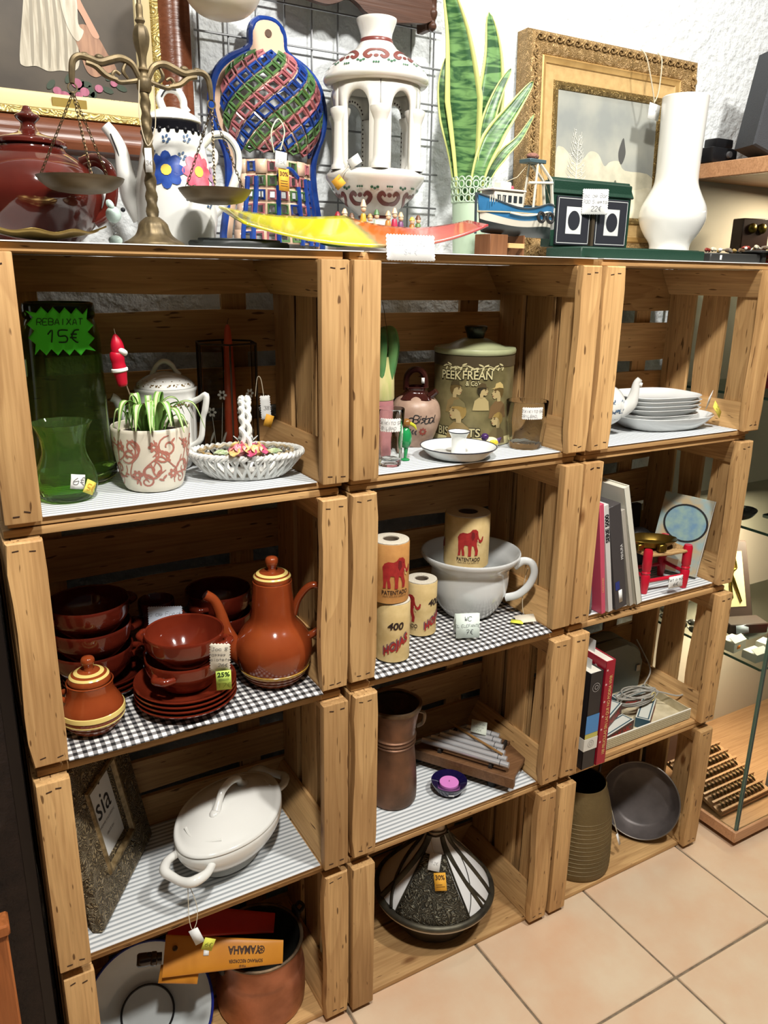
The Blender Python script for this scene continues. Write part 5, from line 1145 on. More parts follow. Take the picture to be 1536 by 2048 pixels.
# lettering is upside down, as the case lies
fu = lambda u, v: ff(-u, -v)
q = G(); print_text(q, 'YAMAHA', fu, -.004, -.012, .0135, .0006, .8); print_text(q, 'SOPRANO RECORDER', fu, -.008, .010, .0055, .0001, .85); print_text(q, 'YRS-23', fu, -.002, .019, .004, .0001, .8); put('printed_lettering', q, mat('print_brown_dark', (60, 36, 20), .5), tp)
q = G(); ringp(q, fu, -.037, -.0055, .0065, .0012, 20)
for k in range(3): q.poly([(-.037+r*math.cos(a+k*PI/3)+w*math.sin(a+k*PI/3), -.0055+r*math.sin(a+k*PI/3)-w*math.cos(a+k*PI/3)) for a in (PI/2,) for r, w in ((-.005, -.0005), (.005, -.0005), (.005, .0005), (-.005, .0005))], fu)
put('printed_emblem', q, MATS['print_brown_dark'], tp)
put('snap_button', G().at(ax*.018+up*.012+n*.004, (R(48), 0, .2)).lathe([(0, 0), (.0048, 0), (.0048, .002), (.003, .003), (0, .003)], 16), mat('snap_metal', (90, 70, 50), .3, .9), tp)
card(tp, rect(.010, .009), lambda u, v: ax*(.076+u)+up*(.003+v)+n*.0062, PAPER, (), 'price_sticker')
tp2, *_ = pouch('recorder_case', 'red vinyl recorder case lying behind the orange one', (.205, .150, .245), (.405, .118, .172), .060, .036, mat('red_vinyl', (196, 44, 24), .35, col2=(176, 34, 20), scale=12), (0, .6, .8))
tp3, *_ = pouch('recorder_case', 'dull orange case flap under the recorder head', (.166, .086, .196), (.232, .066, .178), .030, .030, OR, (0, .6, .8))
t = thing('recorder', 'dark brown recorder head poking out of the orange case', 'recorder', (.1425, .098, .230), 0, None, rot=(0, R(98), R(-14)))
put('head', G().lathe([(0, -.012), (.009, -.012), (.0115, -.009), (.012, .004), (.0105, .012), (.0125, .015), (.0125, .022), (.010, .024), (.010, .032), (0, .032)], 24), mat('recorder_brown', (36, 24, 20), .2, coat=.3), t)
put('window', G().box(-.0125, -.004, .006, -.0115, .004, .013), INK, t)
# ================================================================ bottom row, middle crate: tagine
xb, yb = .802, .128
t = thing('tagine', 'ceramic tagine with silvered openwork metal overlay on white glaze', 'tagine', (xb, yb, z3), face(xb, yb))
PEW = ornate('pewter_relief', (52, 50, 42), (112, 108, 92), .55, .5, 70, 1., dist=.003); PEP = mat('pewter_plain', (84, 80, 66), .45, .6, col2=(58, 54, 46), scale=30)
put('base_bowl', G().lathe([(0, 0)]+prof_smooth([(.080, 0), (.086, .004), (.092, .022), (.108, .05), (.128, .070)], 3)+[(.133, .076), (.128, .078), (.1, .06), (0, .03)], 60), mat('tagine_base', (76, 66, 52), .5, .3, col2=(58, 50, 40), scale=20), t)
put('white_edge', G().lathe([(.128, .0695), (.1365, .0765), (.1365, .0805), (.128, .082), (.128, .0695)], 60), mat('tagine_cream', (224, 210, 186), .3), t)
put('metal_rim', G().lathe(prof_smooth([(.132, .0805), (.1385, .082), (.1395, .088), (.134, .093), (.127, .094)], 3), 60), PEP, t)
CN = [(.127, .093), (.117, .113), (.100, .138), (.078, .166), (.054, .193), (.034, .215), (.025, .231), (.0235, .239)]
CNs = prof_smooth(CN, 4)
ld = put('lid_cone', G().lathe(CNs+[(0, .240)], 64), mat('tagine_white', (228, 228, 226), .25), t)
fcn = rof(CNs)
put('top_spout', G().lathe(prof_smooth([(.0235, .238), (.0205, .245), (.0195, .253), (.0205, .261)], 3)+[(.018, .2615), (.0165, .253), (0, .251)], 32), mat('tagine_neck', (206, 186, 160), .4), ld)
put('neck_wire', G().tube([(.0245*math.cos(2*PI*i/24), .0245*math.sin(2*PI*i/24), .2375+.001*math.sin(i)) for i in range(24)], .0022, 6, closed=True), PEP, ld)
put('neck_wire', G().tube([(.0225*math.cos(2*PI*i/24), .0225*math.sin(2*PI*i/24), .2455+.001*math.cos(i)) for i in range(24)], .0016, 6, closed=True), PEP, ld)
def conepanel(a0, a1, a2, a3, zl=.0935, zt=.2, e=.0022, n=10, mz=12):
    """patch on the cone between angles (bottom a0..a1, top a2..a3); angle 0 is the front"""
    def f(u, v):
        z = zl+(zt-zl)*v; a = (a0+(a2-a0)*v)*(1-u)+(a1+(a3-a1)*v)*u; r = fcn(z)+e; return (r*math.sin(a), -r*math.cos(a), z)
    return G().sheet(f, n, mz)
put('relief_panel', conepanel(-.66, .66, -.50, .46, zt=.205), PEW, ld, solid=-.002)
for k in range(10):
    v = .099+.0105*k; put('relief_bar', G().tube([((fcn(v)+.003)*math.sin(a), -(fcn(v)+.003)*math.cos(a), v) for a in [-.62+.010*k+(1.24-.022*k)*i/10 for i in range(11)]], .0011, 5), PEP, ld)
put('relief_rib', G().tube([((fcn(z)+.003)*math.sin(.03), -(fcn(z)+.003)*math.cos(.03), z) for z in [.094+.013*i for i in range(9)]], .002, 6), PEP, ld)
for a0, a1, w in ((-.68, -.52, .0034), (.68, .48, .0034), (1.02, .62, .0055), (1.4, 1.2, .006), (-1.1, -.6, .008), (-.8, -1.5, .008), (1.15, .5, .003), (1.9, 1.6, .005), (-1.9, -1.6, .006), (2.6, 2.6, .006), (-2.6, -2.6, .006), (.66, 1.55, .0018)):
    put('metal_strap', G().tube([((fcn(z)+.0012)*math.sin(a), -(fcn(z)+.0012)*math.cos(a), z) for z, a in [(.0945+.142*i/14, a0+(a1-a0)*i/14) for i in range(15)]], w, 8, flat=.5), PEP, ld)
tg = thing('price_tag', 'white and orange thirty percent tag hung on the tagine', 'tag', (xb, yb, z3), face(xb, yb))
put('string', G().tube([(-.01, -.028, .231), (-.006, -.046, .223), (0, -.054, .215)], .0006, 5), STRING, tg)
card(tg, rect(.026, .036), plane((.000, -.063, .2015), (1, -.02, -.15), (.12, .62, .78)), PAPER, (('12€', 0, -.006, .006),), 'paper_tag', ink=GREYINK)
pf = plane((.014, -.0885, .173), (1, -.02, .16), (-.14, .62, .78)); oc = card(tg, rect(.026, .036), pf, OPAPER, (), 'discount_label')
q = G(); pf2 = plane((.014, -.0890, .1735), (1, -.02, .16), (-.14, .62, .78), .0004); print_text(q, '30%', pf2, 0, .004, .0095, .0003, .95); q.poly(rect(.014, .001, -.003, -.006), pf2); q.poly(rect(.019, .001, 0, -.010), pf2); put('printed_discount', q, mat('print_umber', (90, 60, 16), .6), oc)
# ================================================================ bottom row, right crate
xb, yb = 1.222, .105
t = thing('brass_bucket', 'olive hammered brass bucket tapering to an open top', 'bucket', (xb, yb, z3), face(xb, yb)); t.scale = (1.1, 1.1, 1.02)
OLV = mat('hammered_olive', (116, 98, 62), .55, .3, col2=(104, 88, 56), scale=12, bump=.4, bscale=110)
put('body', G().lathe([(0, 0)]+prof_smooth([(.072, 0), (.078, .004), (.0785, .03), (.076, .1), (.071, .16), (.063, .2), (.056, .225), (.055, .235)], 3)+[(.053, .235), (.052, .225), (.06, .2), (.068, .16), (.074, .01), (0, .008)], 56), OLV, t)
for k in range(13): put('hammered_ridge', G().tube([((.0785-.0085*(k/13)**2)*math.cos(2*PI*i/48), (.0785-.0085*(k/13)**2)*math.sin(2*PI*i/48), .02+.0115*k) for i in range(48)], .0011, 5, closed=True), OLV, t)
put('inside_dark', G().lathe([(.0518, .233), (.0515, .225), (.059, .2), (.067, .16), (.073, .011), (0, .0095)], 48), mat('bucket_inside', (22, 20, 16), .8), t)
t = thing('frying_pan', 'dark iron pan standing on edge in the bottom right crate', 'pan', (1.436, .096, z3+.1055), 0, None, rot=(R(90-20), 0, R(-56)))
IRON = mat('dark_iron', (104, 97, 95), .42, .3, col2=(84, 78, 76), scale=18)
put('pan', G().lathe([(0, -.045), (.072, -.045), (.082, -.040), (.100, .0)]+[(.1015, .0015), (.0985, .001), (.0795, -.037), (.071, -.0415), (0, -.0415)], 64), IRON, t)
put('rim', G().tube([(.1005*math.cos(2*PI*i/64), .1005*math.sin(2*PI*i/64), .001) for i in range(64)], .0019, 7, closed=True), mat('iron_edge', (112, 106, 100), .4, .6), t)
put('handle_stub', G().at((-.100, .012, -.006)).box(-.022, -.014, -.004, .004, .014, .003, .002).tube([(-.014, -.030, .002), (-.014, .060, .002)], .004, 8), IRON, t)
tg = thing('price_tag', 'small white tag on string between bucket and pan', 'tag', (1.30, .028, z3), 0)
put('string', G().tube([(.012, .06, .15), (.016, .04, .10), (.018, .03, .075), (.010, .035, .10)], .0008, 5, sm=4), STRING, tg); card(tg, rect(.010, .034), plane((.020, .026, .058), (1, .3, 0), (-.25, .2, 1)), PAPER, (), 'paper_tag')
# ================================================================ wall behind the top
STEEL = mat('grid_steel', (150, 152, 154), .35, .7)
t = thing('wire_grid', 'silver wire grid panel fixed to the white wall', 'wire grid', (.40, .350, 1.49), 0)
for k in range(11):
    if k*.052 > .5: break
    put('vertical_wire', G().tube([(.008+k*.052, 0, 0), (.008+k*.052, 0, .62)], .0019, 6), STEEL, t)
for k in range(9): put('horizontal_wire', G().tube([(0, -.0036, .012+k*.0635), (.49, -.0036, .012+k*.0635)], .0019, 6), STEEL, t)
# large painting
t = thing('framed_painting', 'large oil painting of a white dress and roses in brown wooden frame', 'painting', (-.36, .335, 1.612), 0)
PWd, PHt = .747, .62
put('canvas', G().box(.085, .006, .066, PWd-.085, .011, PHt-.07), mat('canvas_dark', (88, 78, 64), .5, col2=(62, 54, 44), scale=7, det=5), t)
put('frame', rectframe(G(), PWd, PHt, [(0, .02), (0, -.012), (.004, -.022), (.014, -.026), (.022, -.020), (.030, -.020), (.044, -.010), (.0495, -.006), (.0495, .008)]), wood('mahogany', 'X', (112, 66, 44), (62, 32, 22), 6, .3, False), t)
put('gilt_strip', rectframe(G(), PWd, PHt, [(.049, -.004), (.051, -.010), (.060, -.009), (.0625, -.002)]), ornate('gilt_marble', (176, 150, 78), (222, 206, 140), .5, .35, 60, .4), t)
put('cream_slip', rectframe(G(), PWd, PHt, [(.0625, -.003), (.066, -.004), (.084, .002), (.086, .006)]), mat('slip_board', (222, 204, 156), .5), t)
fp = plane((.36+0, .0052, -1.612), (1, 0, 0), (0, 0, 1))
def paint(name, col, pts, e=0., k=5, col2=None):
    P = smooth_path([(a, b, 0) for a, b in pts], k, True); put(name, G().poly([(p.x, p.y) for p in P], lambda u, v: fp(u, v)+Vector((0, -e, 0))), mat('paint_'+name+str(col[0])+str(col[2]), col, .5, col2=col2, scale=30, sc3=(6, 6, .7)) , t)
paint('painted_dress', (196, 188, 168), [(.148, 1.88), (.139, 1.82), (.126, 1.745), (.130, 1.731), (.148, 1.733), (.165, 1.728), (.182, 1.731), (.200, 1.732), (.211, 1.742), (.212, 1.77), (.207, 1.82), (.216, 1.90), (.205, 1.97), (.20, 2.02), (.17, 2.03), (.155, 1.96)], 0, col2=(160, 150, 130))
paint('painted_hair', (84, 60, 44), circ(.187, 2.075, .030, .034, 9), .0003, 3)
paint('painted_face', (196, 152, 124), circ(.192, 2.066, .018, .024, 9), .0006, 3)
for k_ in range(6): paint('painted_fold', (146, 138, 120), [(.142+.012*k_, 1.738), (.144+.012*k_, 1.78), (.150+.010*k_, 1.86), (.153+.010*k_, 1.86), (.149+.012*k_, 1.78), (.145+.012*k_, 1.736)], .0002, 3)
paint('painted_skirt', (168, 128, 100), [(.207, 1.79), (.225, 1.80), (.243, 1.785), (.255, 1.765), (.268, 1.742), (.25, 1.735), (.235, 1.728), (.222, 1.735), (.214, 1.76)], .0003, col2=(140, 104, 82))
paint('painted_arm', (186, 142, 116), [(.215, 1.85), (.222, 1.83), (.238, 1.80), (.245, 1.785), (.235, 1.785), (.222, 1.81), (.208, 1.835)], .0006)
paint('painted_shawl', (206, 198, 180), [(.19, 1.86), (.214, 1.84), (.215, 1.80), (.222, 1.79), (.212, 1.775), (.20, 1.79), (.192, 1.82)], .0008, col2=(176, 166, 146))
for i, (a, b, r) in enumerate(((.205, 1.716, .010), (.216, 1.705, .009), (.185, 1.695, .011), (.175, 1.702, .008), (.230, 1.69, .010), (.238, 1.712, .008), (.262, 1.722, .007), (.207, 1.699, .007))):
    paint('painted_rose', (172, 104, 126), circ(a, b, r*.8, r*.7, 7), .0006+.0001*i, 3, (146, 76, 100))
    for k in range(2): paint('painted_leaf', (52, 66, 50), circ(a+.014*math.cos(i*2+k*2.5), b+.010*math.sin(i*2+k*2.5), .009, .0045, 6, i+k), .0004, 2)
q = G(); hand(q, 'M. Antonia', lambda u, v: fp(u, v)+Vector((0, -.0006, 0)), .275, 1.692, .006, .0007, .3, 1.0); put('signature', q, mat('signature_dark', (50, 44, 38), .6), t)
pl = put('name_plate', G().box(.524, -.0045, .066, .576, -.002, .079, .0008), mat('plate_brass', (196, 168, 92), .3, .8), t)
# wall shelf and hanging pot
t = thing('carved_wall_shelf', 'dark carved wooden wall shelf above the white lantern', 'wall shelf', (.536, .295, 1.872), 0); t.scale = (1.065, 1, 1.065)
DKW = wood('dark_walnut', 'X', (84, 56, 42), (44, 26, 18), 6, .4, False)
out = [(.0, .025), (.03, .012), (.075, .006), (.10, .012), (.125, .022), (.155, .003), (.19, -.003), (.24, .003), (.275, .008), (.29, .02), (.29, .06), (0, .06)]
put('apron', G().prism([(p.x, p.y) for p in smooth_path([(a, b, 0) for a, b in out[:10]], 4)]+out[10:], 0, .012, .001, 'Y'), DKW, t)
put('board', G().box(-.02, -.03, .0605, .315, .047, .078, .004), DKW, t)
put('side_bracket', G().box(.276, .0125, -.0, .29, .047, .060, .002), DKW, t)
put('finial', G().at((.284, .004, .0)).lathe(prof_smooth([(0, -.004), (.006, .0), (.0075, .006), (.0045, .012), (.007, .018), (.0085, .026), (.005, .034), (.008, .05), (.008, .06)], 3), 16), DKW, t)
t = thing('hanging_pot', 'white ceramic pot with blue flower hanging on the wire grid', 'pot', (.412, .235, 1.812), 0)
put('pot', G().lathe([(0, 0)]+prof_smooth([(.020, .0), (.040, .008), (.056, .026), (.062, .05), (.060, .08)], 4)+[(.057, .081), (0, .07)], 36), mat('pot_ivory', (222, 214, 202), .3), t)
gq = G(); flower(gq, cyl(lambda z: .02+.042*min(1, (z/.05))**.5, 0, .0012, .9), 0, .035, .012, 6, .4); put('painted_flower', gq, mat('delft_blue', (96, 140, 184), .3), t)
put('hook', G().tube([(0, .061, .07), (0, .100, .10), (0, .108, .094)], .002, 6), STEEL, t)
# ================================================================ things standing on top, left
BTG = mat('maroon_glaze', (92, 34, 26), .08, coat=.6, col2=(78, 26, 20), scale=14)
xb, yb = .1125, .2265
t = thing('teapot', 'large round maroon glazed teapot with knobbed lid', 'teapot', (xb, yb, T), face(xb, yb)-.3)
BT = [(.050, 0), (.056, .004), (.080, .028), (.095, .058), (.0955, .078), (.084, .102), (.064, .118), (.049, .1265), (.046, .132)]
put('body', G().lathe([(0, 0)]+prof_smooth(BT, 4)+[(0, .133)], 52), BTG, t)
l = put('lid', G().lathe(prof_smooth([(.044, .1325), (.0485, .1365), (.0475, .141), (.034, .146), (.018, .151), (.012, .156), (.010, .164), (.016, .170), (.0165, .174), (.009, .178), (.006, .182), (.004, .186), (0, .187)], 4), 44), BTG, t)
put('lid_step', G().lathe([(.046, .1335), (.050, .135), (.050, .138), (.046, .1385)], 44), BTG, l)
put('handle', G().tube([(.070, 0, .112), (.090, 0, .118), (.108, 0, .104), (.110, 0, .076), (.100, 0, .046), (.082, 0, .034)], [.010, .009, .0085, .009, .010], 14, sm=6), BTG, t)
put('spout', G().tube([(-.085, -.01, .05), (-.11, -.015, .075), (-.122, -.017, .105), (-.135, -.02, .122)], [.016, .013, .010, .009], 14, sm=5), BTG, t)
# leaf dish
t = thing('leaf_dish', 'gold leaf-shaped dish lying in front of the maroon teapot', 'dish', (.092, .062, T), .05)
LFm = mat('gilt_leaf', (150, 126, 70), .32, .75, col2=(118, 96, 50), scale=22)
def leaff(u, v):
    s_ = 2*u-1; w = .036*(1-abs(s_)**2.2)**.6+.0005; y = (2*v-1)*w; return (s_*.075, y, .002+.014*abs(s_)**2+.010*(y/.036)**2+.0022*math.sin(u*19)*abs(2*v-1))
put('dish', G().sheet(leaff, 28, 10), LFm, t, solid=.0012)
put('midrib', G().tube([(-.085+.01*i, 0, .004+.014*abs((-.085+.01*i)/.075)**2) for i in range(18)], .0012, 6), LFm, t)
# balance scale
xb, yb = .241, .07
t = thing('balance_scale', 'antique brass balance scale with two hanging pans', 'scale', (xb, yb, T), 0)
AB = mat('antique_brass', (122, 106, 76), .48, .5, col2=(88, 76, 54), scale=60)
put('base', G().lathe(prof_smooth([(.041, 0), (.0405, .003), (.033, .007), (.025, .013), (.0215, .020), (.019, .028), (.013, .034), (.009, .037)], 3)+[(0, .036)], 48, rf=lambda a, z: 1+.03*math.sin(16*a+z*120)*(z > .004)), AB, t)
def tw(a, z): return 1+.16*math.sin(2*a+z*330)
put('twisted_column', G().lathe([(.0078-.0018*i/40, .036+.158*i/40) for i in range(41)]+[(0, .194)], 24, rf=tw), AB, t)
put('hub', G().lathe(prof_smooth([(.007, .192), (.0095, .197), (.0095, .207), (.0065, .211), (.0055, .216), (.0075, .219), (.005, .223), (.0055, .235), (.009, .246), (.0105, .258), (.008, .268), (.0045, .272), (.0065, .276), (.0045, .280), (.0045, .292), (.003, .296)], 3)+[(.003, .36), (0, .36)], 24, rf=lambda a, z: 1+.07*math.sin(8*a)*(.228 < z < .27)), AB, t)
for sg in (-1, 1):
    q = G()
    q.tube([(sg*.006, 0, .206), (sg*.018, 0, .203), (sg*.032, 0, .201), (sg*.040, 0, .207), (sg*.036, 0, .213), (sg*.030, 0, .210)], [.0035, .003, .0025, .002], 8, sm=5)
    q.tube([(sg*.006, 0, .210), (sg*.014, 0, .224), (sg*.028, 0, .229), (sg*.042, 0, .225), (sg*.055, 0, .221), (sg*.068, 0, .224), (sg*.080, 0, .225), (sg*.088, 0, .218), (sg*.0905, 0, .202), (sg*.091, 0, .193)], [.004, .0046, .0052, .005, .0042, .0044, .004, .0032], 8, sm=5)
    q.tube([(sg*.034, 0, .203), (sg*.048, 0, .207), (sg*.060, 0, .216), (sg*.072, 0, .219)], [.003, .0044, .003], 7, sm=5)
    q.tube([(sg*.022, 0, .224), (sg*.026, 0, .214), (sg*.020, 0, .206)], [.002, .0028, .0015], 7, sm=4)
    for k in range(4): q.ell((sg*(.046+.009*k), 0, .2235+.003*(k % 2)), (.0062, .0038, .0042), 10, 6)
    put('beam_arm', q, AB, t)
    zc = .062 if sg < 0 else .058
    pr_ = .0545 if sg < 0 else .051
    put('hook_ring', G().tube([(sg*.091+.0055*math.cos(2*PI*i/14), 0, .1875+.0055*math.sin(2*PI*i/14)) for i in range(14)], .0011, 6, closed=True), AB, t)
    put('pan', G().at((sg*.091, 0, zc)).lathe([(0, 0)]+prof_smooth([(.02, .0005), (.038, .004), (pr_-.003, .014), (pr_, .0185)], 3)+[(pr_+.0008, .020), (pr_-.002, .0195), (.037, .006), (0, .002)], 48), mat('pan_brass', (112, 98, 76), .48, .5, col2=(92, 80, 60), scale=24), t)
    for k in range(3):
        a = 2*PI*k/3+(.6 if sg < 0 else .2); A = Vector((sg*.091, 0, .182)); B = Vector((sg*.091+(pr_-.002)*math.cos(a), (pr_-.002)*math.sin(a), zc+.019)); n_ = int((B-A).length/.0052); q = G(); d = (B-A)/n_; dn = d.normalized(); s1 = dn.orthogonal().normalized(); s2 = dn.cross(s1)
        for i in range(n_):
            c_ = A+d*(i+.5); s_ = s1 if i % 2 else s2
            q.tube([c_+dn*.0038*math.cos(2*PI*j/8)+s_*.0018*math.sin(2*PI*j/8) for j in range(8)], .00055, 4, closed=True)
        o = put('chain', q, mat('chain_brass', (92, 78, 54), .4, .7), t); o['kind'] = 'stuff'
tg = thing('price_tag', 'small white tag on string hung at the balance scale hub', 'tag', (xb, yb, T), 0)
put('string', G().tube([(-.008, -.008, .205), (-.012, -.012, .16), (-.004, -.013, .126), (.008, -.013, .15), (.010, -.010, .200)], .0007, 5, sm=5), STRING, tg); card(tg, rect(.0095, .030), plane((-.004, -.0135, .108), (1, 0, .08), (0, 0, 1)), PAPER, (('3€', 0, -.006, .005),), 'paper_tag', ink=GREYINK)
# bobbing bird figurine
t = thing('spring_figurine', 'tiny pale green spring figurine between teapot and scale', 'figurine', (.2035, .142, T), 0)
SF = mat('pale_jade', (186, 204, 196), .2)
put('base', G().ell((.0, 0, .007), (.010, .010, .007)), SF, t); put('spring', G().tube([(.0025*math.cos(i*.9), .0025*math.sin(i*.9), .013+.0007*i) for i in range(26)], .0006, 5), STEEL, t)
put('body', G().ell((0, 0, .042), (.011, .010, .0115)), SF, t); put('nose', G().ell((.013, -.004, .049), (.0035, .0035, .0032)), INK, t)
for s_ in (-1, 1): put('ear', G().at((-.004, s_*.005, .056), (s_*.3, -.5, 0)).ell((0, 0, 0), (.004, .0022, .007), 10, 6), SF, t)
# painted coffee pot
xb, yb = .314, .205
t = thing('coffee_pot', 'tall white coffee pot painted with blue and pink flowers', 'coffee pot', (xb, yb, T), face(xb, yb))
PC_ = [(.050, 0), (.054, .004), (.060, .03), (.0625, .06), (.060, .09), (.0535, .12), (.047, .15), (.0435, .172), (.043, .176)]
PCs = prof_smooth(PC_, 4)
put('body', G().lathe([(0, 0)]+PCs+[(0, .177)], 52), WHT, t)
put('black_scallop', G().lathe([(.0432, .1655), (.0446, .166), (.0446, .1775), (.042, .179), (0, .179)], 72, rf=lambda a, z: 1+.01*math.sin(18*a)*(z < .17)), mat('black_glaze', (20, 20, 24), .12), t)
q = G()
for k in range(22): a = 2*PI*k/22; q.at((.0442*math.cos(a), .0442*math.sin(a), .1655)).ell((0, 0, 0), (.0035, .0035, .005), 8, 6)
put('scallop_edge', q, MATS['black_glaze'], t)
l = put('lid', G().lathe(prof_smooth([(.041, .1795), (.044, .182), (.040, .188), (.026, .196), (.012, .201)], 3)+[(0, .202)], 40), WHT, t)
put('lid_loop', G().tube([(-.012, 0, .199), (-.016, 0, .214), (-.006, 0, .226), (.010, 0, .225), (.018, 0, .213), (.019, 0, .203), (.024, 0, .196)], [.006, .0055, .006, .0055, .006], 12, sm=6), WHT, l)
q = G().tube([(-.0135, -.0052, .215), (-.005, -.0062, .2255), (.009, -.0058, .2255)], .0012, 6, sm=5); put('painted_stroke', q, INK, l)
put('spout', G().tube([(-.050, 0, .045), (-.066, 0, .075), (-.074, 0, .11), (-.077, 0, .138), (-.086, 0, .158), (-.097, 0, .172)], [.019, .0175, .0125, .010, .009, .0085], 16, sm=5), WHT, t)
put('painted_stroke', G().tube([(-.070, -.014, .09), (-.080, -.009, .13), (-.090, -.0085, .160)], .001, 5, sm=5), INK, t); put('painted_stroke', G().tube([(-.058, -.0185, .055), (-.054, -.0195, .025)], .001, 5), INK, t)
put('handle', G().tube([(.044, 0, .152), (.060, 0, .166), (.080, 0, .166), (.095, 0, .148), (.096, 0, .12), (.084, 0, .085), (.072, 0, .066), (.058, 0, .052)], [.006, .0065, .006, .0065, .007, .0055, .006], 12, sm=6, flat=1.4), WHT, t)
put('handle_curl', G().tube([(.052, 0, .150), (.062, 0, .142), (.060, 0, .126), (.052, 0, .122)], [.005, .0045, .004], 10, sm=5), WHT, t)
put('painted_stroke', G().tube([(.060, -.0088, .162), (.078, -.0088, .162), (.092, -.0095, .144), (.092, -.0095, .12)], .0009, 5, sm=5), INK, t)
fpc = cyl(rof(PCs), 0, .0012)
def blossom(cx, cz, r, m, n=8):
    q = G(); f = cyl(rof(PCs), 0, .0014)
    for i in range(n):
        a = 2*PI*i/n; q.poly(circ(cx+.62*r*math.cos(a), cz+.62*r*math.sin(a), r*.40, r*.30, 10, a), f, 1)
    o = put('painted_flower', q, m, t); q = G(); f2 = cyl(rof(PCs), 0, .0022); q.poly(circ(cx, cz, r*.30, n=10), f2); put('flower_centre', q, mat('flower_yellow', (226, 200, 90), .3), o)
blossom(-.012, .109, .0265, mat('flower_blue', (34, 62, 140), .2, col2=(60, 92, 170), scale=50)); blossom(.037, .109, .0265, mat('flower_pink', (206, 80, 104), .2, col2=(226, 130, 146), scale=50)); blossom(.078, .103, .020, mat('flower_lilac', (170, 130, 170), .2, col2=(196, 160, 190), scale=50), 6)
q = G()
for (a, b) in ((-.010, .152), (.020, .154), (.012, .129), (.020, .072), (.055, .064), (-.03, .13)):
    for k in range(5): q.poly(circ(a+.0045*math.cos(k*1.3), b+.0045*math.sin(k*1.3), .0026, .0018, 7, k), fpc)
put('painted_sprigs', q, mat('sprig_blue', (70, 96, 130), .3), t)
# slate tray
t = thing('slate_tray', 'dark slate tray lying beside the scale', 'tray', (.372, .085, T), .08)
rs = random.Random(3); o2 = [(.078*math.cos(a)*(1+rs.uniform(-.06, .06)), .045*math.sin(a)*(1+rs.uniform(-.08, .08))) for a in [2*PI*i/22 for i in range(22)]]
put('slab', G().prism(o2, 0, .009, .0025), mat('slate', (40, 44, 42), .45, col2=(30, 32, 32), scale=20, bump=.3, bscale=30), t)
put('chip_edge', G().prism([(a*.82, b*.78) for a, b in o2], .0092, .0125, .001), MATS['slate'], t)
# lattice lamp
xb, yb = .524, .3255
t = thing('lattice_wall_lamp', 'ceramic wall lamp with pierced blue, green and pink lattice', 'wall lamp', (xb, yb, T+.0005), 0, rot=(R(-2), 0, 0))
WPf = prof_smooth([(.095, 0), (.096, .028), (.088, .07), (.0815, .115), (.081, .152), (.089, .18), (.1, .205), (.1055, .235), (.102, .265), (.090, .292), (.068, .312), (.042, .325), (.031, .336), (.0305, .352), (.026, .366), (.014, .376), (.001, .378)], 3)
BEI = mat('beige_glaze', (226, 192, 164), .15, coat=.4); BLU = mat('blue_glaze', (26, 52, 124), .10, coat=.5, col2=(40, 74, 150), scale=30); GRE = mat('green_glaze', (70, 108, 62), .12, coat=.4, col2=(96, 130, 80), scale=40); PNK = mat('pink_glaze', (178, 112, 116), .12, coat=.4, col2=(160, 92, 98), scale=40)
def wof(h):
    for (wa, ha), (wb, hb) in zip(WPf, WPf[1:]):
        if ha <= h <= hb: return wa+(wb-wa)*(h-ha)/max(hb-ha, 1e-6)
    return WPf[-1][0] if h > WPf[-1][1] else WPf[0][0]
rim = [(w, .0, h) for w, h in WPf]+[(-w, .0, h) for w, h in reversed(WPf)]
put('blue_rim', G().tube([Vector(p)+Vector((0, -.004, 0)) for p in rim], .0068, 8), BLU, t)
def inner(k): return [(w*k, -.006, h*.985+.003) for w, h in WPf]
q = G()
for sgn in (-1, 1):
    pr = None
    for w, h in WPf:
        if h > .325: break
        cur = (q.V((sgn*w, -.004, h)), q.V((sgn*(w-.014), -.010, h)))
        if pr: q.F([pr[0], pr[1], cur[1], cur[0]])
        pr = cur
put('beige_border', q, BEI, t, solid=.002)
hg = [(w*.92, h) for w, h in WPf if h > .322]
q = G(); out = [(w, h) for w, h in hg]+[(-w, h) for w, h in reversed(hg)]; hole = circ(0, .356, .006, n=12)
q.prism(out, -.010, -.002, .002, 'Y'); put('hanger', q, BEI, t); put('hanger_hole', G().at((0, -.0106, .356), (R(90), 0, 0)).lathe([(0, 0), (.0062, 0), (.0062, .001), (0, .001)], 16), mat('hole_dark', (92, 72, 58), .8), t)
put('neck_band', G().tube([(-.036, -.012, .320), (0, -.020, .318), (.036, -.012, .320)], .006, 8, sm=5), BLU, t)
def dome(phi, h):
    w = (wof(h)-.012); d = .062*math.sin(PI*min(1, max(0, (h-.150)/.185)))**.55 if h > .158 else .045
    if h > .158: d = max(d, .022)
    return Vector((w*math.sin(phi), -.008-d*math.cos(phi), h))
body = G(); rows = 11; h0, h1 = .168, .316; dh = (h1-h0)/rows; ncol = 7; dph = 2.7/ncol
cells = []
for i in range(rows+1):
    for j in range(-1, ncol+1):
        pc = -1.35+dph*(j+.5+(.5 if i % 2 else 0)); hc = h0+dh*i
        if abs(pc) > 1.36: continue
        def D(k): return [dome(max(-1.42, min(1.42, pc+a*dph*.5*k)), max(h0-.004, min(h1+.006, hc+b*dh*k))) for a, b in ((-1, 0), (0, -1), (1, 0), (0, 1))]
        O, I = D(1.0), D(.58); vo = [body.V(p) for p in O]; vi = [body.V(p) for p in I]
        for k in range(4): body.F([vo[k], vo[(k+1) % 4], vi[(k+1) % 4], vi[k]])
        cells.append((D(.70), (j*2+(i % 2)-i)//2 % 3))
put('dome_body', body, mat('speckled_beige', (222, 188, 160), .2, col2=(70, 56, 52), scale=160, lo=.50, hi=.62), t, solid=.0025)
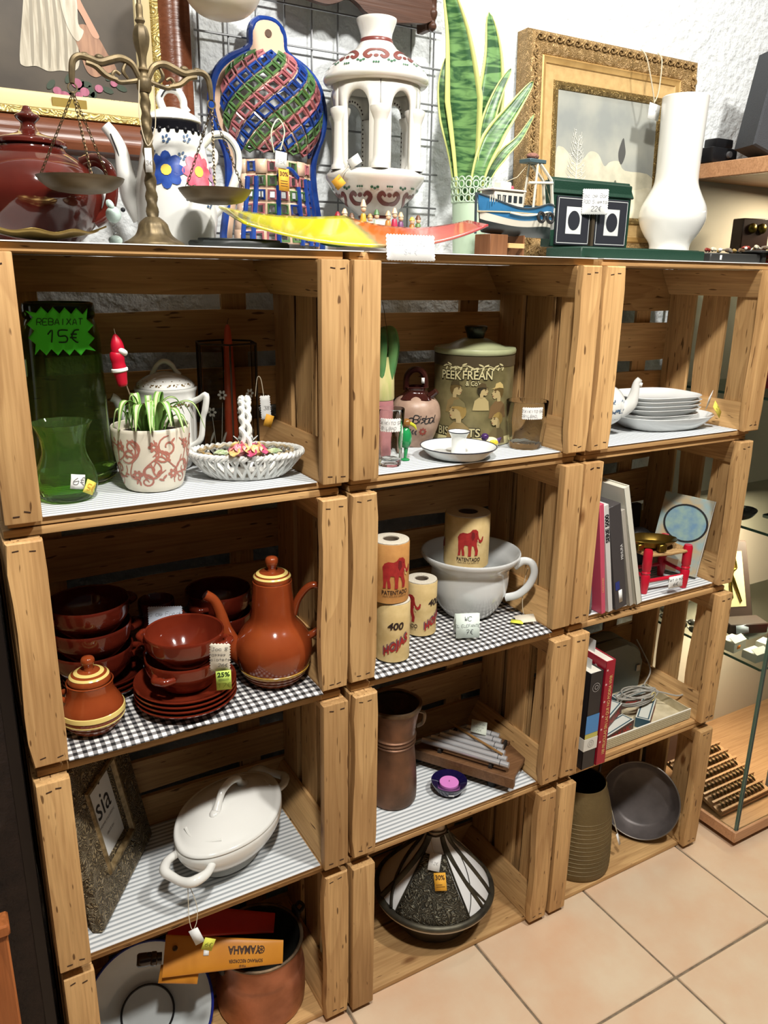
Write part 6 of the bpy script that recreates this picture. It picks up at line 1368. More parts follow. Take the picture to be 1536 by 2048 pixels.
for I, c_ in cells: put('lattice_cell', G().tube([p+Vector((0, -.0016, 0)) for p in I], .0034, 6, closed=True), (BLU, GRE, PNK)[c_], t)
put('dome_edge', G().tube([dome(-1.4+2.8*i/20, .166+.012*abs(1-i/10)**2) for i in range(21)], .0032, 8), mat('dark_glaze_line', (56, 42, 40), .2), t)
# lower tower of the lamp
body = G(); cols = 9; rws = 6; ph0 = -1.3; dph = 2.6/cols; lo, hi_ = .012, .150; dh = (hi_-lo)/rws
for j in range(cols):
    for i in range(rws):
        solidc = j % 2 == 0 and j not in (0, 8) and False
        pc = ph0+dph*(j+.5); hc = lo+dh*(i+.5)
        def D(k): return [dome(pc+a*dph*.5*k, hc+b*dh*.5*k) for a, b in ((-1, -1), (1, -1), (1, 1), (-1, 1))]
        O = D(1.0); vo = [body.V(p) for p in O]
        if (i == rws-1 and j % 2 == 0) or j in (0, 8): body.F(vo); continue
        I = D(.52); vi = [body.V(p) for p in I]
        for k in range(4): body.F([vo[k], vo[(k+1) % 4], vi[(k+1) % 4], vi[k]])
        put('lattice_cell', G().tube([p+Vector((0, -.0014, 0)) for p in D(.62)], .0029, 6, closed=True), (GRE, PNK, BLU, GRE, PNK)[(i+j*2) % 5], t)
put('tower_body', body, MATS['beige_glaze'], t, solid=.0025)
for ph in (-1.0, -.72, -.14, .43, .72, 1.0): put('blue_strip', G().tube([dome(ph, .010+.014*i)+Vector((0, -.003, 0)) for i in range(9 if abs(ph) > .5 else 8)], .0045, 8), BLU, t)
put('blue_arch', G().tube([dome(-.14+.57*i/8, .122+.014*math.sin(PI*i/8))+Vector((0, -.003, 0)) for i in range(9)], .0042, 8), BLU, t)
tg = thing('price_tag', 'white and orange thirty percent tag hanging on the lattice lamp', 'tag', (xb-.018, yb-.078, T+.16), 0)
put('string', G().tube([(-.006, .008, .0), (-.012, .004, .030), (.002, .006, .052), (.012, .004, .034), (.004, .004, .004)], .0012, 6, sm=6), mat('cord_green', (206, 214, 190), .8), tg)
card(tg, rect(.021, .026), plane((.002, -.002, -.012), (1, 0, -.12), (.1, .1, 1)), PAPER, (('15€', 0, -.006, .006),), 'paper_tag', ink=GREYINK)
of = plane((.006, -.004, -.043), (1, 0, -.05), (.03, .1, 1)); oc = card(tg, rect(.019, .036), of, OPAPER, (), 'discount_label'); q = G(); of2 = plane((.006, -.0044, -.043), (1, 0, -.05), (.03, .1, 1), .0003); print_text(q, '30%', of2, 0, .006, .0068, .0002); [q.poly(rect(.013, .0008, 0, -.002-.004*k), of2) for k in range(3)]; put('printed_discount', q, MATS['print_umber'], oc)
# white lantern
xb, yb = .694, .252
t = thing('ceramic_lantern', 'white ceramic lantern with arched openings and painted scrolls', 'lantern', (xb, yb, T), face(xb, yb))
LW = mat('lantern_white', (232, 230, 222), .16, coat=.3); MAR = mat('maroon_paint', (120, 62, 56), .3); LGP = mat('green_paint', (56, 100, 72), .3)
TOPP = [(.0885, .281), (.0925, .286), (.092, .292), (.086, .303), (.070, .316), (.052, .328), (.036, .339), (.0285, .347), (.027, .353), (.0275, .362), (.031, .372), (.0345, .381), (.035, .385)]
tp_ = prof_smooth(TOPP, 3)
put('top_dome', G().lathe([(.070, .277)]+tp_+[(.032, .386), (.027, .37), (.0245, .353), (.07, .30), (.070, .277)], 56), LW, t)
BOTP = [(.040, 0), (.042, .003), (.034, .020), (.029, .044), (.028, .062), (.034, .072), (.052, .085), (.072, .103), (.083, .118), (.089, .128), (.089, .135), (.082, .141)]
bp_ = prof_smooth(BOTP, 3)
put('bottom_bowl', G().lathe([(0, 0)]+bp_+[(.062, .142), (.06, .13), (0, .10)], 56), LW, t)
nb = 6; rc = .0735; za, zb, zs = .139, .280, .238
def arch_bay(a0):
    g = G(); da = 2*PI/nb; half = da*.26; n = 12
    P = lambda a, z, r=rc: (r*math.sin(a), -r*math.cos(a), z)
    arch = [(-half, zs)]+[(-half*math.cos(PI*k/n), zs+.026*math.sin(PI*k/n)) for k in range(1, n)]+[(half, zs)]
    prev = None
    for (a, z) in arch:
        cur = (g.V(P(a0+a, z)), g.V(P(a0+a, zb)))
        if prev: g.F([prev[0], cur[0], cur[1], prev[1]])
        prev = cur
    for s_ in (-1, 1):
        for k in range(6):
            z1_, z2_ = za+(zs-za)*k/6, za+(zs-za)*(k+1)/6
            g.F([g.V(P(a0+s_*half, z1_)), g.V(P(a0+s_*da/2, z1_)), g.V(P(a0+s_*da/2, z2_)), g.V(P(a0+s_*half, z2_))])
        g.F([g.V(P(a0+s_*half, zs)), g.V(P(a0+s_*da/2, zs)), g.V(P(a0+s_*da/2, zb)), g.V(P(a0+s_*half, zb))])
    return g, arch
for k in range(nb):
    a0 = 2*PI*k/nb-.42; g_, arch = arch_bay(a0)
    bmesh.ops.remove_doubles(g_.bm, verts=g_.bm.verts[:], dist=.0002)
    put('arch_panel', g_, LW, t, solid=-.006)
    ac = a0+PI/nb; put('column', G().at((rc*1.02*math.sin(ac), -rc*1.02*math.cos(ac), 0)).lathe([(.0165, .140), (.0165, .146), (.0135, .150), (.0125, .16), (.0115, .214), (.0125, .218), (.0155, .226), (.0178, .232), (.0178, .237), (.012, .240)], 24), LW, t)
    q = G()
    pts = [(-.26*2*PI/nb, za+.008+(zs-za-.008)*i/12) for i in range(12)]+arch+[(.26*2*PI/nb, zs-(zs-za-.008)*i/12) for i in range(1, 13)]
    for (a, z) in pts:
        s_ = 1.10; r_ = rc+.0008; zc = z+(.004 if z > zs else 0); q.at((r_*math.sin(a0+a*s_), -r_*math.cos(a0+a*s_), zc)).ell((0, 0, 0), (.0019, .0019, .0022), 6, 4)
    o = put('painted_dots', q, mat('dot_brown', (64, 48, 46), .3), t); o['kind'] = 'stuff'
put('maroon_ring', G().lathe([(.0285, .346), (.0292, .3475), (.0285, .352), (.0275, .354)], 48), MAR, t); put('maroon_ring', G().lathe([(.0282, .062), (.0298, .064), (.0300, .070), (.0295, .0715)], 48), MAR, t)
def scrolls(f, n, L, v, s_, e):
    q, q2 = G(), G()
    for k in range(n):
        u = -L/2+L*(k+.5)/n
        for d in (-1, 1):
            P = [(u, v-.010*s_*e), (u+d*.012*s_, v-.008*s_*e), (u+d*.019*s_, v+.001*s_*e), (u+d*.013*s_, v+.007*s_*e), (u+d*.007*s_, v+.002*s_*e)]
            line(q, f, [(p.x, p.y) for p in smooth_path([(a, b, 0) for a, b in P], 4)], .0038*s_)
        q.poly(circ(u, v+.004*s_*e, .0045*s_, .0035*s_, 8), f)
        for d in (-1, 0, 1): q2.poly(circ(u+L/n*.5+d*.005*s_, v+.014*s_*e+.002*abs(d), .0028*s_, .0022*s_, 7), f); q2.poly(circ(u+d*.004*s_, v+.017*s_*e, .002*s_, .0018*s_, 6), f)
    return q, q2
f = cyl(rof(tp_), 0, .0014); q, q2 = scrolls(f, 7, .36, .318, 1.0, -1); put('painted_scrolls', q, MAR, t); put('painted_sprigs', q2, LGP, t)
f = cyl(rof(bp_), 0, .0014); q, q2 = scrolls(f, 8, .42, .094, 1.0, 1); put('painted_scrolls', q, MAR, t); put('painted_sprigs', q2, LGP, t)
f = cyl(rc, 0, .0012); q, q2 = G(), G()
for k in range(14):
    u = -.23+k*.034; flower(q, f, u, .2735, .0048, 5, .42); q2.poly(circ(u+.017, .2725, .0012, .0055, 8), f)
put('painted_flowers', q, mat('flower_maroon', (150, 80, 78), .3), t); put('painted_stems', q2, LGP, t)
tg = thing('price_tag', 'small orange tag lying on the white lantern ledge', 'tag', (xb, yb, T), face(xb, yb))
card(tg, rect(.019, .019), plane((-.063, -.071, .117), (.75, -.25, .62), (-.62, .2, .76)), OPAPER, (), 'orange_sticker'); put('string', G().tube([(-.045, -.078, .142), (-.055, -.078, .132), (-.063, -.074, .124)], .0007, 5), STRING, tg)
card(tg, rect(.022, .018), plane((-.035, -.079, .1505), (.8, -.2, .5), (-.4, .4, .7)), PAPER, (), 'paper_tag')
# ================================================================ things standing on top, middle and right
# curved glass tray
def tray_col():
    m, nt, b = newmat('fused_glass'); N = nt.nodes; L = nt.links; b.inputs['Roughness'].default_value = .12; b.inputs['Coat Weight'].default_value = .4
    tc = N.new('ShaderNodeTexCoord'); sp = N.new('ShaderNodeSeparateXYZ'); L.new(tc.outputs['Object'], sp.inputs[0])
    mr = N.new('ShaderNodeMapRange'); mr.inputs['From Min'].default_value = -.21; mr.inputs['From Max'].default_value = .215; L.new(sp.outputs['X'], mr.inputs[0])
    nz = N.new('ShaderNodeTexNoise'); nz.inputs['Scale'].default_value = 60; L.new(tc.outputs['Object'], nz.inputs['Vector'])
    ad = N.new('ShaderNodeMath'); ad.operation = 'MULTIPLY_ADD'; ad.inputs[1].default_value = .05; L.new(nz.outputs['Fac'], ad.inputs[0]); L.new(mr.outputs[0], ad.inputs[2])
    r = N.new('ShaderNodeValToRGB'); e = r.color_ramp.elements; cs = ((0, (206, 200, 40)), (.50, (204, 196, 28)), (.545, (150, 140, 90)), (.57, (206, 110, 44)), (.72, (206, 96, 44)), (.78, (206, 110, 96)), (1, (176, 66, 66)))
    e[0].position = cs[0][0]; e[0].color = (*lin(cs[0][1]), 1); e[1].position = 1; e[1].color = (*lin(cs[-1][1]), 1)
    for p, c_ in cs[1:-1]: k = e.new(p); k.color = (*lin(c_), 1)
    L.new(ad.outputs[0], r.inputs[0]); L.new(r.outputs[0], b.inputs['Base Color']); return m
t = thing('glass_tray', 'long curved fused glass tray, yellow to orange to red', 'tray', (.572, .082, T+.0022), 0)
def tf(u, v):
    s_ = 2*u-1; x = s_*.215+.004*v; y = -.055+.118*v*(1-.45*max(0, s_)**1.5); e = abs(s_)
    z = .0028+(.050-.022*e)*(1-.65*max(0, s_))*v**1.1+(.026 if s_ < 0 else .040)*e**2.2
    return (x, y, z)
put('glass', G().sheet(tf, 40, 10), tray_col(), t, solid=-.0035)
q = G(); gl = lambda u, v: Vector(tf(u, v))+Vector((0, 0, .0008))
def tl_(pts, w):
    P = [gl(*p) for p in pts]; q.tube(P, w, 5)
tl_([(.17+.02*i/4, .2+.6*i/4) for i in range(5)], .0007); tl_([(.17+.33*i/8, .2-.02*i/8) for i in range(9)], .0007); tl_([(.19+.32*i/8, .8) for i in range(9)], .0007); put('incised_lines', q, mat('line_olive', (112, 108, 30), .4), t)
put('dark_green_patch', G().at((-.062, -.036, .0075), (R(14), 0, .08)).ell((0, 0, 0), (.026, .014, .004), 18, 8), mat('patch_green', (20, 64, 44), .4, bump=.6, bscale=200), t)
q = G()
for k in range(3): q.tube([gl(.86+(.05-.014*k)*math.cos(2*PI*i/20), .45+(.34-.1*k)*math.sin(2*PI*i/20)) for i in range(20)], .0007, 5, closed=True)
put('incised_swirl', q, mat('line_pink', (226, 150, 140), .4), t)
t = thing('price_label', 'white scalloped label hanging over the shelf edge from the glass tray', 'label', (.627, .0125, T+.006), 0)
card(t, wavy(.088, .038, .0052, .0014), plane((0, 0, 0), (1, 0, .0), (.0, .12, 1)), PAPER, (('ESC. VIDRE', 0, .004, .0065), ('84 €', 0, -.010, .0075)), 'paper_label', ink=mat('faint_ink', (196, 200, 206), .8))
# nativity-like row of tiny figures
tag(put('figurine_stand', G().box(.570, .162, T+.0002, .760, .196, T+.020, .001), mat('stand_white', (226, 222, 214), .6)), 'low white strip under the row of tiny figurines', 'stand')
FC = [((236, 216, 170), (150, 40, 50)), ((200, 60, 70), (236, 196, 160)), ((230, 200, 120), (110, 80, 60)), ((220, 170, 60), (236, 200, 170)), ((236, 226, 200), (180, 150, 90)), ((210, 226, 200), (90, 130, 80)), ((196, 130, 60), (226, 190, 150)), ((190, 50, 80), (236, 200, 170)), ((120, 70, 110), (226, 190, 150)), ((170, 110, 50), (230, 190, 90)), ((96, 130, 70), (110, 70, 50))]
FN = ['cream robed', 'red capped', 'yellow coated', 'gold dressed', 'white cloaked', 'pale green', 'tan dressed', 'crimson dressed', 'purple dressed', 'brown hatted', 'green leafy']
for i, ((c1, c2), nm) in enumerate(zip(FC, FN)):
    x = .580+i*.0165; y = .170+.006*(i % 3); hgt = (.030, .036, .030, .052, .030, .038, .036, .042, .036, .028, .032)[i]
    t = thing('tiny_figurine', 'tiny '+nm+' clay figurine in the row behind the glass tray', 'figurine', (x, y+.006, T+.0204), 0, 'row of tiny clay figurines')
    m1, m2 = mat('fig_%d' % i, c1, .35), mat('figh_%d' % i, c2, .35)
    put('stand', G().lathe([(0, 0), (.0072, 0), (.0072, .006), (.0060, .016), (0, .016)], 12), mat('fig_stand', (196, 178, 140), .6), t)
    put('body', G().lathe(prof_smooth([(.006, .016), (.0068, .019), (.0045, .016+hgt*.5), (.0025, .016+hgt*.55)], 2)+[(0, .016+hgt*.56)], 12), m1, t)
    put('head', G().ell((0, -.0008, .016+hgt*.68), (.0045, .0045, .0048), 10, 7), mat('fig_skin', (230, 186, 150), .4), t)
    put('hat', G().lathe([(.0055, .016+hgt*.76), (.0046, .016+hgt*.84), (.0022, .016+hgt*.98), (0, .016+hgt)], 12), m2, t)
# snake plant
xb, yb = .889, .225
t = thing('potted_snake_plant', 'tall snake plant in a pale green lace-rim pot', 'potted plant', (xb, yb, T), 0)
PG = mat('pale_green_metal', (196, 218, 190), .4)
put('pot', G().lathe([(0, 0), (.0285, 0), (.030, .002), (.0345, .098), (.0335, .098), (.029, .006), (0, .005)], 36), PG, t)
q = G(); rb, dr = .0345, .002
for row in range(3):
    z = .1045+.0125*row; n = 17
    for k in range(n):
        a = 2*PI*(k+.5*(row % 2))/n; r = rb+dr*(row+1)*.5; q.tube([((r)*math.sin(a+.0052/r*math.cos(2*PI*j/10)), -(r)*math.cos(a+.0052/r*math.cos(2*PI*j/10)), z+.0062*math.sin(2*PI*j/10)) for j in range(10)], .0015, 5, closed=True)
o = put('lace_rim', q, PG, t); o['kind'] = 'stuff'
put('lace_band', G().tube([(.0348*math.cos(2*PI*i/36), .0348*math.sin(2*PI*i/36), .0985) for i in range(36)], .0014, 6, closed=True), PG, t)
for k in range(17):
    a = 2*PI*k/17; put('lace_scallop', G().tube([(.0378*math.sin(a+.16*math.cos(PI*j/6)), -.0378*math.cos(a+.16*math.cos(PI*j/6)), .1355+.007*math.sin(PI*j/6)) for j in range(7)], .0013, 5), PG, t)
put('soil', G().lathe([(0, .1), (.0332, .096)], 24), MATS['soil'], t)
def snake_mat():
    m, nt, b = newmat('snake_leaf'); N = nt.nodes; L = nt.links; b.inputs['Roughness'].default_value = .35
    tc = N.new('ShaderNodeTexCoord'); mp = N.new('ShaderNodeMapping'); mp.inputs['Scale'].default_value = (22, 22, 95); L.new(tc.outputs['Object'], mp.inputs[0])
    n = N.new('ShaderNodeTexNoise'); n.inputs['Scale'].default_value = 1; n.inputs['Detail'].default_value = 3; n.inputs['Distortion'].default_value = .8; L.new(mp.outputs[0], n.inputs['Vector'])
    r = N.new('ShaderNodeValToRGB'); e = r.color_ramp.elements; e[0].position = .42; e[0].color = (*lin((44, 84, 48)), 1); e[1].position = .60; e[1].color = (*lin((108, 150, 88)), 1)
    L.new(n.outputs['Fac'], r.inputs[0]); L.new(r.outputs[0], b.inputs['Base Color']); return m
SL = snake_mat(); SY = mat('snake_leaf_edge', (208, 216, 134), .4)
def sleaf(pts, w, side, curl=.25):
    P = smooth_path(pts, 6); m = len(P); g1, g2 = G(), G(); pr = None; sd = Vector(side).normalized()
    for i, p in enumerate(P):
        q_ = i/(m-1); ww = w*(.45+.55*min(1, q_*2.2))*min(1, (1-q_)**.62*1.45+.01); tg_ = (P[min(i+1, m-1)]-P[max(i-1, 0)]).normalized(); s_ = (sd-tg_*sd.dot(tg_)).normalized(); n_ = s_.cross(tg_)
        row = [p+s_*ww*k+n_*curl*ww*(abs(k)**2) for k in (-1, -.72, -.36, 0, .36, .72, 1)]
        c1 = [g1.V(r) for r in row[1:6]]; c2 = [g2.V(row[0]), g2.V(row[1]), g2.V(row[5]), g2.V(row[6])]
        if pr:
            for k in range(4): g1.F([pr[0][k], pr[0][k+1], c1[k+1], c1[k]])
            g2.F([pr[1][0], pr[1][1], c2[1], c2[0]]); g2.F([pr[1][2], pr[1][3], c2[3], c2[2]])
        pr = (c1, c2)
    l = put('leaf', g1, SL, t, solid=.0016); put('leaf_margin', g2, SY, l, solid=.0016)
o_ = Vector((-xb, -yb, -T))
def W3(*q): return [Vector(p)+o_ for p in q]
cs_ = (math.cos(-.5), math.sin(-.5), 0)
sleaf(W3((.878, .225, 1.565), (.870, .222, 1.66), (.856, .218, 1.76), (.838, .216, 1.85), (.808, .214, 1.925)), .035, cs_)
sleaf(W3((.895, .238, 1.565), (.918, .24, 1.66), (.934, .242, 1.75), (.938, .242, 1.83), (.924, .242, 1.90)), .030, (math.cos(-.35), math.sin(-.35), 0))
sleaf(W3((.882, .208, 1.565), (.893, .203, 1.63), (.918, .20, 1.685), (.958, .198, 1.735), (1.000, .195, 1.787)), .021, (.8, -.4, -.35))
sleaf(W3((.905, .22, 1.565), (.925, .218, 1.62), (.955, .215, 1.66), (.988, .212, 1.69), (1.020, .21, 1.735)), .010, (.7, -.4, -.4))
sleaf(W3((.868, .232, 1.565), (.852, .235, 1.65), (.832, .237, 1.72), (.824, .238, 1.77), (.832, .238, 1.815)), .013, cs_)
sleaf(W3((.89, .218, 1.565), (.904, .216, 1.66), (.916, .214, 1.72), (.936, .212, 1.77), (.958, .21, 1.806)), .014, (.8, -.5, -.2))
# model fishing boat
t = thing('model_boat', 'blue and white wooden model fishing boat', 'model boat', (.900, .100, T), R(7))
secs = []
for i in range(15):
    s_ = i/14; x = -.095+.19*s_; bw = .030*(1-abs(2*s_-1)**2.6)**.5*(1 if s_ > .25 else (s_/.25)**.35)+.0012; zt_ = .098-.030*math.sin(PI*min(1, s_*1.25))*.55-.012*s_+.004; zk = .034+.006*abs(1-s_)**3
    secs.append((x, bw, zt_, zk))
def hull(f0, f1, e=0.):
    g = G(); prev = None
    for x, bw, zt_, zk in secs:
        row = []
        for sgn in (-1, 1):
            for k in range(5):
                q_ = f0+(f1-f0)*k/4; z = zk+(zt_-zk)*q_; y = (bw+e)*(q_**.42 if q_ > 0 else 0); row.append(g.V((x-(.012*(1-q_) if x < -.09 else 0)*-1, sgn*y, z)))
        if prev:
            for o in (0, 5):
                for k in range(4): g.F([prev[o+k], prev[o+k+1], row[o+k+1], row[o+k]])
        prev = row
    return g
put('keel_hull', hull(0, .34), mat('boat_black', (44, 50, 50), .4), t); put('white_hull', hull(.34, .56, .0002), mat('boat_white', (222, 216, 200), .35), t); put('blue_hull', hull(.56, 1.0, .0004), mat('boat_blue', (62, 130, 178), .35, col2=(50, 112, 160), scale=20), t)
for sgn in (-1, 1): put('gunwale', G().tube([(x, sgn*(bw+.0004), zt_) for x, bw, zt_, zk in secs], .0016, 6), mat('boat_dark_trim', (60, 70, 76), .4), t)
put('deck', G().prism([(x, bw*.95) for x, bw, *_ in secs]+[(x, -bw*.95) for x, bw, *_ in reversed(secs)], .072, .074), mat('boat_deck', (196, 180, 146), .6), t)
put('rubbing_strake', G().tube([(x, -(bw*.93+.001), zk+(zt_-zk)*.76) for x, bw, zt_, zk in secs[4:13]], .0017, 6), MATS['boat_white'], t)
put('bow_post', G().tube([(-.0955, 0, .036), (-.097, 0, .07), (-.098, 0, .103)], .0024, 6), MATS['boat_dark_trim'], t); put('stern_plate', G().box(.0935, -.009, .05, .0965, .009, .088, .001), mat('boat_grey', (150, 150, 146), .5), t)
for x in (.035, .062): put('tyre_fender', G().at((x, -.0315 if x < .05 else -.0285, .068), (R(82), 0, 0)).tube([(.008*math.cos(2*PI*i/16), .008*math.sin(2*PI*i/16), 0) for i in range(16)], .0028, 8, closed=True), MATS['rubber_black'], t)
c_ = put('cabin', G().box(-.070, -.017, .074, .002, .017, .108, .001), MATS['boat_white'], t)
put('cabin_roof', G().box(-.076, -.020, .108, .006, .020, .1115, .001), mat('boat_cream', (230, 226, 214), .4), c_)
for k in range(5): put('cabin_window', G().box(-.064+k*.0135, -.0178, .090, -.056+k*.0135, -.0168, .101), mat('window_dark', (50, 56, 60), .2), c_)
for k in range(8): put('rail_post', G().tube([(-.085+.006*k, -.022+.0006*k, .088), (-.085+.006*k, -.022+.0006*k, .099)], .0007, 5), MATS['boat_white'], t)
put('wheelhouse', G().box(-.048, -.010, .1117, -.022, .010, .124, .002), MATS['boat_cream'], c_)
put('cabin_light', G().ell((-.012, 0, .116), .0035), mat('lamp_red', (196, 70, 90), .3), c_)
for sgn in (-1, 1): put('gallows_leg', G().tube([(.030, sgn*.014, .074), (.040, sgn*.010, .165)], .0022, 6), MATS['boat_white'], t); put('gallows_stay', G().tube([(.088, sgn*.010, .080), (.078, sgn*.010, .135), (.046, sgn*.010, .160)], .003, 6), MATS['boat_white'], t)
put('gallows_bar', G().box(.016, -.014, .160, .058, .014, .1665, .001), mat('boat_slate', (72, 92, 98), .4), t)
put('cross_bar', G().tube([(.018, -.012, .126), (.080, -.012, .130)], .0024, 6), MATS['boat_white'], t)
put('rigging', G().tube([(-.03, 0, .124), (.0, 0, .135), (.036, 0, .168)], .0006, 4), STRING, t); put('rigging', G().tube([(.05, .0, .168), (.085, 0, .11), (.095, 0, .09)], .0006, 4), STRING, t)
put('net_bundle', G().ell((.036, 0, .172), (.014, .009, .006), 12, 7), mat('net_red', (150, 104, 90), .9, bump=1, bscale=400), t)
put('cradle', G().box(-.078, -.020, 0, -.034, .020, .036, .001), wood('cradle_wood', 'Z', (132, 88, 56), (78, 48, 30), 6, .6, False), t)
for y_ in (-.022, .018): put('cradle_rail', G().box(-.034, y_, .014, .006, y_+.004, .022), MATS['crate_wood_x'], t)
put('cradle', G().box(.004, -.020, 0, .008, .020, .036), MATS['cradle_wood'], t)
# gold frame
t = thing('gold_framed_painting', 'snowy landscape painting in a wide ornate gold frame', 'painting', (1.086, .318, T+.0015), 0, rot=(R(-2.5), 0, 0))
GW, GH = .50, .445
GO = ornate('gold_leaf_ornate', (150, 118, 72), (190, 156, 104), .25, .45, 90, .7, dist=.003); GP = mat('gold_plain', (206, 168, 106), .42, .25, col2=(180, 142, 84), scale=24)
put('outer_moulding', rectframe(G(), GW, GH, [(0, .022), (0, -.010), (.004, -.020), (.010, -.023), (.018, -.018), (.024, -.020), (.036, -.016), (.042, -.008)]), GO, t)
sc1 = G().tube([(-.010, 0, -.004), (-.004, -.002, .006), (.004, -.002, .005), (.006, -.001, -.002), (.0, 0, -.003), (-.001, 0, .001)], [.0015, .003, .0028, .0022, .0014], 6, sm=3).tube([(.006, 0, -.003), (.012, -.001, .001), (.015, 0, .007)], [.0012, .0024, .001], 6, sm=3).mesh('scroll_ornament'); sc1.materials.append(GO)
def orn(x, z, a): put('scroll_ornament', sc1, None, t, loc=(x, -.0215, z), rot=(0, a, 0))
for k in range(19): orn(.022+k*.0253, GH-.016, 0); orn(.022+k*.0253, .016, PI)
for k in range(15): orn(.016, .042+k*.0255, -PI/2); orn(GW-.016, .042+k*.0255, PI/2)
put('gold_step', rectframe(G(), GW, GH, [(.042, -.0085), (.045, -.011), (.049, -.008), (.055, -.006)]), GP, t)
put('linen_panel', rectframe(G(), GW, GH, [(.055, -.006), (.057, -.003), (.083, .001)]), mat('linen_tan', (206, 172, 116), .6, col2=(190, 156, 102), scale=60), t)
put('inner_moulding', rectframe(G(), GW, GH, [(.083, .001), (.085, -.003), (.092, -.004), (.097, .000), (.099, .004)]), ornate('gold_inner', (120, 96, 54), (186, 158, 98), .5, .4, 120, .8), t)
put('canvas', G().box(.09, .004, .09, GW-.09, .009, GH-.09), mat('winter_sky', (176, 176, 164), .5, col2=(146, 150, 146), scale=9), t)
fg = lambda e: plane((0, .0038-e, 0), (1, 0, 0), (0, 0, 1))
def gp(name, col, pts, e, col2=None, k=4): put(name, G().poly([(p.x, p.y) for p in smooth_path([(a, b, 0) for a, b in pts], k, True)], fg(e)), mat('gp_'+name+str(col[0]), col, .5, col2=col2, scale=30), t)
gp('painted_mountains', (214, 208, 184), [(.1, .1), (.1, .22), (.115, .235), (.135, .225), (.16, .205), (.18, .215), (.20, .232), (.225, .228), (.245, .205), (.262, .215), (.29, .218), (.31, .2), (.40, .19), (.40, .1)], .0004, (190, 186, 164))
gp('painted_snow', (226, 220, 196), [(.1, .1), (.1, .165), (.15, .175), (.21, .165), (.28, .172), (.34, .16), (.40, .165), (.40, .1)], .0007, (206, 198, 170))
gp('painted_dark_spire', (84, 84, 82), [(.292, .215), (.286, .235), (.292, .256), (.299, .268), (.304, .255), (.308, .235), (.300, .215)], .0009)
gp('painted_dark_tree', (72, 76, 66), [(.272, .12), (.266, .14), (.272, .160), (.281, .178), (.290, .162), (.298, .14), (.292, .12)], .0010, (104, 108, 92))
q = G(); fq = fg(.0012)
line(q, fq, [(.158, .1), (.160, .15), (.161, .20), (.163, .26)], .0011)
rs = random.Random(14)
for k in range(26):
    z = .135+k*.0046; d = (-1)**k; ll = .030*(1-abs(z-.16)/.14); line(q, fq, [(.160, z), (.160+d*ll*.6, z+.008), (.160+d*ll, z+.020+rs.uniform(-.004, .006))], .0006)
    for j in range(3): q.poly(circ(.160+d*ll*rs.uniform(.3, 1), z+.012+rs.uniform(-.006, .01), .0016, .0012, 6), fq)
put('painted_white_tree', q, mat('tree_frost', (228, 226, 214), .6), t)
tg = thing('price_tag', 'white square tag hanging by string over the gold frame', 'tag', (1.392, .286, T+.33), 0)
for dx in (0, .052): put('string', G().tube([(-.022+dx, .006, .108), (-.012+dx*.9, -.004, .090), (.012+dx*.35, -.008, .030), (.020, -.008, .006)], .0014, 6, sm=5), STRING, tg)
card(tg, rect(.034, .032), plane((.022, -.0085, -.012), (1, 0, -.12), (.1, 0, 1)), PAPER, (('25 €', 0, .0, .004),), 'paper_tag', ink=GREYINK)
# green presentation case
t = thing('presentation_case', 'dark green open presentation case with two black card wells', 'case', (1.030, .150, T), 0)
GB = mat('green_leatherette', (24, 56, 42), .45, bump=.2, bscale=400); NB = mat('well_black', (34, 36, 44), .7)
put('lid', G().box(0, .002, .022, .212, .030, .145, .002), GB, t); put('lid_flap', G().at((0, .0, .120), (R(-28), 0, 0)).box(-.003, -.002, .0, .215, .003, .034, .001), GB, t)
for x in (.010, .112):
    w = put('card_well', G().box(x, -.003, .026, x+.088, .002, .116, .001), NB, t)
    q = G(); ff_ = plane((x+.044, -.0033, .071), (1, 0, 0), (0, 0, 1))
    for r_ in (rect(.082, .0012, 0, -.041), rect(.082, .0012, 0, .041), rect(.0012, .082, -.041, 0), rect(.0012, .082, .041, 0)): q.poly(r_, ff_)
    put('white_border', q, mat('border_white', (206, 208, 206), .6), w)
    put('white_card', G().poly(rect(.040, .050), plane((x+.044, -.0036, .072), (1, 0, 0), (0, 0, 1))), mat('card_white', (214, 216, 214), .6), w); put('black_oval', G().poly(circ(0, 0, .0155, .018, 24), plane((x+.044, -.0041, .072), (1, 0, 0), (0, 0, 1))), NB, w)
put('base_tray', G().box(-.010, -.100, 0, .330, -.001, .020, .002), GB, t); put('base_lining', G().box(.0, -.092, .0195, .320, -.010, .0212), mat('lining_green', (30, 66, 50), .8), t)
put('divider', G().box(.101, -.006, .026, .108, .001, .116), mat('divider_brown', (70, 60, 46), .5), t)
tg = thing('price_label', 'white handwritten label on the green presentation case', 'label', (1.128, .138, T+.108), face(1.13, .14)*.4)
card(tg, wavy(.054, .046), plane((0, -.001, 0), (1, 0, .02), (0, .05, 1)), PAPER, (('Joc de Bar', 0, .008, .0068), ('700 Siesta', 0, -.003, .006), ('22€', .002, -.017, .0085)), 'paper_label', ink=mat('label_dark_grey', (96, 96, 96), .7))
# white vase
xb, yb = 1.462, .235
t = thing('vase', 'tall glossy white vase with bulb body and straight neck', 'vase', (xb, yb, T), 0)
VP = [(.046, 0), (.050, .003), (.048, .012), (.044, .030), (.047, .044), (.060, .062), (.071, .085), (.0735, .102), (.070, .122), (.058, .146), (.049, .166), (.0465, .185), (.047, .23), (.0485, .30), (.050, .345)]
put('body', G().lathe([(0, 0)]+prof_smooth(VP, 4)+[(.0485, .347), (.047, .344), (.044, .23), (.043, .18), (0, .15)], 56), WHT, t)
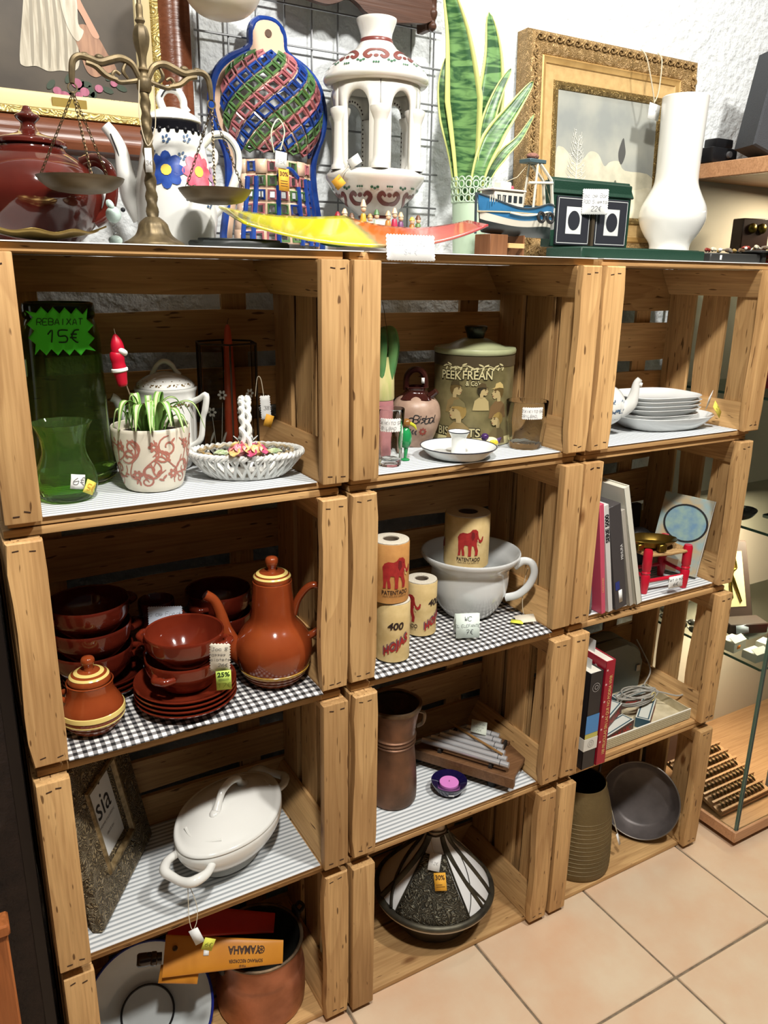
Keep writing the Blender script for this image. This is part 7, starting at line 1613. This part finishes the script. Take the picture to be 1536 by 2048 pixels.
# trinket tray on the right
t = thing('trinket_box', 'flat black box lying at the right end of the top', 'box', (1.372, .045, T), -.03)
BKG = mat('box_charcoal', (46, 46, 44), .5)
put('box', G().box(0, 0, 0, .155, .10, .018, .002), BKG, t); card(t, rect(.006, .009), plane((.030, -.0006, .009), (1, 0, 0), (0, 0, 1)), PAPER, (), 'price_sticker')
t = thing('trinket_tray', 'long grey pedestal tray heaped with small trinkets', 'tray', (1.512, .030, T), -.05)
put('foot', G().box(.02, .01, 0, .03, .08, .022), BKG, t); put('foot', G().box(.098, .01, 0, .108, .08, .022), BKG, t); put('plate', G().box(0, 0, .022, .115, .09, .026, .001), BKG, t)
TC = [(206, 196, 170), (150, 60, 50), (120, 110, 96), (230, 226, 214), (90, 70, 50), (170, 140, 80)]
rs = random.Random(31); TN = ['cream', 'red', 'grey', 'white', 'brown', 'gold']; NT = 'first second third fourth fifth sixth seventh eighth ninth tenth eleventh twelfth'.split()
for k in range(12):
    x, y = (1.388+.022*k if k < 6 else 1.527+.0155*(k-6)), .055+.032*(k % 2)+rs.uniform(-.004, .004); zz = T+(.0185 if x < 1.51 else .0268)
    tt = thing('trinket', TN[k % 6]+' trinket, '+NT[k]+' from the left on the boxes topping the right crate', 'trinket', (x, y, zz), rs.uniform(0, 3), 'trinkets on the black boxes')
    put('charm', G().at((0, 0, .004), (rs.uniform(-.3, .3), rs.uniform(-.3, .3), 0)).tube([(-.010, 0, 0), (-.003, .003, .003), (.004, -.002, .002), (.011, .002, 0)], [.001, .004, .003, .001], 7, sm=4), mat('trinket_%d' % (k % 6), TC[k % 6], .35, .4 if k % 2 else 0), tt)
    put('bead', G().ell((.002, .004, .005), .0035, 8, 6), mat('trinket_%d' % ((k+2) % 6), TC[(k+2) % 6], .3), tt)
t = thing('red_brass_box', 'small red box with brass fittings under the grey tray', 'box', (1.556, .060, T), 0)
put('box', G().box(0, 0, 0, .036, .03, .0175, .001), mat('box_red', (160, 40, 36), .4), t); put('fitting', G().ell((.012, -.001, .010), (.006, .003, .004), 10, 6), BR, t); put('fitting', G().ell((.024, -.001, .010), (.006, .003, .004), 10, 6), BR, t)
t = thing('price_card', 'white handwritten card behind the maroon teapot', 'card', (.050, .322, T+.075), 0)
card(t, rect(.07, .05), plane((0, 0, .025), (1, 0, 0), (0, .1, 1)), PAPER, (('LUX', .005, .006, .007), ('12€', .0, -.012, .007)), 'paper_card', ink=GREYINK); put('easel', G().box(-.02, .006, -.075, .02, .010, .0, .001), PAPER, t)
# ================================================================ glass display cabinet on the right
CBW = wood('cabinet_wood', 'X', (206, 156, 114), (156, 108, 74), 6, .4, False); CG2 = mat('cabinet_glass', (226, 236, 230), .01, trans=1., ior=1.02, spec=.6); CGE = mat('glass_edge', (96, 126, 112), .15, trans=.3)
cx0, cx1, cy0, cy1 = 1.632, 2.35, -.062, .352
t = thing('display_cabinet', 'tall glass display cabinet with wooden base and top', 'cabinet', (0, 0, 0), 0)
put('base', G().box(cx0, cy0, .004, cx1, cy1, .036, .002), CBW, t); put('foot', G().box(cx0+.03, cy0+.03, -.0123, cx1-.03, cy1-.03, .004), mat('foot_dark', (40, 34, 30), .8), t)
put('top_board', G().box(cx0+.002, cy0, 1.668, cx1, cy1, 1.703, .002), CBW, t); put('back_panel', G().box(cx0+.01, cy1-.012, .036, cx1, cy1-.004, 1.668), mat('cabinet_back', (196, 178, 160), .6), t)
put('glass_side', G().box(cx0+.008, cy0+.012, .0365, cx0+.012, cy1-.013, 1.6675), CG2, t); put('glass_front', G().box(cx0+.012, cy0+.006, .0365, cx1, cy0+.010, 1.6675), CG2, t)
put('glass_edge_strip', G().box(cx0+.0075, cy0+.0055, .0365, cx0+.0125, cy0+.0115, 1.6675), CGE, t); put('edge_seal', G().box(cx0+.013, cy0+.004, .0365, cx0+.016, cy0+.012, 1.6675), mat('seal_grey', (70, 78, 74), .4), t)
for zz in (.50, .845, 1.165, 1.487): put('glass_shelf', G().box(cx0+.014, cy0+.02, zz, cx1, cy1-.014, zz+.006), CG2, t); put('shelf_edge', G().box(cx0+.0135, cy0+.02, zz, cx0+.0155, cy1-.014, zz+.006), CGE, t); put('shelf_edge', G().box(cx0+.016, cy0+.018, zz, cx1, cy0+.02, zz+.006), CGE, t)
for zz_, pw_ in ((1.655, 6), (.835, 6), (.488, 4)):  # lowest lamp is added fill, brightening the lower part of the cabinet
    lp = put('lamp_and_fill_strip', G().box(1.80, .10, zz_, 2.05, .12, zz_+.010, .002), mat('lamp_and_fill_housing', (230, 230, 224), .4), t)
    lo_ = area('cabinet_lamp_and_fill', (1.92, .11, zz_-.006), (1.86, .12, 0), .22, pw_, (1, .86, .66), .03)
# speaker and device on the cabinet
t = thing('loudspeaker', 'dark grey wedge loudspeaker on top of the cabinet', 'loudspeaker', (1.642, .196, 1.7045), R(-24))
put('housing', G().prism([(0, .025), (.06, .0), (.24, .0), (.24, .235), (.03, .225)], -.02, .068, .004, 'Y'), mat('speaker_black', (58, 60, 64), .6, bump=.3, bscale=500), t)
put('grille', G().prism([(.036, .035), (.225, .02), (.225, .222), (.05, .214)], -.0235, -.0205, .001, 'Y'), mat('speaker_cloth', (74, 78, 84), .8, bump=.6, bscale=900), t)
t = thing('black_device', 'low black electronic device beside the loudspeaker', 'device', (1.642, .300, 1.7040), 0)
DV = mat('device_black', (24, 24, 26), .35)
put('body', G().box(-.006, -.012, 0, .085, .045, .036, .008, 2), DV, t); put('knob', G().at((.05, -.0125, .02), (R(90), 0, 0)).lathe([(0, 0), (.008, 0), (.007, .006), (0, .007)], 16), mat('device_grey', (90, 90, 92), .4), t); put('raised_lid', G().box(.02, .0, .036, .08, .04, .058, .006, 2), DV, t)
for k, (dx, lb) in enumerate(((0, 'outer black cable running down from the device'), (.012, 'inner black cable running down from the device'))):
    tag(put('black_cable', G().tube([(1.6325, .330-dx, 1.722), (1.622, .331-dx, 1.718), (1.614-dx*.5, .333-dx, 1.69), (1.612-dx*.6, .336-dx, 1.60), (1.611-dx*.6, .338-dx, 1.50), (1.611-dx*.6, .34-dx, 1.40), (1.611-dx*.6, .34-dx, 1.2)], .0032, 7, sm=6), MATS['rubber_black']), lb, 'cable', 'black cables')
# cabinet contents
zz = 1.4932
t = thing('toy_telephone', 'small dark wooden wall telephone with two brass bells in cabinet', 'telephone', (1.700, .225, zz), -.25)
put('case', G().box(0, 0, 0, .078, .04, .085, .002), mat('phone_wood', (62, 34, 26), .35), t)
for x in (.026, .054): put('bell', G().at((x, -.001, .062), (R(90), 0, 0)).lathe(prof_smooth([(.012, 0), (.0115, .004), (.006, .008)], 3)+[(0, .009)], 18), BR, t)
put('side_label', G().box(.079, .008, .02, .0795, .026, .05), PAPER, t)
t = thing('gift_box', 'red gift box with white trim on an inner cabinet shelf', 'box', (1.76, .15, 1.1712), .2)
put('box', G().box(0, 0, 0, .07, .06, .075, .001), mat('gift_red', (172, 40, 48), .4), t); put('trim', G().box(-.001, -.001, .07, .071, .061, .08), PAPER, t); put('bow', G().ell((.035, .03, .088), (.03, .02, .012), 12, 7), mat('bow_green', (60, 110, 70), .5), t)
zz = .8512
t = thing('dark_dish', 'black oval dish on the glass shelf of the cabinet', 'dish', (1.705, .115, zz), .3)
put('dish', G().lathe([(0, 0)]+prof_smooth([(.03, 0), (.045, .006), (.058, .018)], 3)+[(.056, .018), (.043, .008), (0, .004)], 36, 1, .6), mat('dish_black', (40, 36, 44), .2), t)
t = thing('silver_brooch', 'crumpled silver foil ornament on the cabinet shelf', 'ornament', (1.690, .195, zz), 0)
put('foil', G().ell((0, 0, .012), (.022, .014, .012), 9, 6), mat('foil', (190, 190, 192), .25, .8, bump=1, bscale=80), t)
zz = .5062
t = thing('jewel_case', 'open brown case with cream lining and gold nutcracker', 'case', (1.752, .170, zz+.0065), -.35)
put('case_back', G().at((0, 0, .0), (R(-22), 0, 0)).box(0, 0, 0, .115, .014, .235, .004), mat('case_brown', (66, 50, 42), .5), t); put('cream_lining', G().at((0, 0, 0), (R(-22), 0, 0)).box(.022, -.0012, .05, .095, .0, .205), mat('lining_cream', (226, 206, 150), .7), t)
q = G().at((.058, -.003, .0), (R(-22), 0, 0)); q.tube([(-.012, 0, .19), (-.014, 0, .16), (-.004, 0, .15), (.012, 0, .10), (.022, 0, .065)], [.003, .0045, .005, .004, .003], 8, sm=4).tube([(.012, 0, .19), (.014, 0, .16), (.002, 0, .15), (-.006, 0, .11), (-.004, 0, .075)], [.003, .0045, .005, .004, .003], 8, sm=4)
put('nutcracker', q, BR, t); put('case_box', G().box(0, -.06, 0, .115, -.004, .03, .003), MATS['case_brown'], t)
card(t, rect(.04, .022), plane((.035, -.063, .018), (1, .1, 0), (0, .3, 1)), mat('paper_blue_grey', (176, 186, 196), .8), (), 'paper_label')
for k, (x, y, w, h, lb) in enumerate(((1.662, -.018, .048, .022, 'nearest white carton on the cabinet shelf'), (1.660, .045, .052, .028, 'white carton with orange sticker on the cabinet shelf'), (1.728, -.012, .04, .03, 'open white carton at the front of the cabinet shelf'))):
    t = thing('white_carton', lb, 'carton', (x, y, zz if k != 9 else zz), .08*k, 'white cartons in the cabinet')
    put('carton', G().box(0, 0, 0, w, .042, h, .001), mat('carton_white', (226, 224, 214), .6), t); put('flap', G().at((0, 0, h), (.5, 0, 0)).box(0, 0, 0, w, .02, .001), MATS['carton_white'], t)
    if k == 1: card(t, rect(.014, .010), plane((.02, -.0006, .014), (1, 0, 0), (0, 0, 1)), mat('sticker_orange', (236, 140, 50), .6), (), 'orange_sticker')
t = thing('red_toy_camera', 'small red and white toy on the cabinet shelf', 'toy', (1.790, .020, zz), -.2)
put('body', G().box(0, 0, 0, .06, .03, .03, .003), mat('toy_red', (206, 64, 76), .35), t); put('lens', G().at((.03, -.001, .015), (R(90), 0, 0)).lathe([(0, 0), (.010, 0), (.009, .008), (0, .009)], 16), PAPER, t); put('top', G().box(.01, .006, .03, .05, .024, .04, .002), MATS['toy_red'], t)
rs = random.Random(77); NTH = 'first second third fourth fifth sixth seventh'.split()
for k in range(14):
    t = thing('metal_trinket', NTH[k//2]+' metal trinket from the front in the '+('right' if k % 2 else 'left')+' line behind the cartons', 'trinket', (1.668+.036*(k % 2)+rs.uniform(0, .004), .115+.033*(k//2), zz), rs.uniform(0, 3), 'metal trinkets in the cabinet')
    put('charm', G().ell((0, 0, .010), (.013, .008, .010), 8, 5), mat('metal_trinket_%d' % (k % 3), ((96, 84, 66), (150, 146, 140), (60, 54, 48))[k % 3], .35, .7), t); put('loop', G().tube([(.010+.006*math.cos(2*PI*i/10), .006*math.sin(2*PI*i/10), .012) for i in range(10)], .0014, 5, closed=True), MATS['metal_trinket_%d' % (k % 3)], t)
# lower part: game box, blue box, coin tray
t = thing('brown_carton', 'plain brown carton behind the coin tray in the cabinet', 'carton', (1.655, .235, .0364), 0)
put('carton', G().box(0, 0, 0, .20, .095, .165, .002), mat('shelf_brown', (110, 76, 60), .6), t); put('lid_seam', G().box(-.0005, -.0006, .12, .2005, .0, .123), mat('seam_brown', (80, 54, 42), .6), t)
zz = .2018
t = thing('game_box', 'black printed game box with pale shapes in the cabinet', 'box', (1.662, .242, zz), .0)
put('box', G().box(0, 0, 0, .12, .08, .05, .002), mat('game_black', (30, 30, 40), .35), t)
for k in range(7): put('printed_shape', G().poly(rect(.011, .009, .014+.015*k, .014+.016*(k % 2)), plane((0, -.0006, 0), (1, 0, 0), (0, 0, 1))), mat('game_pale', (196, 200, 206), .4), t)
t = thing('blue_box', 'pale blue cardboard box inside the lower cabinet', 'box', (1.860, -.060, .0364), 0)
put('box', G().box(.02, .02, 0, .14, .09, .11, .002), mat('box_pale_blue', (150, 172, 196), .5), t); put('lid_paper', G().box(.03, .03, .1102, .12, .08, .113), PAPER, t)
t = thing('coin_tray', 'wooden coin tray with sloping divided rows in the cabinet', 'tray', (1.652, .000, .0366), 0, rot=(R(14), 0, 0))
put('tray_board', G().box(0, 0, 0, .215, .20, .010), CBW, t)
for k in range(7): put('divider', G().box(0, .003+.031*k, .010, .215, .009+.031*k, .020), CBW, t)
cm = G().lathe([(0, -.0011), (.0112, -.0011), (.0115, 0), (.0112, .0011), (0, .0011)], 18).mesh('coin'); cm.materials.append(mat('coin_metal', (150, 128, 84), .35, .8, col2=(110, 92, 58), scale=60))
ORD = 'first second third fourth fifth sixth seventh eighth ninth tenth eleventh twelfth thirteenth fourteenth'.split(); RWN = ['front', 'second', 'third', 'fourth', 'fifth', 'back']
Rm = Euler((R(14), 0, 0)).to_matrix()
for k in range(6):
    for i in range(12):
        p = Rm @ Vector((.018+.0155*i, .0215+.031*k, .0215)); o = put('coin', cm, None, loc=(1.652+p.x, .000+p.y, .0366+p.z), rot=(R(14), R(58), 0)); tag(o, ORD[i]+' coin from the left in the '+RWN[k]+' row of the coin tray', 'coin', 'coins in the coin tray')
# ================================================================ left edge
t = thing('chest_and_gap_shade', 'dark brown leather-covered chest, also filling the shadowed gap left of the crates', 'chest', (-.55, .05, -.0123), 0)  # dark box also stands in for the shade in the gap beside the crates
put('shell', G().box(0, 0, 0, .538, .28, 1.075, .008, 2), mat('leather_and_gap_shade', (48, 36, 30), .6, col2=(30, 23, 20), scale=30, bump=.5, bscale=160), t); put('edge_strip', G().box(.520, -.003, .01, .536, .0, 1.065), mat('trunk_edge', (30, 22, 19), .5), t)
t = thing('low_cabinet', 'orange-brown wooden low cabinet at the lower left edge', 'cabinet', (-.45, -.03, -.0123), 0)
put('board', G().box(0, 0, 0, .385, .022, .515, .003), wood('orange_wood', 'Z', (176, 104, 56), (110, 60, 30), 6, .4, False), t); put('cap_rail', G().box(-.004, -.006, .515, .389, .028, .535, .003), MATS['orange_wood'], t)
